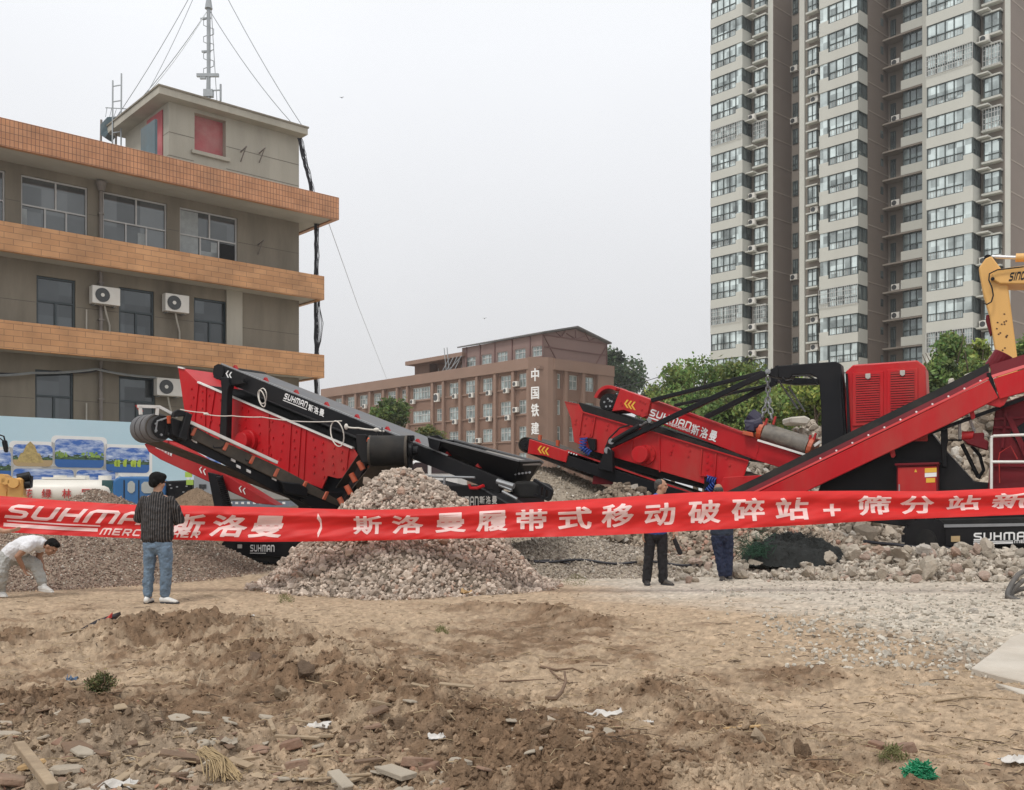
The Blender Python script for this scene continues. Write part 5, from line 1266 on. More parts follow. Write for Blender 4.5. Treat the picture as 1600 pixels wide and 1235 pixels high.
# chassis, engine box, handrail, tracks
P_(ML, "screen_support", [(470, 742), (512, 742), (560, 738), (562, 800), (465, 800)], .12, 1.2, m_black, sp, .01)
chs = P_(ML, "chassis", [(469, 770), (540, 790), (670, 790), (800, 768), (806, 800), (700, 846), (469, 846)], .30, 1.5, m_black, sp, .02)
P_(ML, "engine_box", [(667, 750), (700, 758), (745, 758), (800, 790), (800, 812), (672, 812)], -.3, .28, m_black, chs, .02)
logo(ML, "SUHMAN", (704, 790), (748, 790), (704, 776), -.306, .20).build("lettering", m_letterg, chs)
hanzi(ML, "斯洛曼", (749, 788), (778, 788), (749, 775.5), -.306).build("lettering", m_letterg, chs)
mb = MB()
for a, b_ in (((640, 744), (742, 746.5)), ((640, 744), (622, 724)), ((695, 745), (694, 757))): mb.tube([ML.at(*a, -.45), ML.at(*b_, -.45)], .022, 8)
mb.build("handrail", m_steel, sp)
mb = MB(); mb.tube([ML.at(733, 757, -.36), ML.at(735, 763, -.36), ML.at(746, 763, -.36), ML.at(756, 759, -.36)], .03, 7); mb.build("red_hook", m_red, sp)
trk = P_(ML, "crawler_track", [(345, 850), (352, 842), (640, 842), (660, 852), (656, 886), (640, 893), (366, 877), (350, 870)], -.25, .3, m_rub, sp, .03, segs=2)
mb = MB(); 
for i in range(26): x = 352 + i * 12; ML.prism(mb, [(x, 839.5), (x + 8, 839.5), (x + 8, 843), (x, 843)], -.26, .31)
for i in range(26): x = 356 + i * 11; yb_ = 876 + (x - 366) * .058; ML.prism(mb, [(x, yb_ - 2), (x + 7.5, yb_ - 2), (x + 7.5, yb_ + 2), (x, yb_ + 2)], -.26, .31)
mb.build("track_shoe", m_black, trk)
P_(ML, "track_frame", [(366, 847), (640, 847), (640, 874), (366, 869)], -.31, -.252, m_black, trk, .01)
logo(ML, "SUHMAN", (391, 862), (429, 862.5), (391, 851.5), -.318, .2).build("lettering", m_letter, trk)
mb = MB(); ML.prism(mb, [(390.5, 864), (415, 864.3), (415, 865.2), (390.5, 865)], -.318, -.312); mb.build("logo_line", m_letter, trk)
mb = MB(); ML.prism(mb, [(371, 851), (378, 851), (378, 857), (371, 857)], -.32, -.312); mb.build("reflector", m_letterg, trk)
# left fines conveyor: turned towards the viewer at its head
MF = VP(430, 18.0, 45)
ff = P_(MF, "side_conveyor", [(262, 650), (300, 664), (302, 676), (430, 738), (545, 792), (540, 801), (500, 796), (430, 768), (345, 722), (276, 690), (258, 680)], .0, .08, m_black, sp, .008)
P_(MF, "far_frame", [(262, 650), (300, 664), (430, 738), (545, 792), (540, 801), (430, 768), (345, 722), (276, 690)], .74, .80, m_black, ff, .006)
mb = MB()
def belt_loop(vp, cen, r_px, top_end, bot_end, o0, o1, mb, th=.02):
    """belt wrapped half round a drum at cen, running to the two end points"""
    cx_, cy_ = cen; pts = [top_end]; 
    d = (top_end[0] - cx_, top_end[1] - cy_)
    ang = math.atan2(d[1], d[0]); 
    for k in range(13): a = ang - math.pi / 2 - math.pi * k / 12; pts.append((cx_ + r_px * math.cos(a), cy_ + r_px * math.sin(a)))
    pts.append(bot_end)
    B0_ = [vp.at(x, y) for x, y in pts]; A_, B_ = [p + vp.n * o0 for p in B0_], [p + vp.n * o1 for p in B0_]
    n = len(pts); mb.add(A_ + B_, [(i, i + 1, n + i + 1, n + i) for i in range(n - 1)])
belt_loop(MF, (252, 668), 20, (300, 668), (545, 803), .10, .72, mb); mb.build("belt", m_brub, ff, solid=.02, smooth=True)
mb = MB()
for o_ in (.11, .32, .53):
    c_ = MF.at(252, 668) + MF.n * o_
    mb.cyl(c_, c_ + MF.n * .17, .245, 28)
mb.build("head_drum", m_belt, ff, smooth=True)
mb = MB(); c_ = MF.at(254, 668, .06); mb.cyl(c_, c_ - MF.n * .03, .20, 22); mb.build("drum_end", m_black, ff)
mb = MB()
for a in range(7): q = MF.at(254 + 12 * math.cos(a * .9), 668 + 12 * math.sin(a * .9), .03); mb.cyl(q, q - MF.n * .03, .022, 7)
mb.tube([MF.at(243, 676, .02), MF.at(246, 658, .0), MF.at(262, 653, .0)], .015, 6); mb.build("drum_bolt", m_steel, ff)
P_(MF, "motor_block", [(268, 654), (294, 660), (296, 686), (288, 690), (270, 680)], -.1, .0, m_black, ff, .01)
P_(MF, "tail_bracket", [(292, 644), (301, 648), (291, 690), (280, 684)], -.2, -.11, m_black, ff, .01)
P_(MF, "tail_arm", [(278, 640), (296, 645), (296, 650), (270, 652), (272, 644)], -.19, -.1, m_black, ff, .01)
P_(MF, "orange_bracket", [(262, 650), (268, 650), (267, 662), (263, 662)], -.06, -.01, m_orange, ff, .004)
# troughed carrying belt seen from the side with its orange idlers and white edge rail
P_(MF, "trough_belt", [(301, 668), (434, 729), (470, 748), (505, 768), (540, 788), (530, 792), (430, 748), (300, 686)], -.06, -.01, m_brub, ff, .004)
mb = MB(); mb.bar(MF.at(297, 660, -.1), MF.at(433, 723, -.1), .055, .05, MF.n); mb.build("guard_rail", m_white, ff)
mb = MB()
for a, b_ in (((215, 635), (249, 636)), ((249, 636), (277, 651)), ((219, 636), (220, 648)), ((246, 637), (245, 649))): mb.bar(MF.at(*a, .1), MF.at(*b_, .1), .05, .035, MF.n)
mb.build("guard_rail", m_white, ff)
mb = MB(); mb.prism([MF.at(213, 633, .12), MF.at(219, 633, .12), MF.at(224, 643, .12), MF.at(221, 645, .12)], MF.n * .06); mb.build("corner_flag", m_red, ff)
for (x, y) in ((305, 672), (355, 695), (396, 716), (434, 736), (478, 756), (511, 772)):
    mb = MB(); MF.prism(mb, [(x - 7, y + 8), (x - 1, y - 4), (x + 4, y - 3), (x - 2, y + 10)], -.10, -.065); mb.build("idler_roller", m_orange, ff, bevel=.01)
mb = MB()
for x, y in ((302, 686), (362, 716), (300, 684), (370, 726), (386, 733), (426, 745)): MF.prism(mb, [(x, y), (x + 6, y + 3), (x + 6, y + 7), (x, y + 4)], -.03, .0)
mb.build("warning_sticker", m_letter, ff)
mb = MB(); mb.tube([MF.at(330, 690, -.03), MF.at(334, 700, -.05), MF.at(345, 700, -.05), MF.at(352, 692, -.03)], .02, 6).tube([MF.at(380, 712, -.03), MF.at(384, 720, -.05), MF.at(396, 722, -.03)], .02, 6); mb.build("hydraulic_hose", m_black, ff, smooth=True)
P_(MF, "tail_box", [(438, 752), (470, 756), (482, 764), (480, 778), (446, 770)], -.14, -.02, m_black, ff, .02)
P_(MF, "tail_end", [(505, 768), (548, 770), (552, 800), (500, 802), (470, 780)], -.05, .4, m_black, ff, .02)
# lower red boom below it
MB_R = VP(330, 19.2, -4)
lr = P_(MB_R, "lower_boom", [(225, 694), (244, 689), (262, 689), (285, 700), (396, 768), (432, 790), (400, 787), (310, 746), (250, 718), (232, 706)], 0, .5, m_redp, sp, .012)
mb = MB(); MB_R.prism(mb, [(218, 690), (238, 687), (262, 688), (262, 692), (240, 692), (219, 692)], -.05, .5); mb.build("boom_tip", m_redp, lr)
mb = MB(); belt_loop(MB_R, (235, 699), 6, (262, 701), (330, 754), .05, .45, mb); mb.build("belt", m_rub, lr, solid=.02)
hanzi(MB_R, "SUHMAN斯洛曼"[6:], (257, 708), (269, 714), (258, 702), -.006).build("lettering", m_letter, lr); logo(MB_R, "SUHMAN", (243, 700), (257, 707), (243.5, 696), -.006).build("lettering", m_letter, lr)
chevrons(MB_R, [(311, 733), (317, 736), (373, 763), (379, 766)], 3.0, 10, -.002, m_letter, lr, skew=(1.5, 2))
P_(MB_R, "support_leg", [(324, 738), (341, 742), (357, 800), (336, 800)], -.1, .2, m_black, sp, .01)
mb = MB(); pts = []
for i in range(140): t = i / 139; a = t * 2 * math.pi * 15; x, y = lerp2((343, 744), (356, 792), t); q = MB_R.at(x, y, -.13); pts.append(q + MB_R.ax * .055 * math.cos(a) + MB_R.n * .055 * math.sin(a))
mb.tube(pts, .022, 5); mb.build("spiral_hose", m_black, sp, smooth=True)
# front discharge conveyor: drum faces the viewer
DC = VP(605, 17.4, 0)
dcv = P_(DC, "drum_frame", [(556, 679), (572, 679), (572, 688), (580, 700), (578, 722), (566, 724), (558, 704)], .0, .6, m_black, sp, .01)
c0, c1 = DC.at(578, 704.5, .15), DC.at(636, 704.5, .15); r_ = .275
mb = MB(); mb.cyl(c0, c1, r_, 32); mb.build("head_drum", m_rub, dcv, smooth=True)
mb = MB(); mb.cyl(c0 - Vector((.012, 0, 0)), c0 + Vector((.03, 0, 0)), r_ + .004, 32).cyl(c1 - Vector((.03, 0, 0)), c1 + Vector((.012, 0, 0)), r_ + .004, 32); mb.build("belt_edge", m_brub, dcv)
mb = MB(); mb.cyl(c1 + Vector((.02, 0, 0)), c1 + Vector((.10, 0, 0)), .16, 20).cyl(c1 + Vector((.10, 0, .0)), c1 + Vector((.20, 0, 0)), .085, 14); mb.build("drive_motor", m_black, dcv, bevel=.01)
mb = MB(); s_ = DC.at(638, 692, .05); mb.box(s_.x, s_.x + .03, s_.y, s_.y + .5, s_.z - .45, s_.z + .12); s2 = DC.at(642, 683, .1); mb.box(s2.x - .08, s2.x + .05, s2.y, s2.y + .2, s2.z - .06, s2.z + .03); mb.build("side_plate", m_black, dcv)
mb = MB(); mb.bar(DC.at(560, 680.5, .3), DC.at(590, 679.5, .3), .06, .06).bar(DC.at(597, 668, .35), DC.at(597, 681, .35), .02, .02).bar(DC.at(562, 690, .05), DC.at(566, 722, .05), .05, .05); mb.build("frame_bar", m_black, dcv)
mb = MB(); lo, hi = c0 + Vector((0, .05, -r_)), c1 + Vector((0, .05, -r_))
far0, far1 = DC.at(520, 800, 1.8), DC.at(585, 800, 1.8)
mb.quad(lo, hi, far1, far0); u0, u1 = c0 + Vector((0, .1, r_)), c1 + Vector((0, .1, r_)); mb.quad(u0, u1, far1 + Vector((0, .2, .45)), far0 + Vector((0, .2, .45))); mb.build("belt", m_brub, dcv, solid=.02)
mb = MB(); mb.cyl(DC.at(575, 731, .35), DC.at(627, 731, .35), .045, 14); mb.build("return_roller", m_orange, dcv, smooth=True)
mb = MB(); mb.bar(DC.at(572, 722, .5), DC.at(530, 800, 1.6), .08, .22); mb.bar(DC.at(638, 720, .5), DC.at(600, 800, 1.6), .08, .2); mb.build("conveyor_beam", m_black, dcv)
for (x, y, o_) in ((563.5, 728, .3), (551.5, 747, .6), (544, 766, .9), (533, 785, 1.3)):
    mb = MB(); mb.cyl(DC.at(x - 3, y - 7, o_), DC.at(x + 4, y + 6, o_), .055, 12); mb.build("idler_roller", m_orange, dcv, smooth=True)
mb = MB(); mb.cyl(DC.at(574, 687, .0), DC.at(580, 690, .0), .045, 10); mb.build("idler_roller", m_orange, dcv)
# white rope tied along the plant
m_rope = M("white_rope", (.62, .58, .52), .8, .1, 9)
rp = [ML.at(x, y, -.5) for x, y in ((282, 640), (318, 645), (330, 649), (362, 650), (410, 652), (470, 659), (534, 658))]
def sagged(P, s): 
    out = []
    for a, b_ in zip(P, P[1:]): out += [a.lerp(b_, k / 5) - Vector((0, 0, s * 4 * (k / 5) * (1 - k / 5))) for k in range(5)]
    return out + [P[-1]]
rope = empty("tied_rope", rp[0], "white rope tied along the side of the left plant with hanging loops", "rope")
MB().tube(sagged(rp, .012), .011, 6).build("line", m_rope, rope, smooth=True)
def loop(cx_, cy_, rx, ry, o_, tilt=0): return [ML.at(cx_ + rx * math.cos(a) + tilt * math.sin(a), cy_ + ry * math.sin(a), o_ + .03 * math.sin(2 * a)) for a in [2 * math.pi * k / 20 for k in range(21)]]
MB().tube(loop(410.5, 619, 6, 12, -.3), .012, 6).tube(loop(409, 623, 5, 13, -.33, 3), .012, 6).build("loop", m_rope, rope, smooth=True)
MB().tube(loop(527, 678, 10, 20, -.5, 3), .012, 6).build("loop", m_rope, rope, smooth=True)
MB().tube(sagged([ML.at(540, 667, -.45), ML.at(560, 669, -.4), ML.at(590, 672, -.3), ML.at(600, 674, -.3)], .01), .018, 6).ell(ML.at(541, 667, -.45), .04, .04, .06).ell(ML.at(588, 672, -.32), .06, .04, .04).ell(ML.at(322, 647, -.5), .06, .03, .03).build("knot", m_rope, rope, smooth=True)

# ------------------------------------------------------------------ right machine: mobile crusher
MR = VP(1250, 21.0, -27)
p0 = MR.at(1300, 860, .8)
cr = empty("mobile_crusher", (p0.x, p0.y, 0), "large red tracked crusher with a black gantry and red louvred engine house, right", "crusher")
sbr = P_(MR, "screen_box", [(882, 628), (904, 632), (910, 643), (1030, 678), (1170, 720), (1163, 742), (1140, 770), (1102, 757), (930, 706), (897, 691), (892, 655)], 0, .05, m_red, cr, .006)
P_(MR, "far_side_plate", [(882, 628), (904, 632), (910, 643), (1030, 678), (1170, 720), (1163, 742), (1102, 757), (930, 706), (897, 691), (892, 655)], 1.7, 1.75, m_red, sbr, .006)
mb = MB(); MR.prism(mb, [(905, 629), (912, 631), (1010, 662), (1172, 716), (1170, 721), (1030, 679), (910, 644), (904, 633)], .06, 1.68); mb.build("rubber_deck", m_rub, sbr)
mb = MB(); MR.prism(mb, [(912, 690), (1000, 716), (1100, 757), (1098, 764), (960, 728), (910, 706)], .3, 1.6); mb.build("lower_deck", m_dark, sbr)
mb = MB(); mb.bar(MR.at(910, 644, -.02), MR.at(1030, 679, -.02), .05, .03).bar(MR.at(1019, 675, -.02), MR.at(1169, 720.5, -.02), .06, .03)
mb.bar(MR.at(883, 628, .02), MR.at(903, 632, .02), .07, .02); mb.build("top_flange", m_red, sbr)
mb = MB()
for (a, b_) in (((910, 646), (905, 682)), ((930, 652), (925, 682)), ((1030, 680), (1031, 738)), ((1097, 702), (1094, 742)), ((1119, 709), (1117, 743)), ((1094, 743), (1117, 744)), ((905, 683), (925, 683)), ((988, 668), (988, 715))): mb.bar(MR.at(*a, -.02), MR.at(*b_, -.02), .03, .04, MR.n)
mb.build("stiffener", m_red, sbr)
bolts(MR, [(900, 656), (899, 662), (916, 653), (926, 656), (914, 664), (913, 677), (922, 679), (950, 664), (948, 671), (963, 673), (969, 690), (1003, 703), (1052, 695), (1047, 707), (1075, 713), (1078, 704), (1048, 710), (1106, 712), (1105, 722), (1105, 733), (1112, 726), (1135, 716), (1140, 727), (1050, 705), (1074, 696)], 0, .028, m_red, sbr)
q = MR.at(1005, 711); mb = MB(); mb.cyl(q - MR.n * .28, q, .20, 28); fl = mb.build("vibrator_drum", m_red, sbr, bevel=.012)
mb = MB(); mb.cyl(q + MR.ax * .07 - MR.n * .06, q + MR.ax * .07, .24, 24)
for k in range(8): a = k * math.pi / 4; p = q + MR.ax * (.07 + .21 * math.cos(a)) + Vector((0, 0, .21 * math.sin(a))); mb.cyl(p - MR.n * .09, p, .022, 7)
mb.build("drum_flange", m_red, sbr)
def spring(x0, y0, x1, y1_, off, r=.085, n=4, th=.016, name="blue_spring"):
    a, b_ = MR.at(x0, y0, off), MR.at(x1, y1_, off); d = (b_ - a).normalized(); s = d.cross(MR.n).normalized(); pts = []
    for i in range(n * 12 + 1): t = i / (n * 12); an = 2 * math.pi * n * t; pts.append(a.lerp(b_, t) + s * r * math.cos(an) + MR.n * r * math.sin(an))
    return MB().tube(pts, th, 5).build(name, m_blue, sbr, smooth=True)
spring(912, 684, 910, 702, -.14, .08, 4); spring(909, 700, 922, 709, -.14, .07, 4); spring(1104, 748, 1118, 752, -.1, .07, 4); spring(1106, 768, 1116, 756, -.1, .07, 4)
P_(MR, "spring_bracket", [(916, 685), (930, 686), (930, 704), (922, 704)], -.12, .0, m_black, sbr)
P_(MR, "spring_bracket", [(1100, 746), (1119, 746), (1119, 770), (1100, 770)], -.02, .1, m_black, sbr)
# return conveyor on top: red box beam with a hooded head
rcv = P_(MR, "return_conveyor", [(1008, 628), (1018, 626), (1168, 680), (1264, 717), (1236, 736), (1170, 716), (1044, 667), (1002, 652)], .2, .95, m_red, cr, .012)
P_(MR, "head_guard", [(969, 607.5), (1015, 624), (1016, 630), (1011, 650), (1004, 653), (975, 641), (956, 643)], .12, 1.02, m_red, rcv, .012)
mb = MB(); cxh, cyh = 951, 628; arc = [(cxh + 24 * math.cos(a), cyh + 26 * math.sin(a)) for a in [R(195 + k * 12) for k in range(10)]]; inner = [(cxh + 19 * math.cos(a), cyh + 20.5 * math.sin(a)) for a in [R(303 - k * 12) for k in range(10)]]
MR.prism(mb, arc + inner, .16, .98); mb.build("head_hood", m_red, rcv, bevel=.006)
q = MR.at(951, 630, .2); mb = MB(); mb.cyl(q, q + MR.n * .7, .235, 30); mb.build("head_drum", m_rub, rcv, smooth=True)
mb = MB(); mb.cyl(q - MR.n * .03, q, .17, 24); mb.build("drum_hub", m_black, rcv)
mb = MB()
for k, a in enumerate((.3, 1.6, 2.9, 4.2, 5.3)): p = q + MR.ax * .10 * math.cos(a) + Vector((0, 0, .10 * math.sin(a))); mb.cyl(p - MR.n * .05, p, .025, 8)
mb.prism([q + MR.ax * .02 + Vector((0, 0, .02)) - MR.n * .04, q + MR.ax * .07 + Vector((0, 0, .05)) - MR.n * .04, q + MR.ax * .03 + Vector((0, 0, .09)) - MR.n * .04], MR.n * .01); mb.build("hub_bolt", m_steel, rcv)
chevrons(MR, [(975, 631), (980.5, 632.5), (986, 634)], 4.6, 13, .118, m_yel, rcv, skew=(.3, .8))
bolts(MR, [(1000, 626), (1004, 628), (1008, 630), (1003, 640), (999, 648), (1009, 645), (970, 629), (972, 633)], .12, .022, m_red, rcv)
mb = MB(); MR.prism(mb, [(1016, 626.5), (1019, 624.5), (1168, 678.5), (1168, 681.5)], .17, .98); mb.build("top_cover", m_redp, rcv)
bolts(MR, [(1166, 706), (1168, 700), (1172, 695), (1174, 708), (1180, 696), (1184, 705), (1183, 698)], .2, .02, m_red, rcv)
mb = MB(); MR.prism(mb, [(1167, 690), (1186, 697), (1181, 716), (1164, 710)], .185, .199); mb.build("joint_plate", m_red, rcv)
logo(MR, "SUHMAN", (1014, 649), (1078, 671), (1018, 639), .194, .22).build("lettering", m_letter, rcv)
mb = MB(); MR.prism(mb, [(1013, 651), (1044, 661.5), (1043.5, 663.5), (1012.6, 653)], .190, .194); mb.build("logo_line", m_letter, rcv)
logo(MR, "MERCRUSHER", (1045, 664.5), (1078, 676), (1046, 660.5), .194, .22).build("lettering", m_letter, rcv)
hanzi(MR, "斯洛曼", (1078, 678), (1120, 692), (1082, 662), .194).build("lettering", m_letter, rcv)
# black booms, cylinder and the lower black conveyor
def boom(name, a, b_, oa, w, d, par, mt=None): return MB().bar(MR.at(*a, oa), MR.at(*b_, oa), d, w, MR.n.cross(MR.ax)).build(name, mt or m_black, par, bevel=.008)
bm_ = boom("lift_arm", (1196, 584), (948, 700), -.15, .12, .12, cr)
boom("lift_arm", (1192, 582.5), (1018, 626), .05, .09, .10, cr); boom("lift_arm", (1213, 597), (1102, 653), 1.25, .12, .12, cr); boom("lift_arm", (1202, 602), (1054, 634), 1.15, .07, .08, cr)
mb = MB(); mb.cyl(MR.at(955, 691, -.22), MR.at(1000, 665, -.22), .062, 14); hc = mb.build("lift_cylinder", m_black, cr, smooth=True)
mb = MB(); mb.cyl(MR.at(1000, 665, -.22), MR.at(1014, 657, -.22), .03, 10).cyl(MR.at(1014, 657, -.28), MR.at(1014, 657, -.16), .06, 12).cyl(MR.at(955, 690, -.28), MR.at(955, 690, -.16), .07, 12).cyl(MR.at(949, 704, -.28), MR.at(949, 704, -.1), .08, 12); mb.build("cylinder_pin", m_steel, hc)
mb = MB(); mb.tube([MR.at(944, 706, -.2), MR.at(952, 685, -.22), MR.at(968, 669, -.24), MR.at(984, 664, -.22)], .02, 6).tube([MR.at(1000, 662, -.25), MR.at(1010, 657, -.3), MR.at(1016, 663, -.24)], .016, 6); mb.build("hose", m_rub, hc, smooth=True)
P_(MR, "pivot_bracket", [(948, 698), (956, 706), (957, 738), (933, 733), (944, 706)], -.28, -.1, m_black, cr)
lc = P_(MR, "discharge_conveyor", [(884, 711), (955, 733), (1075, 769), (1130, 786), (1126, 800), (1060, 784), (1015, 775), (940, 747), (880, 727)], -.1, -.02, m_black, cr, .008)
P_(MR, "far_frame", [(830, 688), (955, 727), (1130, 780), (1126, 800), (940, 747), (822, 706)], 1.0, 1.08, m_black, lc, .008)
P_(MR, "red_head_plate", [(827, 686.5), (888, 706), (884, 723), (866, 718), (852, 713), (824, 709)], -.14, -.03, m_red, lc, .008)
q = MR.at(821, 695, -.1); mb = MB(); mb.cyl(q, q + MR.n * 1.15, .15, 24); mb.build("head_drum", m_rub, lc, smooth=True)
mb = MB(); mb.cyl(q - MR.n * .03, q, .12, 20); mb.cyl(q - MR.n * .06, q, .035, 8); mb.build("drum_cap", m_black, lc)
mb = MB(); belt_loop(MR, (821, 695), 11.5, (1130, 786), (1010, 779), .02, .98, mb); mb.build("belt", m_brub, lc, solid=.02)
chevrons(MR, [(840, 702), (845.5, 703.5), (851, 705)], 4.4, 12, -.142, m_yel, lc, skew=(.5, 1))
for x, y in ((843, 685), (871, 693)):
    mb = MB(); mb.cyl(MR.at(x, y + 6, .3), MR.at(x + 1, y - 5, .3), .05, 12); mb.build("idler_roller", m_orange, lc, smooth=True)
mb = MB(); mb.bar(MR.at(886, 704, -.06), MR.at(1085, 772, -.06), .06, .035); mb.build("red_rail", m_redp, lc)
bolts(MR, [(889 + 4 * i, 707 + 1.3 * i) for i in range(4)], -.11, .018, m_letter, lc)
P_(MR, "guard_plate", [(927, 743), (952, 750), (967, 757), (925, 757)], .0, .3, m_dred, lc)
# feed chute and crossing main conveyor
P_(MR, "feed_chute", [(1130, 746), (1156, 744.5), (1204, 742), (1212, 744), (1219, 751), (1188, 772), (1180, 800), (1130, 800), (1124, 765)], -.22, .1, m_red, cr, .012)
P_(MR, "chute_side", [(1152, 745), (1160, 736), (1176, 744), (1182, 743)], .1, .9, m_brub, cr)
mcv = P_(MR, "main_conveyor", [(1120, 800), (1182, 771), (1480, 627), (1545, 594), (1560, 622), (1480, 664), (1260, 768), (1200, 800)], -.55, -.45, m_red, cr, .010)
mb = MB(); top = [(1120, 798), (1182, 769.5), (1480, 625.5), (1545, 592.5)]
A_ = [MR.at(x, y, -.55) for x, y in top]; B_ = [MR.at(x, y, -.47) + Vector((0, 0, .045)) for x, y in top]; C_ = [MR.at(x, y, -.40) + Vector((0, 0, .15)) for x, y in top]
for i in range(3): mb.quad(A_[i], A_[i + 1], B_[i + 1], B_[i])
mb.build("top_flange", M("light_red_edge", (.50, .045, .045), .35, .1, 2), mcv, solid=.012)  # lighter red for the up-facing chamfer; its catch of light is in the colour
mb = MB()
for i in range(3): mb.quad(B_[i], B_[i + 1], C_[i + 1], C_[i])
mb.build("side_skirt", m_dred, mcv, solid=.012)
mb = MB()
D_ = [p + MR.n * .02 + Vector((0, 0, .0)) for p in C_]; E_ = [p + MR.n * .05 + Vector((0, 0, .17)) for p in C_]
for i in range(3): mb.quad(D_[i], D_[i + 1], E_[i + 1], E_[i])
mb.build("rubber_skirt", m_rub, mcv, solid=.02)
mb = MB(); a, b_ = MR.at(1130, 790, -.4), MR.at(1545, 597, -.4); mb.prism([a, b_, b_ + MR.n * .8, a + MR.n * .8], (0, 0, -.03)); mb.build("belt", m_brub, mcv)
P_(MR, "far_frame", [(1120, 800), (1182, 771), (1545, 594), (1560, 622), (1260, 768), (1200, 800)], .45, .53, m_red, mcv, .006)
bolts(MR, [(1282 + i * 25, 716.5 - i * 12.1) for i in range(11)], -.47, .02, m_letter, mcv)
mc2 = P_(MR, "upper_conveyor", [(1552, 592), (1600, 577), (1720, 545), (1720, 590), (1600, 613), (1562, 624)], -.55, -.45, m_red, cr, .010)
mb = MB(); P2 = [MR.at(1551, 591, -.55), MR.at(1600, 575.5, -.55), MR.at(1720, 543, -.55)]; Q2 = [p + Vector((0, .05, .06)) for p in P2]; S2 = [p + Vector((0, .1, .26)) for p in P2]
for i in range(2): mb.quad(P2[i], P2[i + 1], Q2[i + 1], Q2[i])
mb.build("top_flange", M("light_red_edge2", (.50, .045, .045), .35, .1, 2), mc2, solid=.012); mb = MB()  # same lighter red, with the light on the flange put into its colour
for i in range(2): mb.quad(Q2[i], Q2[i + 1], S2[i + 1], S2[i])
mb.build("side_skirt", m_dred, mc2, solid=.012)
mb = MB(); MR.prism(mb, [(1541, 583), (1549, 582), (1560, 622), (1554, 616)], -.5, .4); mb.build("joint_gap", m_black, mc2)
P_(MR, "hinge_plate", [(1541, 632), (1557, 623), (1576, 620), (1569, 633), (1562, 637)], -.5, -.4, m_redp, mc2, .008)
mb = MB(); mb.bar(MR.at(1450, 678, -.3), MR.at(1600, 623, -.3), .07, .07); mb.build("tie_bar", m_black, mc2)
for x, y in ((1395, 708), (1520, 648)):
    mb = MB(); MR.prism(mb, [(x - 7, y - 8), (x + 1, y - 10), (x + 4, y + 4), (x, y + 8), (x - 3, y + 6)], -.42, -.3); mb.build("hanger_lug", m_redp, mcv, bevel=.01)
# gantry
gn = P_(MR, "gantry", [(1199, 580), (1214, 572), (1306, 565), (1314, 569), (1317, 600), (1324, 686), (1326, 740), (1284, 740), (1283, 640), (1280, 600), (1276, 590), (1266, 585), (1238, 586), (1234, 592), (1211, 590), (1200, 587)], -.05, .35, m_black, cr, .015)
P_(MR, "gantry_cross_arm", [(1199, 584), (1240, 590), (1282, 592), (1282, 600), (1240, 601), (1204, 596)], 1.2, 1.5, m_black, gn)
mb = MB(); q = MR.at(1199.5, 581, -.1); mb.cyl(q, q + MR.n * .1, .06, 14); mb.cyl(q - MR.n * .03, q, .03, 10); mb.build("pivot_pin", m_steel, gn)
mb = MB(); MR.prism(mb, [(1211, 572), (1216, 571), (1216, 590), (1211, 589)], -.075, -.05); mb.tube([MR.at(1238, 588, -.1), MR.at(1262, 587, -.1), MR.at(1272, 592, -.1), MR.at(1278, 602, -.1)], .02, 6); mb.tube([MR.at(1222, 590, -.08), MR.at(1228, 596, -.08), MR.at(1238, 594, -.08)], .03, 6); mb.build("gantry_fitting", m_black, gn)
mb = MB()
for x in (1310, 1321): MR.prism(mb, [(x, 584), (x + 3, 584), (x + 8, 682), (x + 3, 682)], -.12, -.055)
mb.build("gantry_rail", m_black, gn)
for (a, b_) in (((1216, 594), (1247, 640)), ((1232, 604), (1258, 644))):
    mb = MB(); mb.tube([MR.at(*a, .4), MR.at(*b_, .4)], .022, 6); mb.build("stay_rod", m_belt, gn)
# hanging magnet drum
P_(MR, "power_base", [(1316, 676), (1448, 676), (1450, 690), (1316, 742)], .1, 1.6, m_black, cr)
mg = empty("magnet_separator", MR.at(1228, 640, .3), "orange and grey magnet drum hanging by chains from the black gantry", "magnet")
c0, c1 = MR.at(1194, 675, .2), MR.at(1262, 697, .2)
mb = MB(); dd = (c1 - c0).normalized(); up = dd.cross(MR.n).normalized(); up = up if up.z > 0 else -up
ring = []
def stad(c, r=.20, L=.5):
    pts = []
    for k in range(9): a = math.pi * (k / 8) + math.pi / 2; pts.append(c + MR.n * (r * math.cos(a)) * 1.0 + up * r * math.sin(a))
    for k in range(9): a = math.pi * (k / 8) - math.pi / 2; pts.append(c + MR.n * (L + r * math.cos(a)) + up * r * math.sin(a))
    return pts
s0, s1 = stad(c0), stad(c1); n = len(s0); mb.add(s0 + s1, [tuple(range(n)), tuple(range(n, 2 * n))] + [(i, (i + 1) % n, n + (i + 1) % n, n + i) for i in range(n)]); mb.build("belt", M("worn_magnet_belt", (.15, .135, .115), .55, .3, 9, dirt=(.30, .26, .21), damt=.6), mg, smooth=True)
for c, sgn in ((c0, -1), (c1, 1)):
    mb = MB(); a = stad(c + dd * .02 * sgn, .215); b_ = stad(c + dd * .12 * sgn, .215); mb.add(a + b_, [tuple(range(n)), tuple(range(n, 2 * n))] + [(i, (i + 1) % n, n + (i + 1) % n, n + i) for i in range(n)]); mb.build("end_cap", m_orange, mg, bevel=.01)
for k, (x, y) in enumerate(((1198, 657), (1211, 654), (1274, 680), (1266, 683))):
    mb = MB(); mb.bar(MR.at(x - 3, y + 10, .1), MR.at(x + 1, y - 3, .1), .06, .05); mb.build("lifting_lug", m_redp, mg, bevel=.008)
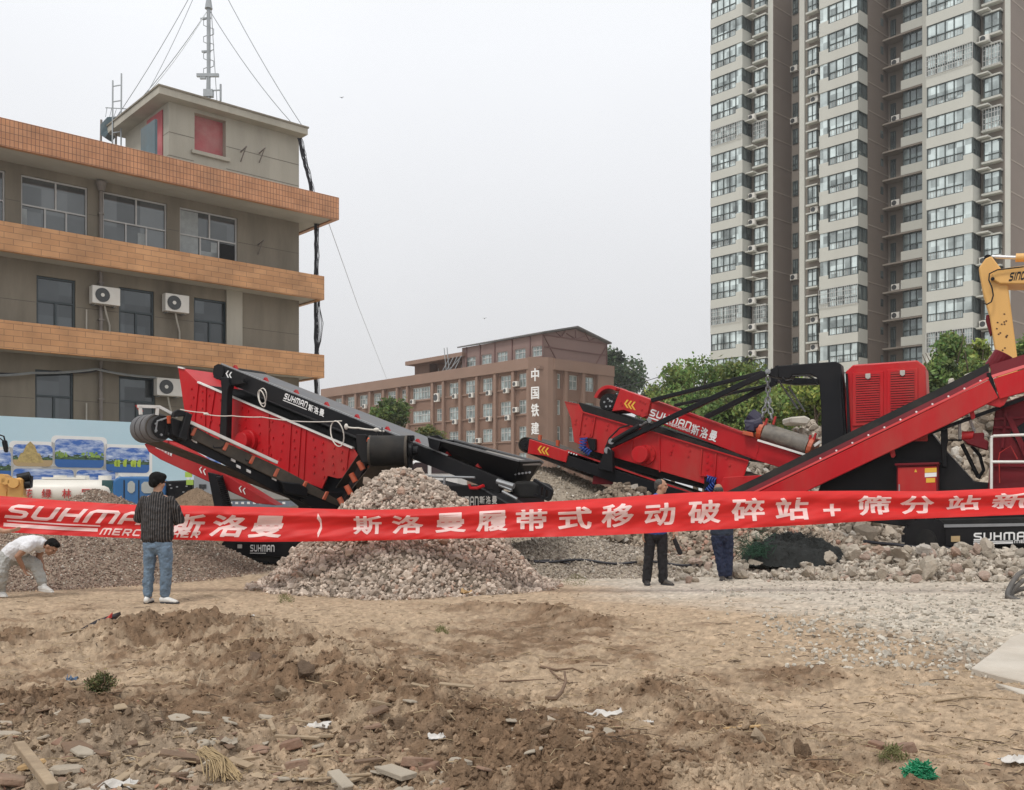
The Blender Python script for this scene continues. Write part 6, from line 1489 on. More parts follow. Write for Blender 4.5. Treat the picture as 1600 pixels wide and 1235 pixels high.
mb = MB(); MR.prism(mb, [(1160, 673), (1176, 676), (1177, 683), (1160, 679)], .0, .3); MR.prism(mb, [(1180, 664), (1192, 667), (1190, 684), (1182, 680)], .05, .4); mb.build("motor_mount", m_orange, mg, bevel=.01)
mb = MB(); mb.cyl(MR.at(1166, 668, .15), MR.at(1192, 660, .2), .17, 16).cyl(MR.at(1172, 648, .2), MR.at(1188, 660, .2), .16, 14); MR.prism(mb, [(1164, 658), (1178, 660), (1178, 674), (1163, 672)], .0, .3); mb.build("motor", M("dark_blue_motor", (.025, .022, .05), .5, .2, 4), mg, bevel=.01)
mb = MB(); mb.bar(MR.at(1184, 688, -.05), MR.at(1262, 712, -.05), .06, .045); mb.bar(MR.at(1272, 697, .1), MR.at(1282, 690, .1), .05, .06); mb.build("white_rail", m_white, mg)
mb = MB()
def link(a, b_, w, mb):
    a, b_ = Vector(a), Vector(b_); d = (b_ - a); s = (MR.ax if not w else MR.n) * .045; pts = [a - s * .5, a - s + d * .2, a - s + d * .8, b_ - s * .5, b_ + s * .5, a + s + d * .8, a + s + d * .2, a + s * .5, a - s * .5]
    mb.tube(pts, .017, 6)
ch = [MR.at(1200, 588 + 8.2 * k, .1) for k in range(5)]
for k in range(4): link(ch[k], ch[k + 1] - Vector((0, 0, .02)), k % 2, mb)
for tgt in ((1191, 652), (1206, 655)):
    a, b_ = ch[4], MR.at(*tgt, .1)
    for k in range(4): link(a.lerp(b_, k / 4), a.lerp(b_, (k + 1.15) / 4), k % 2, mb)
mb.build("chain", m_steel, mg)
# engine house with two louvred doors
eh = P_(MR, "engine_house", [(1321, 581), (1333, 570), (1433, 563), (1446, 573), (1449, 640), (1450, 690), (1324, 690), (1321, 640)], -.02, .9, m_red, cr, .03, segs=2)
def skew(x, y): return (x, y)
for (x0, x1, yt, yb) in ((1332, 1380, 583, 666), (1386, 1434, 578, 664)):
    sl = -.055
    def yy_(x, y): return y + (x - x0) * sl
    dr_ = P_(MR, "louvre_door", [(x0, yt), (x1, yy_(x1, yt)), (x1, yy_(x1, yb)), (x0, yb)], -.05, -.018, m_red, eh, .006)
    a0, a1, b0, b1 = x0 + 5.5, x1 - 5.5, yt + 4, yb - 6
    mb = MB(); MR.prism(mb, [(a0, yy_(a0, b0)), (a1, yy_(a1, b0)), (a1, yy_(a1, b1)), (a0, yy_(a0, b1))], -.056, -.051); mb.build("louvre_shade_sheet", m_dark, dr_)  # dark sheet on the door face, painting the shade between the slats
    mb = MB(); ns = 20
    for i in range(ns):
        y = b0 + (b1 - b0) * (i + .5) / ns; h = (b1 - b0) / ns * .34
        MR.prism(mb, [(a0, yy_(a0, y - h)), (a1, yy_(a1, y - h)), (a1, yy_(a1, y + h)), (a0, yy_(a0, y + h))], -.072, -.0575)
    mb.build("louvre_slat", m_redp, dr_)
    xm = (x0 + x1) / 2; mb = MB(); ym = yy_(xm, yt + 6); MR.prism(mb, [(xm - 4, ym - 3.5), (xm + 4, ym - 4), (xm + 4, ym + 3), (xm + 1, ym + 5), (xm - 1, ym + 5), (xm - 4, ym + 3)], -.10, -.075); mb.build("door_latch", m_letterg, dr_, bevel=.008)
mb = MB(); mb.tube([MR.at(1447, 619, .3), MR.at(1482, 617, .3)], .03, 7); mb.build("handrail", m_white, cr)
# black hull, electrical box, crusher body
hull = P_(MR, "hull", [(1266, 800), (1284, 752), (1300, 735), (1452, 672), (1474, 700), (1521, 752), (1560, 756), (1700, 756), (1700, 820), (1420, 824), (1330, 812)], .0, 1.7, m_black, cr, .02)
eb = P_(MR, "electrical_box", [(1401, 727), (1466, 725), (1466, 772), (1401, 772)], -.40, -.01, m_dred, cr, .01)
P_(MR, "box_door", [(1403, 731), (1463, 729), (1463, 772), (1403, 772)], -.43, -.405, m_red, eb, .006)
P_(MR, "box_lid", [(1398, 724.5), (1467, 722.5), (1467, 726), (1398, 728)], -.47, -.0, m_dred, eb, .006)
mb = MB(); MR.prism(mb, [(1428.5, 738), (1433, 738), (1430.7, 733)], -.436, -.431); MR.prism(mb, [(1445, 732), (1463.5, 731), (1463.5, 738), (1445, 739)], -.436, -.431); MR.prism(mb, [(1447, 747.5), (1461, 747), (1461, 754), (1447, 754.5)], -.436, -.431); mb.build("yellow_sticker", m_yel, eb)
mb = MB(); MR.prism(mb, [(1445, 739.5), (1463.5, 738.5), (1463.5, 745), (1445, 746)], -.436, -.431); mb.build("white_sticker", m_letter, eb)
mb = MB(); MR.prism(mb, [(1404, 757), (1406, 757), (1406, 770), (1404, 770)], -.45, -.43); mb.build("box_handle", m_steel, eb)
cb_ = P_(MR, "crusher_body", [(1556, 634), (1600, 618), (1720, 600), (1720, 790), (1541, 790), (1545, 745), (1549, 690)], -.1, 1.6, m_dred, cr, .02)
mb = MB()
for (a, b_) in (((1553, 655), (1600, 652)), ((1549, 727), (1620, 728)), ((1572, 640), (1566, 700)), ((1552, 668), (1585, 668))): mb.bar(MR.at(*a, -.13), MR.at(*b_, -.13), .05, .06, MR.n)
mb.bar(MR.at(1576, 650, -.16), MR.at(1612, 730, -.16), .10, .05, MR.n); mb.build("body_rib", m_dred, cb_)
P_(MR, "body_recess", [(1578, 676), (1600, 660), (1640, 660), (1640, 715), (1604, 715)], -.14, -.11, m_black, cb_, .006)
mb = MB()
mb.cyl(MR.at(1503, 681, -.2), MR.at(1522, 681, -.2), .09, 16); mb.build("motor_nose", m_redp, cb_, smooth=True)
mb = MB(); MR.prism(mb, [(1520, 677), (1538, 676), (1537, 686), (1545, 690), (1543, 704), (1530, 700), (1512, 694), (1503, 687), (1520, 686)], -.3, .1); mb.build("motor_guard", m_dred, cb_, bevel=.02)
mb = MB(); mb.cyl(MR.at(1553, 577, .5), MR.at(1569, 553, .5), .20, 18); MR.prism(mb, [(1560, 573), (1584, 560), (1590, 570), (1580, 576), (1562, 580)], .2, .7); mb.build("feed_pipe", m_dred, cb_, bevel=.015)
mb = MB()
for a, b_ in (((1549, 768), (1549, 684)), ((1549, 722), (1620, 722)), ((1549, 684), (1552, 681.5)), ((1552, 681.5), (1620, 679))): mb.tube([MR.at(*a, -.35), MR.at(*b_, -.35)], .028, 8)
mb.build("handrail", m_white, cr)
mb = MB(); mb.tube([MR.at(1560, 720, -.2), MR.at(1562, 708, -.2), MR.at(1579, 697, -.2), MR.at(1590, 718, -.2)], .012, 5).tube([MR.at(1561, 720, -.2), MR.at(1562, 755, -.2)], .012, 5); mb.build("thin_pipe", m_redp, cr)
mb = MB(); mb.tube([MR.at(1503, 694, .2), MR.at(1512, 712, .2), MR.at(1528, 745, .2)], .04, 7).tube([MR.at(1518, 697, .1), MR.at(1531, 712, .1), MR.at(1537, 735, .1), MR.at(1528, 748, .1)], .035, 7); mb.build("hydraulic_hose", m_black, cr, smooth=True)
mb = MB(); mb.tube([MR.at(1499, 660, .2), MR.at(1500, 690, .2)], .03, 6).tube([MR.at(1513, 650, .2), MR.at(1523, 676, .2)], .03, 6).tube([MR.at(1490, 665, .2), MR.at(1512, 652, .2)], .03, 6); mb.build("white_pipe", m_white, cr)
P_(MR, "support_column", [(1470, 668), (1480, 668), (1481, 690), (1479, 700), (1480, 730), (1472, 730), (1470, 690)], -.1, .1, m_black, cr)
mb = MB(); mb.cyl(MR.at(1475, 680, -.2), MR.at(1475, 680, .15), .07, 10); mb.tube([MR.at(1480, 688, .1), MR.at(1503, 688, .1)], .02, 6); mb.build("column_joint", m_black, cr)
# crawler tracks of the crusher
q = MR.at(1447, 843, -.3); tr_ = MB().cyl(q, q + MR.n * .5, .42, 30).build("drive_sprocket", m_black, cr, bevel=.01)
mb = MB(); mb.cyl(q - MR.n * .04, q, .20, 24).cyl(q - MR.n * .06, q - MR.n * .04, .16, 24); mb.build("sprocket_hub", m_rub, tr_)
mb = MB()
for k in range(14): a = 2 * math.pi * k / 14; p = q + MR.ax * .44 * math.cos(a) + Vector((0, 0, .44 * math.sin(a))); mb.bar(p, p + MR.n * .5, .15, .06, p - q)
mb.build("track_shoe", m_black, tr_)
tf = P_(MR, "track_frame", [(1476, 822), (1720, 818), (1720, 850), (1477, 854)], -.42, -.28, m_black, cr, .012)
P_(MR, "track_belt", [(1450, 812), (1720, 806), (1720, 882), (1450, 884)], -.25, .3, m_rub, cr, .02)
mb = MB(); MR.prism(mb, [(1475, 820), (1720, 816), (1720, 820), (1475, 824.5)], -.44, -.28); mb.build("frame_top", m_steel, tf)
logo(MR, "SUHMAN", (1521.5, 845), (1618, 843), (1521.5, 833), -.426, .21).build("lettering", m_letter, tf)
mb = MB(); MR.prism(mb, [(1521, 846.2), (1583, 845), (1583, 846.3), (1521, 847.5)], -.428, -.422); MR.prism(mb, [(1521, 848.4), (1583, 847.2), (1583, 849.6), (1521, 850.8)], -.428, -.422); mb.build("logo_line", m_letter, tf)
logo(MR, "MERCRUSHER", (1585, 849), (1660, 847.5), (1585, 844), -.426, .2).build("lettering", m_letter, tf)
mb = MB(); MR.prism(mb, [(1486, 838), (1500, 837.6), (1500, 846.6), (1486, 847)], -.428, -.421); mb.build("reflector", M("amber_reflector", (.46, .33, .17), .4), tf)

# ------------------------------------------------------------------ excavator behind the crusher
EX = VP(1560, 27, -27)
p0 = EX.at(1700, 840); exv = empty("excavator", (p0.x, p0.y, 0), "yellow excavator boom and stick rising behind the red crusher", "excavator")
P_(EX, "stick", [(1529, 419), (1540, 404), (1549, 400), (1563.5, 419), (1575, 446), (1590, 562), (1590, 600), (1560, 600), (1555, 548), (1550, 518), (1546, 493), (1536, 457)], 0, .75, m_exy, exv, .03)
P_(EX, "boom", [(1549, 428), (1555, 421), (1600, 415), (1690, 405), (1760, 430), (1830, 560), (1800, 600), (1740, 480), (1690, 452), (1600, 444), (1562, 443.5), (1551, 437)], -.12, .86, m_exy, exv, .03)
mb = MB(); mb.cyl(EX.at(1550, 401.5, .35), EX.at(1590, 403, .35), .055, 12); mb.build("cylinder_rod", M("chrome_rod", (.62, .62, .62), .25, .05, 3, metal=.5), exv, smooth=True)
mb = MB(); mb.cyl(EX.at(1587, 403, .35), EX.at(1700, 401, .35), .12, 16); mb.build("cylinder_barrel", m_exy, exv, smooth=True)
mb = MB(); mb.cyl(EX.at(1543, 403, .1), EX.at(1543, 403, .7), .09, 14).cyl(EX.at(1551, 436, -.16), EX.at(1551, 436, .95), .05, 14); EX.prism(mb, [(1538, 402), (1547, 398), (1554, 409), (1546, 412)], .2, .5); mb.build("pivot_pin", m_black, exv)
mb = MB(); mb.tube([EX.at(x, y, -.2) for x, y in ((1600, 417), (1575, 420), (1558, 422), (1546, 428), (1545, 438), (1550, 450), (1552, 462), (1549, 472), (1542, 476), (1537, 474))], .02, 7); mb.build("hose", m_rub, exv, smooth=True)
mb = MB(); o_ = EX.at(1577, 438, -.13)
logo(EX, "SINOMACH"[:4] + "TRUCK"[:0] + "", (1576, 439.5), (1601, 437), (1578.5, 426.5), -.128, .24, slant=.15).build("lettering", m_dark, exv)
P_(EX, "breaker", [(1541, 492), (1546, 492), (1551, 520), (1547, 524), (1540, 500)], .1, .5, m_dred, exv, .01)
mb = MB()
for k in range(14): x, y = rng.uniform(1556, 1576), rng.uniform(470, 548); EX.prism(mb, [(x, y), (x + 2.5, y + 1), (x + 1.5, y + 3), (x - 1, y + 2)], -.006, -.002)
mb.build("paint_chip", M("rust", (.09, .04, .02), .8), exv)
P_(EX, "body", [(1720, 590), (1960, 590), (1960, 760), (1720, 760)], -.8, 2.0, m_exy, exv, .06)
P_(EX, "crawler_track", [(1700, 765), (1980, 765), (1990, 800), (1970, 835), (1710, 835), (1695, 800)], -1.0, .1, m_rub, exv, .05)
# concrete slab lumps on the mound
for (pts, Y, t, lab) in (([(1521, 606), (1530, 580), (1547, 573), (1552, 600), (1545, 640)], 28, 1.0, "upright pale concrete slab standing behind the long red conveyor"), ([(1484, 593), (1489, 590), (1492, 592), (1492, 612), (1485, 614)], 27, .15, "short grey concrete post in front of the trees"), ([(1234, 652), (1258, 650), (1268, 655), (1262, 664), (1236, 662)], 26.5, .8, "pale slab on top of the rubble behind the magnet drum")):
    V_ = VP(pts[0][0], Y, 0); mb = MB(); V_.prism(mb, pts, 0, t); o = mb.build("concrete_slab" if t > .2 else "concrete_post", M("pale_concrete", (.47, .44, .38), .9, .15, 3, bump=.5, bscale=12), None, bevel=.04)
    tag(o, lab, "concrete slab" if t > .2 else "post", kind="thing")
# ------------------------------------------------------------------ banner
def cloth_mat(name, col, tr=.25):
    m, n, l, p = newmat(name)
    out = n["Material Output"]; t = n.new("ShaderNodeBsdfTranslucent"); mx_ = n.new("ShaderNodeMixShader"); mx_.inputs[0].default_value = tr
    tc_ = n.new("ShaderNodeTexCoord"); mp = n.new("ShaderNodeMapping"); mp.inputs["Scale"].default_value = (.8, 1, 5); l.new(tc_.outputs["Object"], mp.inputs[0])
    nz = n.new("ShaderNodeTexNoise"); nz.inputs["Scale"].default_value = 2.5; nz.inputs["Detail"].default_value = 5; l.new(mp.outputs[0], nz.inputs[0])
    mr = n.new("ShaderNodeMapRange"); mr.inputs[1].default_value = .3; mr.inputs[2].default_value = .7; mr.inputs[3].default_value = .9; mr.inputs[4].default_value = 1.1; l.new(nz.outputs[0], mr.inputs[0])
    sc = n.new("ShaderNodeVectorMath"); sc.operation = 'SCALE'; sc.inputs[0].default_value = col; l.new(mr.outputs[0], sc.inputs[3])
    l.new(sc.outputs[0], p.inputs["Base Color"]); l.new(sc.outputs[0], t.inputs["Color"]); p.inputs["Roughness"].default_value = .5; p.inputs["Specular IOR Level"].default_value = .35
    l.new(p.outputs[0], mx_.inputs[1]); l.new(t.outputs[0], mx_.inputs[2]); l.new(mx_.outputs[0], out.inputs["Surface"])
    return m
m_ban = cloth_mat("red_banner_cloth", (.66, .022, .020), .22)
m_bant = cloth_mat("banner_lettering", (.90, .68, .65), .22)
TOPX = [-60, 0, 100, 220, 300, 420, 560, 640, 700, 800, 880, 960, 1040, 1100, 1180, 1350, 1460, 1600, 1700]
TOPY = [771, 775.5, 783, 790, 790.5, 793, 797, 796, 793, 787, 783, 778, 772, 769, 768, 767, 768, 762, 757]
BOTX = [-60, 0, 100, 230, 400, 560, 700, 860, 960, 1000, 1150, 1250, 1400, 1600, 1700]
BOTY = [826, 831, 837, 842, 847, 845.5, 842, 839, 836, 834, 826, 821, 812, 804, 800]
gx = np.arange(-60, 1701, 1.0)
def smooth(v, k=41): return np.convolve(np.pad(v, k // 2, mode='edge'), np.ones(k) / k, 'valid')
TOPS, BOTS = smooth(np.interp(gx, TOPX, TOPY)), smooth(np.interp(gx, BOTX, BOTY))
YB = 14.05
def ban(px, v, lift=0.0):
    px = np.asarray(px, float); v = np.asarray(v, float)
    py = np.interp(px, gx, TOPS) * (1 - v) + np.interp(px, gx, BOTS) * v
    x = (px - CX) * YB / F; z = CH - (py - HY) * YB / F
    d = .075 * np.clip(.24 - v, 0, 1) / .24 * (.7 + .6 * vno(x * .6, v * 0 + 2.2, 3))
    d = d + .030 * np.sin(v * 8.5 + 2.2 * vno(x * .45, v * 0, 5) * 2) * (.3 + vno(x * .8, v * 0 + 4, 8))
    d = d + .05 * (fbm(x * .7, v * 2.2 + x * .12, 13, 3) - .5) + .032 * np.sin((x + v * .5) * 9 + 5 * vno(x * .7, v * 0, 2)) * np.clip(vno(x * .9, v * 0 + 1, 6) - .35, 0, 1)
    d = d + .022 * (fbm(x * 3.2 + v * 2, v * 5 + x, 23, 2) - .5) * 2 - .05 * np.clip(v - .86, 0, 1)
    return x, YB + d - lift, z
NU, NV = 760, 30
PXg, Vg = np.meshgrid(np.linspace(-48, 1688, NU), np.linspace(0, 1, NV))
bx, by, bz = ban(PXg, Vg)
ii = np.arange((NV - 1) * NU).reshape(NV - 1, NU)[:, :-1].ravel()
b_o = np.array([-11.0 * 0, YB, .8])
bnr = empty("banner", tuple(b_o), "long red cloth banner with white Chinese lettering stretched across the yard", "banner")
np_mesh("cloth", np.stack([bx, by, bz], -1).reshape(-1, 3) - b_o, np.stack([ii, ii + NU, ii + NU + 1, ii + 1], -1), m_ban, None, bnr, smooth=True)
def ban_text(name, vs, fs, px0, px1, v0, v1, shear=0.0, sub=2):
    """flat outline (x,y in 0..1) laid on the cloth, 5 mm proud"""
    me = bpy.data.meshes.new(name); me.from_pydata([(p[0], p[1], 0) for p in vs], [], fs)
    bm = bmesh.new(); bm.from_mesh(me); bmesh.ops.triangulate(bm, faces=bm.faces)
    for _ in range(3):
        ed = [e_ for e_ in bm.edges if e_.calc_length() > .16]
        if not ed: break
        bmesh.ops.subdivide_edges(bm, edges=ed, cuts=1); bmesh.ops.triangulate(bm, faces=bm.faces)
    x = np.array([q.co.x for q in bm.verts]); y = np.array([q.co.y for q in bm.verts])
    px = px0 + (px1 - px0) * x + shear * (y - .5); v = v1 + (v0 - v1) * y
    X, Y_, Z = ban(px, v, .006)
    for q, a, b, c in zip(bm.verts, X, Y_, Z): q.co = (a - b_o[0], b - b_o[1], c - b_o[2])
    bm.to_mesh(me); bm.free(); me.materials.append(m_bant)
    for pl in me.polygons: pl.use_smooth = False
    return link_mesh(name, me, bnr)
def han_flat(ch, bold):
    c = bpy.data.curves.new("t", 'FONT'); c.body = ch; c.size = 1; c.resolution_u = 3; c.offset = 0.0
    o = bpy.data.objects.new("t", c); COL.objects.link(o)
    me = bpy.data.meshes.new_from_object(o.evaluated_get(bpy.context.evaluated_depsgraph_get()))
    v = [Vector((q.co.x, q.co.y)) for q in me.vertices]; f = [list(p.vertices) for p in me.polygons]
    # boundary edges widened with small quads so the strokes read as a heavy face
    cnt = {}
    for p in f:
        for a, b in zip(p, p[1:] + p[:1]): cnt[tuple(sorted((a, b)))] = cnt.get(tuple(sorted((a, b))), 0) + 1
    V2, F2 = list(v), list(f)
    for (a, b), k in cnt.items():
        if k == 1:
            d = (v[b] - v[a]);
            if d.length < 1e-5: continue
            n_ = Vector((-d.y, d.x)).normalized() * bold; e_ = d.normalized() * bold * .6; i = len(V2)
            V2 += [v[a] - n_ - e_, v[b] - n_ + e_, v[b] + n_ + e_, v[a] + n_ - e_]; F2.append([i, i + 1, i + 2, i + 3])
    bpy.data.objects.remove(o); bpy.data.curves.remove(c); bpy.data.meshes.remove(me)
    x0, x1 = min(p.x for p in V2), max(p.x for p in V2); y0, y1 = min(p.y for p in V2), max(p.y for p in V2)
    return [((p.x - x0) / (x1 - x0), (p.y - y0) / (y1 - y0)) for p in V2], F2
for ch, a, b, v0, v1 in (("斯", 552, 596, .20, .80), ("洛", 612, 661, .20, .80), ("曼", 680, 728, .18, .80), ("履", 744, 793, .18, .80), ("带", 806, 855, .20, .82), ("式", 872, 925, .19, .82), ("移", 940, 990, .17, .80), ("动", 1007, 1055, .23, .82),
                       ("破", 1075, 1126, .21, .83), ("碎", 1143, 1195, .18, .82), ("站", 1211, 1264, .19, .84), ("筛", 1340, 1392, .16, .80), ("分", 1408, 1460, .17, .82), ("站", 1480, 1532, .20, .76), ("新", 1551, 1608, .18, .76), ("品", 1622, 1672, .18, .78)):
    v, f = han_flat(ch, .026); ban_text("character", v, f, a, b, v0, v1)
v, f = stroke([(0, .5), (1, .5)], .22); v2, f2 = stroke([(.5, 0), (.5, 1)], .22); ban_text("character", [tuple(p) for p in v + v2], f + [tuple(i + len(v) for i in q) for q in f2], 1286, 1314, .40, .78)
for ch, a, b in (("斯", 268, 318), ("洛", 330, 386), ("曼", 392, 444)):
    v, f = han_flat(ch, .03); ban_text("logo_character", v, f, a, b, .24, .88, shear=12)
v, f = stroke([(.2, 1), (.75, .75), (.8, .4), (.3, 0)], .3); ban_text("logo_mark", [tuple(p) for p in v], f, 494, 503, .22, .82)
for (v, f) in word("SUHMAN", .22, .22): ban_text("logo_letter", [tuple(p) for p in v], f, 14, 266, .20, .60, shear=16)
for (v, f) in word("MERCRUSHER", .22, .30): ban_text("logo_letter", [tuple(p) for p in v], f, 158, 312, .73, .93, shear=5)
for a, b, v0, v1 in ((9, 156, .66, .70), (3, 152, .75, .85)): ban_text("logo_bar", [(k / 30, y) for y in (0, 1) for k in range(31)], [(k, k + 1, 32 + k, 31 + k) for k in range(30)], a, b, v0, v1)

# ------------------------------------------------------------------ people
def loft(mb, secs, side, n=14, round_ends=True):
    """closed elliptical tube: secs = (centre, radius along side, radius across)"""
    C = [Vector(s[0]) for s in secs]; ra = [s[1] for s in secs]; rb = [s[2] for s in secs]
    if round_ends:
        d0 = (C[0] - C[1]).normalized(); d1 = (C[-1] - C[-2]).normalized(); e0, e1_ = min(ra[0], rb[0]), min(ra[-1], rb[-1])
        C = [C[0] + d0 * e0 * .75, C[0] + d0 * e0 * .45] + C + [C[-1] + d1 * e1_ * .45, C[-1] + d1 * e1_ * .75]
        ra = [ra[0] * .35, ra[0] * .8] + ra + [ra[-1] * .8, ra[-1] * .35]; rb = [rb[0] * .35, rb[0] * .8] + rb + [rb[-1] * .8, rb[-1] * .35]
    m = len(C); vs = []; side = Vector(side)
    for i in range(m):
        t = (C[min(i + 1, m - 1)] - C[max(i - 1, 0)]).normalized(); a = (side - t * side.dot(t)).normalized(); b = t.cross(a)
        for k in range(n): q = 2 * math.pi * k / n; vs.append(C[i] + a * ra[i] * math.cos(q) + b * rb[i] * math.sin(q))
    fs = [(i * n + k, i * n + (k + 1) % n, (i + 1) * n + (k + 1) % n, (i + 1) * n + k) for i in range(m - 1) for k in range(n)]
    fs += [tuple(range(n - 1, -1, -1)), tuple(range((m - 1) * n, m * n))]
    mb.add(vs, fs)
def limb(mb, *pr, n=12): loft(mb, [(p, r, r) for p, r in pr], (0, 1, .02) if abs((Vector(pr[-1][0]) - Vector(pr[0][0])).normalized().y) < .9 else (1, 0, 0), n)
def fuse(mb, name, mat, parent, voxel=.009, sm=6, wrinkle=0.0):
    """voxel-remesh overlapping shapes into one continuous skin"""
    o = mb.build(name, mat, parent, local=True)
    r = o.modifiers.new("r", 'REMESH'); r.mode = 'VOXEL'; r.voxel_size = voxel; r.use_smooth_shade = True
    s = o.modifiers.new("s", 'SMOOTH'); s.factor = .5; s.iterations = sm
    if wrinkle:
        tx = bpy.data.textures.new("w", 'CLOUDS'); tx.noise_scale = .07; tx.noise_depth = 2
        d = o.modifiers.new("d", 'DISPLACE'); d.texture = tx; d.strength = wrinkle; d.mid_level = .5
    dg = bpy.context.evaluated_depsgraph_get(); me = bpy.data.meshes.new_from_object(o.evaluated_get(dg))
    o.modifiers.clear(); old = o.data; o.data = me; bpy.data.meshes.remove(old)
    me.polygons.foreach_set("use_smooth", [True] * len(me.polygons))
    return o
m_skin = M("skin", (.40, .225, .145), .55, .08, 12, spec=.4)
m_skin2 = M("tanned_skin", (.30, .16, .10), .55, .08, 12, spec=.4)
m_hair = M("black_hair", (.006, .0055, .005), .75, .3, 40, bump=.5, bscale=120, spec=.15)
m_ghair = M("greying_hair", (.055, .05, .045), .7, .4, 50, bump=.5, bscale=120)
m_eye = M("eye", (.01, .01, .01), .2, .1, 3)
m_shoe = M("white_shoe", (.66, .66, .64), .5, .06, 12, dirt=(.36, .30, .23), damt=.5)
m_sole = M("dark_sole", (.03, .03, .035), .7, .1, 6)
m_bshoe = M("black_shoe", (.02, .018, .018), .5, .2, 8, dirt=(.2, .17, .13), damt=.5)
def headframe(face, up):
    f_ = Vector(face).normalized(); u = (Vector(up) - f_ * Vector(up).dot(f_)).normalized(); r_ = f_.cross(u)
    return Matrix((r_, f_, u)).transposed()          # columns: right, face, up
def head(mb, c, Rm):
    c = Vector(c); L = lambda x, y, z: c + Rm @ Vector((x, y, z))
    mb.ell(L(0, -.012, .025), .074, .094, .092, 16, 10, Rm); mb.ell(L(0, .022, -.035), .060, .066, .078, 14, 8, Rm)
    mb.ell(L(0, .055, -.085), .035, .028, .024, 10, 6, Rm)                  # chin
    loft(mb, [(L(0, .085, .015), .010, .010), (L(0, .103, -.018), .015, .014), (L(0, .092, -.026), .018, .012)], Rm @ Vector((1, 0, 0)), 8)
    mb.ell(L(0, .082, .028), .055, .016, .012, 10, 6, Rm); mb.ell(L(0, .080, -.056), .028, .012, .010, 10, 6, Rm)   # brow, lips
    for s in (-1, 1): mb.ell(L(.076 * s, -.012, -.012), .010, .020, .033, 8, 6, Rm); mb.ell(L(.040 * s, .062, -.022), .022, .02, .02, 8, 6, Rm)
def face_bits(c, Rm, parent):
    c = Vector(c)
    for s in (-1, 1): MB().ell(c + Rm @ Vector((.031 * s, .079, .008)), .013, .007, .006, 8, 6, Rm).build("eye", m_eye, parent, local=True, smooth=True)
def hair(c, Rm, parent, mat, parts, wr=.006):
    mb = MB(); c = Vector(c)
    for (x, y, z, a, b, d) in parts: mb.ell(c + Rm @ Vector((x, y, z)), a, b, d, 16, 10, Rm)
    return fuse(mb, "hair", mat, parent, .008, 3, wr)
def hand(mb, w, d, palm_n, curl=.5, s=1.0):
    """palm, four unequal bent fingers and a side thumb growing from wrist w along d"""
    d = Vector(d).normalized(); nrm = Vector(palm_n); nrm = (nrm - d * nrm.dot(d)).normalized(); sd = d.cross(nrm); w = Vector(w)
    loft(mb, [(w, .024, .02), (w + d * .045 * s, .038, .015), (w + d * .085 * s, .040, .013)], sd, 10)
    for k, (o_, ln) in enumerate(((-.029, .068), (-.010, .078), (.010, .074), (.028, .058))):
        p0 = w + d * .085 * s + sd * o_; p1 = p0 + (d * math.cos(curl * .6) + nrm * math.sin(curl * .6)) * ln * .5; p2 = p1 + (d * math.cos(curl * 1.5) + nrm * math.sin(curl * 1.5)) * ln * .5
        limb(mb, (p0, .0095), (p1, .009), (p2, .0075), n=8)
    t0 = w + d * .03 - sd * .03; t1 = t0 + (d * .55 - sd * .6 + nrm * .4).normalized() * .04; limb(mb, (t0, .013), (t1, .0105), (t1 + (d * .9 - sd * .1 + nrm * .5).normalized() * .032, .009), n=8)
def shoe(parent, heel, toe, mat, sole=True, w=.046):
    h, t = Vector(heel), Vector(toe); d = (t - h).normalized(); s = d.cross(Vector((0, 0, 1))).normalized(); L = (t - h).length; mb = MB()
    loft(mb, [(h + Vector((0, 0, .05)), w * .85, .045), (h.lerp(t, .35) + Vector((0, 0, .05)), w, .048), (h.lerp(t, .7) + Vector((0, 0, .036)), w * 1.05, .034), (t + Vector((0, 0, .026)), w * .8, .022)], s, 12)
    loft(mb, [(h + d * .05 + Vector((0, 0, .06)), w * .8, .05), (h + d * .05 + Vector((0, 0, .105)), w * .75, .048)], s, 10)
    o = fuse(mb, "shoe", mat, parent, .008, 3)
    mb = MB()
    pts = [h + s * w * .8 + d * -.0, h + s * w + d * L * .3, h + s * w * 1.1 + d * L * .75, t + s * w * .5 + d * .03, t - s * w * .5 + d * .03, h - s * w * 1.1 + d * L * .75, h - s * w + d * L * .3, h - s * w * .8]
    mb.prism([p + Vector((0, 0, .002)) for p in pts], (0, 0, .022)); mb.build("sole", m_sole if sole else m_shoe, o, local=True, bevel=.004)
    return o
def stripes(name):
    m, n, l, p = newmat(name); t = n.new("ShaderNodeTexCoord"); s = n.new("ShaderNodeSeparateXYZ"); l.new(t.outputs["Object"], s.inputs[0])
    nz = n.new("ShaderNodeTexNoise"); nz.inputs["Scale"].default_value = 4; l.new(t.outputs["Object"], nz.inputs[0])
    a = n.new("ShaderNodeMath"); a.operation = 'MULTIPLY_ADD'; a.inputs[1].default_value = .012; l.new(nz.outputs[0], a.inputs[0]); l.new(s.outputs[0], a.inputs[2])
    b = n.new("ShaderNodeMath"); b.operation = 'MULTIPLY'; b.inputs[1].default_value = 2 * math.pi / .031; l.new(a.outputs[0], b.inputs[0])
    c = n.new("ShaderNodeMath"); c.operation = 'SINE'; l.new(b.outputs[0], c.inputs[0]); d = n.new("ShaderNodeMapRange"); d.inputs[1].default_value = .80; d.inputs[2].default_value = .95; l.new(c.outputs[0], d.inputs[0])
    x = n.new("ShaderNodeMix"); x.data_type = 'RGBA'; l.new(d.outputs[0], x.inputs[0]); x.inputs[6].default_value = (.010, .009, .010, 1); x.inputs[7].default_value = (.15, .13, .12, 1); l.new(x.outputs[2], p.inputs["Base Color"]); p.inputs["Roughness"].default_value = .8
    return m
def foot_z(x, y): return gz(x, y)
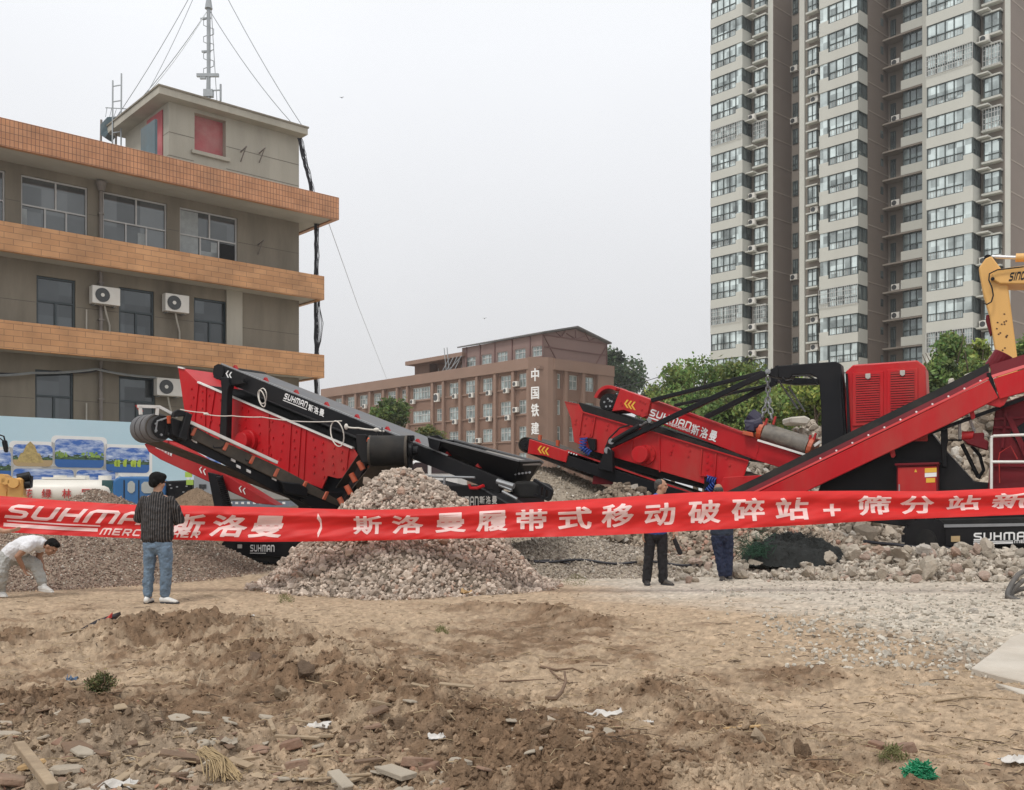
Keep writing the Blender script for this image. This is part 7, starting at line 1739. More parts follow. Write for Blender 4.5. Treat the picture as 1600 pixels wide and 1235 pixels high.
# man in the striped shirt, seen from behind
def person(px, py, label, Y=None):
    x, y = gpt(px, py)
    if Y: x, y = (px - CX) * Y / F, Y
    return empty("person", (x, y, CH - (py - HY) * y / F), label, "person", None)
m_jean = M("washed_denim", (.125, .18, .245), .85, .32, 7, bump=.5, bscale=40)
m1 = person(246, 943, "man in black striped shirt and light jeans standing with his back turned")
hc1, hR = (0, .02, 1.64), headframe((.62, .78, -.22), (0, .1, 1))
mb = MB(); head(mb, hc1, hR); limb(mb, ((0, .0, 1.43), .062), ((0, .012, 1.56), .058)); loft(mb, [((0, 0, .9), .15, .11), ((0, 0, 1.2), .15, .10), ((0, 0, 1.42), .17, .08)], (1, 0, 0))
EL, ER, HL, HRr = (-.285, .05, 1.14), (.285, .06, 1.12), (-.07, .27, 1.12), (.09, .26, 1.09)
for s, E_, H_ in ((-1, EL, HL), (1, ER, HRr)):
    limb(mb, ((.19 * s, 0, 1.40), .05), (E_, .042), (H_, .028)); hand(mb, H_, (-.5 * s, .6, .3), (-.3 * s, -.2, 1), .7); limb(mb, ((.09 * s, 0, .88), .08), ((.115 * s, .01, .48), .055), ((.115 * s, 0, .09), .042))
bd = fuse(mb, "body", m_skin, m1, .009, 4); face_bits(hc1, hR, bd)
hair(hc1, hR, bd, m_hair, [(0, -.022, .045, .098, .112, .098), (0, .03, .085, .085, .075, .055), (0, -.065, -.01, .08, .062, .08), (-.07, -.02, .0, .02, .035, .045), (.07, -.02, .005, .02, .035, .04)])
mb = MB(); loft(mb, [((0, .0, .875), .215, .145), ((0, 0, 1.0), .218, .15), ((0, .0, 1.18), .215, .135), ((0, 0, 1.32), .205, .12), ((0, -.005, 1.42), .175, .10), ((0, 0, 1.475), .085, .075)], (1, 0, 0), 20)
for s, E_, H_ in ((-1, EL, HL), (1, ER, HRr)): limb(mb, ((.165 * s, 0, 1.40), .075), ((.235 * s, .02, 1.28), .072), (E_, .068), (tuple(Vector(E_).lerp(Vector(H_), .55)), .058))
fuse(mb, "shirt", stripes("striped_shirt_cloth"), bd, .010, 5, .03)
mb = MB(); loft(mb, [((0, 0, .845), .185, .130), ((0, 0, .90), .185, .13)], (1, 0, 0), 18); fuse(mb, "undershirt", M("black_cotton", (.012, .012, .014), .9, .2, 9), bd, .01, 3)
mb = MB(); loft(mb, [((.0, 0, .76), .165, .125), ((0, 0, .86), .178, .13), ((0, 0, .93), .17, .12)], (1, 0, 0), 18)
limb(mb, ((-.088, 0, .80), .105), ((-.108, .0, .60), .085), ((-.118, .01, .46), .075), ((-.128, 0, .25), .068), ((-.128, -.005, .11), .062)); limb(mb, ((.09, 0, .80), .108), ((.118, -.02, .60), .09), ((.125, -.02, .46), .08), ((.112, -.01, .25), .072), ((.105, 0, .11), .066))
fuse(mb, "jeans", m_jean, bd, .009, 4, .035)
shoe(bd, (-.128, -.06, .0), (-.14, .17, .0), m_shoe); shoe(bd, (.055, .0, 0), (.28, -.05, 0), m_shoe)
# bending man at the left
m2 = person(35, 930, "bending man in white T-shirt, grey trousers and white shoes reaching down to the gravel", 13.75)
k2 = 13.75 / F
def b2(px, py, y=0.0): return Vector(((px - 35) * k2, y, (930 - py) * k2))
hc2, hR2 = b2(81, 855, -.02), headframe((.62, -.12, -.72), (.72, 0, .62))
m_grey = M("grey_trousers", (.36, .36, .34), .85, .14, 8, bump=.4, bscale=40); m_tee = M("white_cotton", (.66, .66, .68), .85, .05, 7, bump=.3, bscale=40)
mb = MB(); head(mb, hc2, hR2); limb(mb, (b2(64, 849), .06), (b2(74, 852), .056)); loft(mb, [(b2(14, 868), .13, .10), (b2(36, 852), .13, .10), (b2(60, 848), .15, .08)], (0, 1, 0))
SA, EA, HA = b2(55, 852, -.19), b2(41, 868, -.24), b2(45, 886, -.16); SB, EB, HB = b2(57, 852, .17), b2(50, 872, .2), b2(58, 888, .16)
for s_, e_, h_ in ((SA, EA, HA), (SB, EB, HB)): limb(mb, (s_, .055), (e_, .047), (h_, .032)); hand(mb, h_, (.35, 0, -.8), (.7, .1, .3), .6)
K1, A1_, K2, A2_ = b2(8, 896, -.16), b2(5, 923, -.05), b2(50, 884, .10), b2(64, 914, .06)
limb(mb, (b2(12, 870, -.08), .09), (K1, .06), (A1_, .045)); limb(mb, (b2(20, 870, .08), .09), (K2, .06), (A2_, .045))
bd = fuse(mb, "body", m_skin2, m2, .009, 4); face_bits(hc2, hR2, bd)
hair(hc2, hR2, bd, m_hair, [(0, -.025, .045, .082, .09, .08), (0, .025, .085, .066, .058, .038), (0, -.065, .0, .066, .045, .06)])
mb = MB(); loft(mb, [(b2(15, 868), .165, .13), (b2(24, 860), .17, .135), (b2(38, 852), .175, .13), (b2(52, 848), .185, .115), (b2(62, 848), .15, .09), (b2(68, 850), .08, .07)], (0, 1, 0), 18)
limb(mb, (b2(56, 850, -.15), .085), (b2(50, 856, -.21), .078)); limb(mb, (b2(56, 850, .14), .085), (b2(54, 859, .18), .078)); fuse(mb, "t_shirt", m_tee, bd, .010, 5, .03)
mb = MB(); loft(mb, [(b2(10, 874), .16, .13), (b2(17, 866), .165, .13)], (0, 1, 0), 16); limb(mb, (b2(12, 872, -.08), .12), (b2(8, 884, -.13), .125), (K1, .11), (b2(6, 911, -.1), .095), (b2(5, 921, -.06), .07)); limb(mb, (b2(20, 871, .08), .115), (b2(36, 877, .1), .105), (K2, .092), (b2(58, 900, .08), .075), (b2(63, 911, .06), .062)); fuse(mb, "trousers", m_grey, bd, .009, 4, .05)
shoe(bd, b2(60, 924.5, .06), b2(79, 926.5, .02), m_shoe, False, .05); shoe(bd, b2(0, 931, -.05), b2(14, 932, -.1), m_shoe, False, .046)
# man in blue shirt and black trousers behind the banner
m3 = person(1025, 914, "man in blue shirt and black trousers looking right behind the banner, holding a black bag")
hc3, hR3 = (.085, 0, 1.605), headframe((1, -.25, -.03), (0.02, 0, 1)); m_bt = M("black_trousers", (.010, .010, .012), .85, .2, 8, bump=.3, bscale=40)
mb = MB(); head(mb, hc3, hR3); limb(mb, ((.03, 0, 1.38), .062), ((.07, 0, 1.52), .058)); loft(mb, [((0, 0, .9), .14, .11), ((0, 0, 1.36), .16, .09)], (1, 0, 0))
limb(mb, ((-.19, 0, 1.36), .05), ((-.25, .02, 1.08), .042), ((-.22, -.05, .84), .03)); hand(mb, (-.22, -.05, .84), (0, -.1, -1), (1, 0, 0), .5)
limb(mb, ((.19, 0, 1.36), .05), ((.26, -.02, 1.08), .042), ((.27, -.08, .86), .03)); hand(mb, (.27, -.08, .86), (.1, -.1, -1), (-1, 0, 0), 1.2)
for s in (-1, 1): limb(mb, ((.09 * s, 0, .86), .08), ((.1 * s, 0, .46), .055), ((.12 * s, 0, .09), .042))
bd = fuse(mb, "body", m_skin, m3, .009, 4); face_bits(hc3, hR3, bd)
hair(hc3, hR3, bd, m_ghair, [(0, -.028, .04, .080, .088, .078), (0, -.07, -.005, .064, .042, .065)], .004)
mb = MB(); loft(mb, [((0, 0, .86), .19, .14), ((0, 0, 1.1), .19, .13), ((0, 0, 1.3), .19, .115), ((.0, 0, 1.38), .155, .095), ((.02, 0, 1.44), .07, .07)], (1, 0, 0), 18)
limb(mb, ((-.165, 0, 1.34), .075), ((-.235, .01, 1.14), .068)); limb(mb, ((.165, 0, 1.34), .075), ((.24, -.01, 1.14), .068)); fuse(mb, "shirt", M("blue_work_shirt", (.025, .085, .30), .8, .15, 6), bd, .010, 5, .02)
mb = MB(); loft(mb, [((.0, 0, .80), .165, .125), ((0, 0, .9), .17, .125)], (1, 0, 0), 16); limb(mb, ((-.09, 0, .82), .10), ((-.115, 0, .48), .082), ((-.155, 0, .07), .075)); limb(mb, ((.09, 0, .82), .10), ((.105, 0, .48), .082), ((.115, 0, .07), .075)); fuse(mb, "trousers", m_bt, bd, .009, 4, .03)
shoe(bd, (-.15, .04, 0), (-.16, -.17, 0), m_bshoe); shoe(bd, (.10, .02, 0), (.24, -.14, 0), m_bshoe)
bx_ = Vector(m3.location) + Vector((.29, -.09, .0)); bag = empty("hand_bag", bx_, "slim black bag hanging from the hand of the man in the blue shirt", "bag")
MB().prism([(-.045, -.03, .75), (.02, -.03, .76), (.13, -.03, .52), (.10, -.03, .49), (.06, -.03, .49)], (0, .06, 0)).build("pouch", m_bt, bag, local=True, bevel=.012); MB().tube([(-.03, 0, .74), (-.035, 0, .80), (-.015, 0, .82), (.005, 0, .80), (.01, 0, .75)], .008, 6).build("strap", m_bt, bag, local=True)
# balding man seen from behind
m4 = person(1128, 907, "balding man in navy trousers standing behind the banner with his back turned")
hc4, hR4 = (-.065, -.02, 1.53), headframe((.1, .9, -.45), (0, .35, 1)); m_nv = M("navy_trousers", (.012, .020, .052), .85, .25, 7, bump=.5, bscale=36)
mb = MB(); head(mb, hc4, hR4); limb(mb, ((-.03, 0, 1.33), .062), ((-.06, -.01, 1.46), .058)); loft(mb, [((0, 0, .85), .14, .11), ((-.02, 0, 1.3), .16, .09)], (1, 0, 0))
for s in (-1, 1): limb(mb, ((.18 * s - .02, 0, 1.3), .05), ((.25 * s, .06, 1.05), .042), ((.17 * s, .22, .96), .03)); hand(mb, (.17 * s, .22, .96), (-.3 * s, .5, .1), (-.4 * s, 0, 1), .8); limb(mb, ((.09 * s, 0, .82), .08), ((.078 * s + .037, .025, .45), .05), ((.052 * s + .067, .025, .09), .038))
bd = fuse(mb, "body", m_skin2, m4, .009, 4); face_bits(hc4, hR4, bd)
hair(hc4, hR4, bd, m_ghair, [(0, -.055, .0, .070, .052, .055), (-.055, -.02, .005, .028, .05, .04), (.055, -.02, .005, .028, .05, .04)], .003)
mb = MB(); loft(mb, [((0, 0, .80), .20, .14), ((0, 0, 1.05), .19, .13), ((-.01, 0, 1.25), .18, .115), ((-.02, 0, 1.32), .15, .09), ((-.03, 0, 1.38), .07, .065)], (1, 0, 0), 18)
for s in (-1, 1): limb(mb, ((.155 * s - .02, 0, 1.28), .072), ((.25 * s, .06, 1.05), .064), ((.2 * s, .16, .99), .052))
fuse(mb, "jacket", M("dark_jacket", (.02, .03, .05), .85, .2, 6), bd, .010, 5, .02)
mb = MB(); loft(mb, [((.0, 0, .74), .17, .125), ((0, 0, .84), .18, .13)], (1, 0, 0), 16); limb(mb, ((-.09, 0, .76), .105), ((-.04, .02, .46), .088), ((.015, 0, .09), .074)); limb(mb, ((.09, 0, .76), .105), ((.115, .03, .46), .085), ((.12, .05, .09), .07)); fuse(mb, "trousers", m_nv, bd, .009, 4, .035)
shoe(bd, (.03, .06, 0), (-.03, -.14, 0), m_bshoe); shoe(bd, (.12, .12, .02), (.14, -.03, .02), m_bshoe)
# person holding the left end of the banner: only the forearm is in the picture
m5 = person(-66, 932, "person at the left edge whose bare forearm and hand hold the banner", 13.8)
k5 = 13.8 / F
def b5(px, py, y=0.0): return Vector(((px + 66) * k5, y, (932 - py) * k5))
hc5, hR5 = (0, 0, 1.6), headframe((.9, .3, 0), (0, 0, 1))
mb = MB(); head(mb, hc5, hR5); limb(mb, ((0, 0, 1.38), .062), ((0, 0, 1.52), .058)); loft(mb, [((0, 0, .88), .14, .11), ((0, 0, 1.34), .16, .09)], (1, 0, 0))
limb(mb, ((.17, 0, 1.34), .052), (b5(-34, 822), .045), (b5(-8, 826.5), .046), (b5(6, 830.5), .036), (b5(16, 829.5), .03)); hand(mb, b5(15, 829.5), (1, .0, .14), (0, .5, .8), .45)
limb(mb, ((-.17, 0, 1.34), .052), ((-.25, .1, 1.1), .045), ((-.15, .25, 1.15), .03)); hand(mb, (-.15, .25, 1.15), (.7, .5, 0), (0, 0, 1), .9)
for s in (-1, 1): limb(mb, ((.09 * s, 0, .86), .08), ((.1 * s, 0, .46), .055), ((.12 * s, 0, .09), .042))
bd = fuse(mb, "body", m_skin, m5, .008, 3); face_bits(hc5, hR5, bd); hair(hc5, hR5, bd, m_hair, [(0, -.025, .045, .082, .09, .08)])
mb = MB(); loft(mb, [((0, 0, .84), .19, .14), ((0, 0, 1.3), .19, .115), ((0, 0, 1.42), .08, .07)], (1, 0, 0), 16); limb(mb, ((.15, 0, 1.33), .075), ((.2, -.0, 1.2), .07)); limb(mb, ((-.15, 0, 1.33), .075), ((-.21, .04, 1.2), .07)); fuse(mb, "shirt", m_tee, bd, .012, 4)
mb = MB(); loft(mb, [((0, 0, .8), .17, .125), ((0, 0, .88), .17, .125)], (1, 0, 0), 14); limb(mb, ((-.09, 0, .82), .1), ((-.12, 0, .08), .07)); limb(mb, ((.09, 0, .82), .1), ((.12, 0, .08), .07)); fuse(mb, "trousers", m_bt, bd, .012, 4)
shoe(bd, (-.12, -.08, 0), (-.13, .14, 0), m_bshoe); shoe(bd, (.1, -.05, 0), (.2, .14, 0), m_bshoe)
# ------------------------------------------------------------------ loose things on the ground
bpy.context.view_layer.update()
GROUNDS = [gr] + [o for o in COL.objects if o.name.startswith(("rubble_pile", "gravel_pile", "soil_pile"))]
def hit(px, py):
    """first point of ground or heap along a photo ray"""
    o = Vector((0, 0, CH)); d = Vector(((px - CX) / F, 1, -(py - HY) / F)).normalized(); best = None
    for g in GROUNDS:
        ok, p, n_, _ = g.ray_cast(o, d)
        if ok and (best is None or (p - o).length < (best - o).length): best = p
    return best
def gtop(x, y): return gz(x, y)
def in_poly(px, py, poly):
    c = False; j = len(poly) - 1
    for i in range(len(poly)):
        if (poly[i][1] > py) != (poly[j][1] > py) and px < (poly[j][0] - poly[i][0]) * (py - poly[i][1]) / (poly[j][1] - poly[i][1]) + poly[i][0]: c = not c
        j = i
    return c
def one_stone(name, label, cat, p, s, col, mt, flat=.65, group=None, base=ICO2, sink=.3, jit=.12):
    v, f, c = stones(np.zeros((1, 3)), np.array([s]), np.array([col]), base, jit, flat)
    v[:, 2] -= v[:, 2].min() + s * sink
    o = np_mesh(name, v, f, mt, c); o.location = p
    return tag(o, label, cat, group)
# named blocks of the bank on the right
for px, py, s, col, lab in ((1446, 866, .30, (.44, .42, .385), "big pale angular concrete block in front of the crusher's sprocket"),
                            (1541, 868, .27, (.44, .40, .34), "pointed concrete lump in front of the lettered track frame"),
                            (1448, 898, .36, (.42, .385, .325), "large low boulder at the foot of the rubble bank"),
                            (1406, 871, .25, (.41, .37, .31), "oblong boulder left of the pale block"),
                            (1374, 866, .22, (.36, .27, .215), "reddish brown boulder on top of the bank, left of the oblong one"),
                            (1333, 872, .26, (.43, .39, .33), "rounded pale boulder on the middle of the bank"),
                            (1297, 878, .20, (.42, .38, .32), "pale boulder right of the dark net heap"),
                            (1181, 888, .24, (.38, .34, .28), "grey lump at the left end of the bank near the man in navy trousers"),
                            (1160, 900, .22, (.40, .36, .30), "low grey rock at the left foot of the rubble bank"),
                            (1262, 900, .23, (.43, .39, .33), "sloping slab-like rock on the front of the bank"),
                            (1378, 893, .17, (.40, .36, .30), "split stone leaning at the foot of the bank"),
                            (1494, 868, .20, (.40, .29, .23), "brick-coloured lump right of the pale block"),
                            (1075, 880, .20, (.37, .325, .26), "brown lump beside the legs of the man in navy trousers"),
                            (1000, 880, .14, (.38, .335, .27), "small brown rock left of the man in black trousers")):
    p = hit(px, py)
    if p: one_stone("boulder", lab, "boulder", p, s * .72, tuple(c * k for c, k in zip(col, (.92, .89, .86))), m_chunk, .72, "large boulders of the rubble bank", ICO3, .2 if px in (1446, 1541) else .5, .16)
k = 0
while k < 110:
    px, py = rng.uniform(1050, 1640), rng.uniform(838, 912)
    if py < 852 and px > 1330: continue
    p = hit(px, py)
    if not p or p.y > 21: k += 1; continue
    t = rng.random(); col = (.44 * (1 - .25 * t), .395 * (1 - .28 * t), .33 * (1 - .32 * t)) if rng.random() > .16 else (.36, .275, .225)
    one_stone("rubble_rock", "jagged piece of broken concrete lying on the rubble bank at the right", "rock", p, rng.uniform(.05, .13), col, m_chunk, .6, "broken rocks of the rubble bank", ICO2)
    k += 1
# fine grey gravel thrown over the right foreground
N = 5200; px = nrg.uniform(1040, 1660, N); py = 893 + 165 * nrg.uniform(0, 1, N) ** 1.4; Y = CH * F / (py - HY); X = (px - CX) * Y / F
w = np.clip((px - 1040) / 380, 0, 1) * np.clip((fbm(X * .9, Y * .9, 7) - .34) * 4, .16, 1) * np.clip((px - 700 - (py - 893) * 3.2) / 200, 0, 1); ok = nrg.uniform(0, 1, N) < w; X, Y = X[ok], Y[ok]
S = nrg.uniform(.012, .034, len(X)) * np.where(nrg.uniform(0, 1, len(X)) < .06, 1.9, 1)
v, f, c = stones(np.stack([X, Y, GZ(X, Y) + S * .25], -1), S, pal(len(X), (.50, .465, .40), (.33, .295, .245), .25), ICO1)
tag(np_mesh("loose_gravel", v, f, m_stone, c), "grey crushed gravel strewn over the ground at the right", "gravel", kind="stuff")
# soil clods, thick on the churned ridges
N = 130000; py = 900 + 560 * nrg.uniform(0, 1, N); px = nrg.uniform(-60, 1660, N); Y = CH * F / (py - HY); X = (px - CX) * Y / F
_, r = bermv(X, Y); w = .16 + .85 * r ** 1.5 + .25 * np.clip((fbm(X * 1.7, Y * 1.7, 91) - .52) * 5, 0, 1); w *= np.clip((Y < 14.6) * 1.0, 0, 1)
ok = nrg.uniform(0, 1, N) < w * .62; X, Y, r = X[ok], Y[ok], r[ok]
S = .004 + .024 * nrg.uniform(0, 1, len(X)) ** 3.6 + .040 * r * nrg.uniform(0, 1, len(X)) ** 14
cc = ground_col(X, Y) * nrg.uniform(.75, 1.15, (len(X), 1))
v, f, c = stones(np.stack([X, Y, GZ(X, Y) + S * .05], -1), S, cc, ICO1, .32, .6)
m_clod = M("soil_clod", (.2, .13, .08), .95, .25, 20, attr=True, spec=.12, bump=.6, bscale=70)
tag(np_mesh("soil_clods", v, f, m_clod, c), "crumbled brown soil clods on the churned ground", "soil", kind="stuff")
# flat chips of brick, tile and plaster, thick in the near left
N = 13000; py = 985 + 400 * nrg.uniform(0, 1, N) ** .8; px = nrg.uniform(-60, 1660, N); Y = CH * F / (py - HY); X = (px - CX) * Y / F
w = np.clip((py - 1095) / 110, 0, 1) * np.clip((760 - px) / 260, 0, 1) + .05; ok = nrg.uniform(0, 1, N) < w * .75; X, Y = X[ok], Y[ok]
S = .010 + .030 * nrg.uniform(0, 1, len(X)) ** 2.4
v, f, c = stones(np.stack([X, Y, GZ(X, Y) + S * .12], -1), S, pal(len(X), (.37, .285, .20), (.21, .15, .10), .3, (.28, .16, .11), .10), ICO1, .2, .3)
tag(np_mesh("rubble_chips", v, f, m_stone, c), "flat chips of tile, brick and plaster scattered in the near left", "rubble", kind="stuff")
# straw, roots and splinters
mb = MB()
for _ in range(1500):
    py = 915 + 320 * rng.random() ** .8; px = rng.uniform(-40, 1640); Y = CH * F / (py - HY); x = (px - CX) * Y / F
    L, a = rng.uniform(.03, .16), rng.uniform(0, 6.28); z = gz(x, Y) + .004; d = Vector((math.cos(a), math.sin(a), 0)); e_ = Vector((-d.y, d.x, 0)) * rng.uniform(-.02, .02)
    mb.tube([Vector((x, Y, z)), Vector((x, Y, z + rng.uniform(.004, .022))) + d * L * .5 + e_, Vector((x, Y, z)) + d * L + Vector((0, 0, rng.uniform(-.01, .012)))], rng.uniform(.0014, .0038), 4)
tag(mb.build("dry_straw", M("straw", (.36, .27, .165), .9, .35, 1.5)), "dry straw, roots and splinters strewn over the soil", "straw", kind="stuff")

mb = MB()
for _ in range(650):
    py = 930 + 300 * rng.random() ** .9; px = rng.uniform(-40, 1640); Y = CH * F / (py - HY); x = (px - CX) * Y / F
    L, a = rng.uniform(.03, .22), rng.gauss(0, .5); z = gz(x, Y) + .003; d = Vector((math.cos(a), math.sin(a), 0)); p = Vector((x, Y, z))
    mb.tube([p, p + d * L * .5 + Vector((0, rng.uniform(-.02, .02), rng.uniform(.0, .014))), p + d * L], rng.uniform(.0014, .0040), 4)
tag(mb.build("root_fibres", M("dark_root", (.085, .058, .038), .95, .35, 2)), "dark root fibres and twigs pressed into the soil", "roots", kind="stuff")
m_wood = M("weathered_wood", (.33, .25, .165), .85, .25, 9, bump=.4, stretch=(1, 1, .15), dirt=(.2, .14, .09), damt=.6)
m_wood2 = M("dark_wood", (.15, .095, .06), .85, .25, 9, bump=.4, dirt=(.25, .18, .12), damt=.5)
m_ply = M("raw_plywood", (.46, .30, .14), .8, .15, 8, dirt=(.3, .22, .14), damt=.5)
m_brick = M("brick", (.21, .125, .085), .9, .2, 9, bump=.4, dirt=(.33, .26, .19), damt=.7)
m_ctile = M("grey_tile", (.33, .285, .225), .85, .15, 8, bump=.3, dirt=(.4, .32, .24), damt=.6)
m_paper = M("white_paper", (.55, .53, .50), .8, .05, 8, dirt=(.4, .33, .25), damt=.4)
def gp(px, py): x, y = gpt(px, py); return Vector((x, y, gz(x, y)))
def plank(name, label, a, b_, w, h, mt, cat="plank", group=None, lift=.012, up=(0, 0, 1)):
    A_, B_ = gp(*a), gp(*b_); o = MB().bar(A_ + Vector((0, 0, h / 2 + lift)), B_ + Vector((0, 0, h / 2 + lift)), w, h, up).build(name, mt, None, bevel=.004)
    return tag(o, label, cat, group)
plank("wood_batten", "pale wooden batten slanting out of the bottom left corner", (30, 1194), (82, 1262), .055, .04, m_wood, "batten", lift=.07)
plank("wood_plank", "split brown plank lying among the near left rubble", (250, 1197), (314, 1193), .10, .03, m_wood2, lift=.02)
plank("wood_plank", "long thin grey plank pointing up from the bottom edge", (170, 1232), (243, 1197), .05, .02, m_wood, lift=.02)
plank("wood_plank", "short dark splintered board near the plywood piece", (146, 1188), (166, 1204), .05, .02, m_wood2, lift=.03)
plank("wood_plank", "grooved grey board lying in the rubble at the bottom centre", (600, 1213), (640, 1229), .10, .03, m_ctile, lift=.02)
plank("wood_stick", "bare pale stick at the bottom right, left of the green net ball", (1350, 1202), (1385, 1240), .022, .02, m_wood, "stick", lift=.015)
plank("wood_stick", "flat orange-brown sliver under the grey stone, right of centre", (1134, 1150), (1185, 1166), .05, .015, m_ply, "stick", lift=.015)
plank("wood_stick", "long pale stick lying across the dark churned soil at the left", (96, 1004), (262, 976), .03, .025, m_wood, "stick", lift=.06)
plank("wood_stick", "thin upright splinter in the soil left of centre", (308, 1090), (316, 1056), .012, .012, m_wood, "stick", lift=.02)
plank("wood_batten", "short beam end beside the brick lumps at the bottom centre", (520, 1222), (545, 1236), .07, .05, m_ctile, "batten", lift=.01)
shards = [(46, 1201, .10, m_ply, "yellowish plywood offcut at the bottom left"), (100, 1212, .12, m_ctile, "upright grey tile fragment at the bottom left"), (10, 1228, .14, m_brick, "broken red brick in the bottom left corner"), (70, 1225, .09, m_ctile, "dark grey tile piece beside the leaning batten")]
def shard(name, label, px, py, s, mt, flat=.28, cat="shard", group=None, z=0.0, tilt=.3):
    n = rng.randint(4, 6); a0 = rng.uniform(0, 6.28); pts = [Vector((math.cos(a0 + 6.28 * k / n) * s * rng.uniform(.6, 1.1), math.sin(a0 + 6.28 * k / n) * s * rng.uniform(.45, .9), 0)) for k in range(n)]
    Rm = Matrix.Rotation(rng.uniform(-tilt, tilt), 3, 'X') @ Matrix.Rotation(rng.uniform(-tilt, tilt), 3, 'Y'); h = Rm @ Vector((0, 0, s * flat)); p = gp(px, py) + Vector((0, 0, s * .12 + z))
    mb = MB(); lo = [p + Rm @ q - h / 2 for q in pts]; hi = [p + Rm @ (q * rng.uniform(.86, 1.0)) + h / 2 for q in pts]; m = len(pts)
    mb.add(lo + hi, [tuple(range(m - 1, -1, -1)), tuple(range(m, 2 * m))] + [(i, (i + 1) % m, m + (i + 1) % m, m + i) for i in range(m)])
    return tag(mb.build(name, mt, None, bevel=s * .06), label, cat, group)
for px, py, s, mt, lab in shards: shard("tile_shard", lab, px, py, s, mt)
for px, py, s, mt, lab, nm in ((455, 1167, .11, m_brick, "brown half brick lying in the rubble left of centre", "brick"), (464, 1196, .10, m_brick, "dark red brick piece near the bottom, left of centre", "brick"), (650, 1212, .10, m_brick, "upright brick stub at the bottom centre", "brick"), (672, 1215, .09, m_brick, "brick stub right next to the upright one", "brick"), (1402, 1176, .12, m_brick, "long muddy brick right of centre in the foreground", "brick"), (1372, 1168, .08, m_brick, "round muddy brick end beside the long one", "brick"), (880, 1170, .10, m_brick, "orange-red brick corner half buried in the middle foreground", "brick")):
    shard(nm, lab, px, py, s, mt, .5, "brick")
for (px, py, s, col, lab) in ((627, 1085, .115, (.15, .10, .065), "tall upright clod of dark earth on the ridge in the centre"), (1186, 1172, .085, (.29, .225, .16), "flat-topped grey stone in the foreground right of centre"), (1254, 1192, .075, (.14, .095, .062), "round dark clod at the bottom right of centre"), (755, 1085, .055, (.15, .10, .068), "small round dark clod on the smooth soil in the middle"), (631, 1158, .09, (.13, .09, .06), "dark angular clod at the foot of the centre ridge"), (345, 1035, .06, (.22, .165, .115), "flat grey stone on the left slope"), (443, 1095, .08, (.23, .175, .12), "pale rounded stone under the left ridge"), (430, 1062, .055, (.12, .085, .06), "dark boulder-like clod in the left ridge"), (400, 1048, .075, (.13, .09, .065), "dark clod left of the boulder-like clod"), (475, 1085, .09, (.12, .085, .06), "black-brown clod at the right end of the left ridge"), (1520, 960, .09, (.36, .33, .29), "grey rock lying alone on the pale gravel at the right")):
    one_stone("clod" if col[0] < .2 else "stone", lab, "clod" if col[0] < .2 else "stone", gp(px, py), s, col, m_chunk if col[0] > .2 else m_clod, .6, None, ICO2, .55, .32)
for _ in range(190):
    py = 1115 + 150 * rng.random() ** .8; px = rng.uniform(-20, 640) if rng.random() < .8 else rng.uniform(640, 1000)
    shard("tile_shard", "flat broken tile or plaster shard in the near left rubble", px, py, rng.uniform(.03, .085) * (1.4 if rng.random() < .2 else 1), rng.choice((m_ctile, m_ctile, m_ctile, m_wood, m_wood2, m_brick)), rng.uniform(.10, .32), "shard", "tile shards of the near left rubble")
for _ in range(34):
    py = 1120 + 120 * rng.random() ** .8; px = rng.uniform(-20, 720); a = rng.uniform(0, 3.14); L = rng.uniform(.08, .34); c0 = gp(px, py); d = Vector((math.cos(a), math.sin(a), rng.uniform(-.06, .12))) * L * .5
    o = MB().bar(c0 - d + Vector((0, 0, .02)), c0 + d + Vector((0, 0, .025)), rng.uniform(.012, .05), rng.uniform(.008, .02), (rng.uniform(-.4, .4), rng.uniform(-.4, .4), 1)).build("wood_splinter", rng.choice((m_wood, m_wood2, m_wood)), None, bevel=.002)
    tag(o, "broken splinter of old wood lying in the near left rubble", "splinter", "wood splinters of the near left rubble")
g_ = gp(318, 1214); sbn = empty("straw_bundle", g_, "frayed bundle of straw like a worn broom head at the bottom left", "straw bundle")
mb = MB()
for k in range(70):
    q = Vector((rng.gauss(-.03, .02), rng.gauss(.08, .02), .08 + rng.uniform(0, .03))); e_ = Vector((.16 + rng.gauss(0, .05), -.16 + rng.gauss(0, .03), .01 + abs(rng.gauss(0, .02))))
    mb.tube([q, q.lerp(e_, .5) + Vector((rng.gauss(.02, .01), 0, .02)), e_], .0035, 4)
mb.build("straw", M("broom_straw", (.30, .22, .12), .9, .3, 6), sbn, local=True)
def scrap(name, label, px, py, s, mt, cat="paper scrap", crum=.35, lift=.008, group=None):
    n = 7; p = gp(px, py) + Vector((0, 0, lift)); vs = []; fs = []
    for i in range(n):
        for j in range(n): vs.append(p + Vector(((i / (n - 1) - .5) * s * 1.6 * (1 + .2 * rng.uniform(-1, 1)), (j / (n - 1) - .5) * s * (1 + .2 * rng.uniform(-1, 1)), abs(rng.gauss(0, crum)) * s * .5)))
    fs = [(i * n + j, (i + 1) * n + j, (i + 1) * n + j + 1, i * n + j + 1) for i in range(n - 1) for j in range(n - 1) if rng.random() > .06]
    return tag(MB().add(vs, fs).build(name, mt, None, solid=.003), label, cat, group)
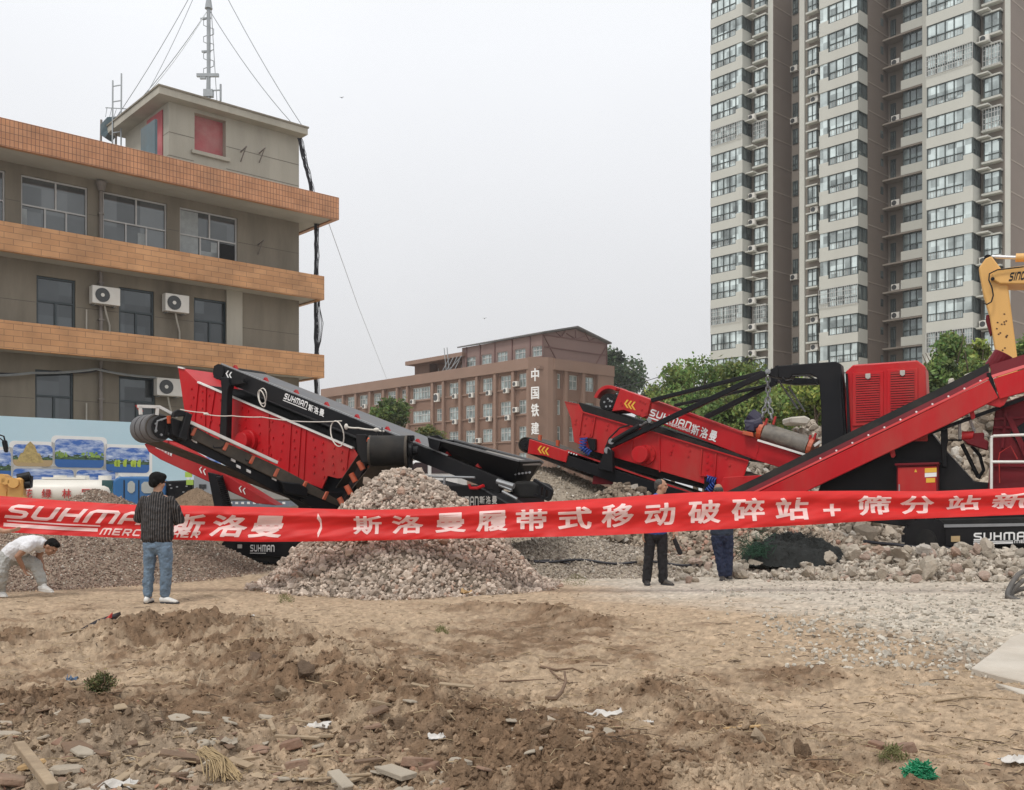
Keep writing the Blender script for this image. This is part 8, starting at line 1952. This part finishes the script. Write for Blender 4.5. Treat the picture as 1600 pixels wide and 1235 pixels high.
for px, py, s, lab in ((498, 1147, .09, "square white paper scrap in the rubble left of centre"), (944, 1127, .14, "large white paper scrap on the soil in the middle"), (1008, 1139, .06, "small white scrap just right of the large paper"), (683, 1183, .06, "crumpled white scrap at the foot of the centre ridge"), (1585, 1190, .09, "white scrap at the right edge in the foreground"), (391, 964, .06, "tiny white scrap on the left ridge near the gravel heap"), (160, 1230, .09, "bright white paper piece at the bottom left edge"), (186, 1234, .10, "second white paper piece at the bottom left edge"), (350, 1172, .10, "pale cardboard scrap in the rubble left of centre"), (1430, 1072, .16, "flat pale sheet half buried in the dirt at the right")):
    scrap("paper_scrap", lab, px, py, s, m_paper if "pale" not in lab and "beige" not in lab else m_ctile)
for px, py, s, mt, lab, cat in ((627, 906, .14, m_paper, "white plastic bag caught at the foot of the gravel heap", "plastic bag"), (702, 920, .17, m_paper, "large white plastic sack at the foot of the gravel heap", "plastic bag"), (650, 928, .16, M("beige_sheet", (.46, .39, .33), .8), "torn beige sheet at the foot of the gravel heap", "sheet"), (597, 899, .12, M("green_cloth", (.015, .13, .06), .8, .3, 8), "scrap of green netting on the gravel heap", "net"), (613, 903, .08, M("green_cloth2", (.015, .13, .06), .8, .3, 8), "second smaller scrap of green netting on the gravel heap", "net"), (620, 922, .22, m_wood2, "dark brown crumpled strip at the foot of the gravel heap", "strip"), (728, 932, .10, m_ply, "yellow-brown chunk of board at the foot of the gravel heap", "board"), (113, 1072, .05, M("blue_scrap", (.10, .16, .26), .6), "blue and white plastic scrap beside the uprooted shrub", "plastic scrap")):
    scrap("plastic_scrap" if "plastic" in cat else cat, lab, px, py, s, mt, cat, .6, .03)
# red and black bag strip in the left hollow
A_, B_ = gp(108, 998), gp(180, 986); mb = MB(); mb.prism([A_ + Vector((0, 0, .05)), B_ + Vector((0, 0, .10)), B_ + Vector((.02, .10, .14)), A_.lerp(B_, .5) + Vector((0, .06, .12))], (0, .02, -.05))
fb = mb.build("torn_bag", M("black_plastic", (.02, .015, .02), .4), None, bevel=.008); tag(fb, "torn black and red plastic bag lying in the left hollow", "torn bag")
mb = MB(); C_ = A_.lerp(B_, .72); mb.prism([C_ + Vector((0, -.03, .07)), B_ + Vector((-.02, -.03, .08)), B_ + Vector((-.03, -.01, .135)), C_ + Vector((.06, -.01, .11))], (0, .015, 0)); mb.build("red_patch", m_red, fb)
# green net ball, shrub, weeds
def tuft(name, label, p, r_, n, mt, cat, th=.004, L=.12, kind=None, wild=1.0):
    mb = MB()
    for _ in range(n):
        a, u = rng.uniform(0, 6.28), rng.uniform(-.1, 1); rr_ = math.sqrt(max(0, 1 - u * u)) * r_; q = p + Vector((math.cos(a) * rr_ * rng.uniform(.3, 1), math.sin(a) * rr_ * rng.uniform(.3, 1), max(0, u) * r_ * .75)); d = Vector((rng.gauss(0, 1), rng.gauss(0, 1), rng.gauss(0, .8) * wild)).normalized() * L * rng.uniform(.4, 1); e_ = Vector((rng.gauss(0, 1), rng.gauss(0, 1), rng.gauss(0, 1))).normalized() * L * .3
        mb.tube([q - d * .5, q + e_ * .5, q + d * .5], th, 4)
    return tag(mb.build(name, mt), label, cat, kind=kind)
g_ = gp(1437, 1216); nb = tuft("net_ball", "crumpled ball of bright green netting at the bottom right", g_ + Vector((0, 0, .01)), .062, 600, M("green_net", (.006, .20, .085), .55, .3, 8), "net ball", .0035, .11)
g_ = gp(157, 1096); sb = empty("uprooted_shrub", g_, "small dark green uprooted shrub lying on the left soil", "shrub")
v, f, c = crown(1500, .12, .075, 77, .010, (.11, .12, .05), 22); v[:, 2] += .07; np_mesh("foliage", v, f, m_leaf, c, sb)
mb = MB()
for k in range(12): a = k * .52; mb.tube([Vector((0, 0, .02)), Vector((math.cos(a) * .06, math.sin(a) * .06, .06)), Vector((math.cos(a) * .11, math.sin(a) * .11, .08 + .04 * math.sin(k)))], .005, 5)
mb.tube([Vector((-.14, -.06, .03)), Vector((-.02, -.08, .02)), Vector((.05, -.05, .08)), Vector((.04, -.02, .16))], .005, 5); mb.build("stem", m_wood2, sb, local=True)
for px, py, r_, lab in ((900, 915, .22, "patch of thin grass where the smooth dirt meets the gravel"), (690, 990, .10, "tiny weed tuft in the middle of the dirt"), (445, 942, .14, "thin grass tuft at the left foot of the gravel heap"), (1395, 1196, .08, "dry weed tuft left of the green net ball")):
    tuft("grass_tuft", lab, gp(px, py), r_, 90, M("weed", (.16, .16, .06), .8, .3, 5), "grass tuft", .0022, .08, wild=2)
# roots
for pts, r_, lab in (([(853, 1105), (868, 1103), (878, 1097), (884, 1086), (882, 1078)], .018, "curled root standing up from the dirt in the middle"), ([(845, 1040), (870, 1046), (895, 1050), (916, 1052)], .012, "straight root lying right of centre on the dirt"), ([(860, 1050), (872, 1060), (890, 1066), (905, 1058)], .009, "looped root under the straight root"), ([(660, 1064), (690, 1070), (712, 1074)], .008, "thin root on the dirt left of the curled root"), ([(945, 968), (970, 972), (995, 972)], .008, "thin wire-like root on the far smooth dirt"), ([(780, 1060), (815, 1062), (850, 1064)], .008, "pale root left of the looped root"), ([(1460, 1098), (1520, 1094), (1590, 1097)], .01, "long thin root at the right side")):
    P_l = [gp(*q) + Vector((0, 0, .015)) for q in pts]
    if "curled" in lab: 
        for i, q in enumerate(P_l): q.z += .012 * i * i * .7
    tag(MB().tube(P_l, r_, 7, r_ * .5).build("root", m_wood2 if "thin" not in lab else m_wood, None, smooth=True), lab, "root")
# concrete slab, hoses and cables on the right
def flat_slab(label, pts, t, lift):
    P_l = [Vector((*gpt(x, y), 0)) for x, y in pts]; zz_ = max(gz(p.x, p.y) for p in P_l) + lift
    for p in P_l: p.z = zz_ - (p.y - P_l[0].y) * -.02
    o = MB().prism(P_l, (0, 0, -t)).build("concrete_slab", M("slab_concrete", (.50, .455, .39), .9, .12, 2.2, bump=.3, bscale=20, dirt=(.34, .285, .22), damt=.7), None, bevel=.008); return tag(o, label, "concrete slab", kind="thing")
flat_slab("broken pale concrete slab lying flat at the right edge", [(1517, 1051), (1560, 1022), (1580, 1006), (1640, 990), (1700, 992), (1700, 1080), (1640, 1075), (1600, 1071), (1558, 1062)], .10, .03)
flat_slab("thin second slab edge just below the large pale slab", [(1555, 1070), (1600, 1080), (1700, 1100), (1700, 1112), (1598, 1086)], .05, .01)
m_hose = M("grey_hose", (.09, .085, .08), .6, .15, 4, dirt=(.25, .21, .17), damt=.5)
hs = empty("coiled_hose", (*gpt(1600, 936), 0), "thick dark hose coiled on the ground at the right edge", "hose")
def gpl(pts, z): return [Vector((*gpt(x, 938), 0)) * 1.0 + Vector((0, 0, 0)) if False else PX(x, y, 13.55 + dz_) for x, y, dz_ in pts]
for pts in ([(1660, 870, .4), (1600, 893, .2), (1588, 902, .1), (1577, 920, .0), (1575, 932, -.05), (1590, 938, -.1), (1620, 945, -.1), (1680, 950, 0)], [(1660, 905, .3), (1605, 907, .1), (1592, 913, .1), (1580, 924, .05), (1574, 934, 0), (1584, 939, 0), (1610, 935, .1), (1680, 930, .1)], [(1660, 915, .5), (1600, 920, .3), (1580, 930, .2), (1600, 941, .1), (1680, 942, .2)]):
    P_l = [PX(x, y, 13.75 + d_) for x, y, d_ in pts]; out = []
    for i in range(len(P_l) - 1):
        for j in range(6):
            t = j / 6; a, b_, c_, d_ = P_l[max(i - 1, 0)], P_l[i], P_l[i + 1], P_l[min(i + 2, len(P_l) - 1)]
            out.append(.5 * ((2 * b_) + (c_ - a) * t + (2 * a - 5 * b_ + 4 * c_ - d_) * t * t + (3 * b_ - a - 3 * c_ + d_) * t ** 3))
    MB().tube(out, .036, 9).build("coil", m_hose, hs, smooth=True)
def ground_cable(label, pts, r_=.025):
    P_l = []
    for x, y in pts:
        q = hit(x, y); 
        if q: P_l.append(q + Vector((0, 0, r_ * .8)))
    tag(MB().tube(P_l, r_, 6).build("power_cable", m_cable, None, smooth=True), label, "cable")
ground_cable("black cable lying on the dirt behind the two standing men", [(826 + 12 * i, 877 + 2.5 * math.sin(i * .7) + i * .3) for i in range(25)])
ground_cable("second black cable looping beside the first at the foot of the gravel heap", [(835 + 7 * i, 880 - 3 * math.sin(i * .5)) for i in range(9)], .02)
P_l = [PX(x, y, Y) for x, y, Y in ((1350, 846, 20.3), (1400, 851, 19.6), (1440, 856, 19.3), (1480, 857, 19.3), (1530, 864, 19.2), (1570, 868, 19.2), (1640, 874, 19.2))]
tag(MB().tube(sagged(P_l, .01), .035, 7).build("power_cable", m_cable, None, smooth=True), "thick black cable running in front of the crawler tracks", "cable")
# dark shade net heap under the crusher chute
c_ = PX(1240, 850, 17.8); nh = empty("shade_net", (c_.x, c_.y, .1), "dark heap of shade netting with green frayed edge under the red chute", "netting")
g = np.linspace(-1, 1, 70); gx_, gy_ = np.meshgrid(g, g); rr_ = np.sqrt(gx_ ** 2 + gy_ ** 2); hh = .50 * np.clip(1 - rr_ ** 2.4, -.1, 1) * (.75 + .5 * fbm(gx_ * 2.2, gy_ * 2.2, 3, 3)) + .26 * (fbm(gx_ * 6, gy_ * 6, 9, 4, .6) - .5)
Vn = np.stack([gx_ * .98, gy_ * .8, hh + .12], -1).reshape(-1, 3); ii = np.arange(69 * 70).reshape(69, 70)[:, :-1].ravel(); np_mesh("net", Vn, np.stack([ii, ii + 1, ii + 71, ii + 70], -1), M("black_net", (.012, .014, .013), .9, .5, 18, bump=.8, bscale=70), None, nh, smooth=True)
mb = MB()
for _ in range(200): a = rng.uniform(2.2, 5.2); q = Vector((-.80 + rng.gauss(0, .16), -.35 + rng.gauss(0, .16), .25 + abs(rng.gauss(0, .16)))); d = Vector((rng.gauss(0, 1), rng.gauss(0, 1), rng.gauss(0, 1))).normalized() * .11; mb.tube([q - d, q + d], .004, 4)
nb_ = MB()
for _ in range(420):
    a, u = rng.uniform(0, 6.28), rng.uniform(.1, .95); q = Vector((math.cos(a) * u * .95, math.sin(a) * u * .78, .12 + .46 * (1 - u ** 2.4) + rng.uniform(-.02, .06))); d = Vector((rng.gauss(0, 1), rng.gauss(0, 1), rng.gauss(0, .7))).normalized() * rng.uniform(.05, .16); nb_.tube([q - d, q + d], .004, 4)
nb_.build("loose_fibre", M("black_fibre", (.014, .016, .014), .9), nh, local=True)
mb.build("frayed_edge", M("green_net_fray", (.015, .06, .03), .8, .4, 9), nh, local=True)
# two birds far off in the sky
for px, py in ((534, 153), (757, 498)):
    p = PX(px, py, 105); b = empty("bird", p, "tiny dark bird in the grey sky, %s" % ("right of the rooftop hut" if py < 300 else "above the brown building"), "bird")
    MB().ell((0, 0, 0), .05, .13, .05).build("body", m_dark, b, local=True); MB().add([(0, -.06, .03), (0, .07, .03), (.24, .02, .10), (.22, -.05, .09)], [(0, 1, 2, 3)]).add([(0, -.06, .03), (0, .07, .03), (-.24, .02, .06), (-.22, -.05, .05)], [(3, 2, 1, 0)]).build("wing", m_dark, b, local=True, solid=.01)
# ------------------------------------------------------------------ the hazy air
hz_ = MB().box(-720, 720, -8, 440, -1.5, 62).build("haze", newmat("haze_air")[0]); tag(hz_, kind="stuff")
hm = hz_.data.materials[0]; hn, hl = hm.node_tree.nodes, hm.node_tree.links
hn.remove(hn["Principled BSDF"]); hv = hn.new("ShaderNodeVolumePrincipled"); hv.inputs["Color"].default_value = (.93, .94, .96, 1); hv.inputs["Density"].default_value = .0004; hv.inputs["Anisotropy"].default_value = .2
hl.new(hv.outputs[0], hn["Material Output"].inputs["Volume"])
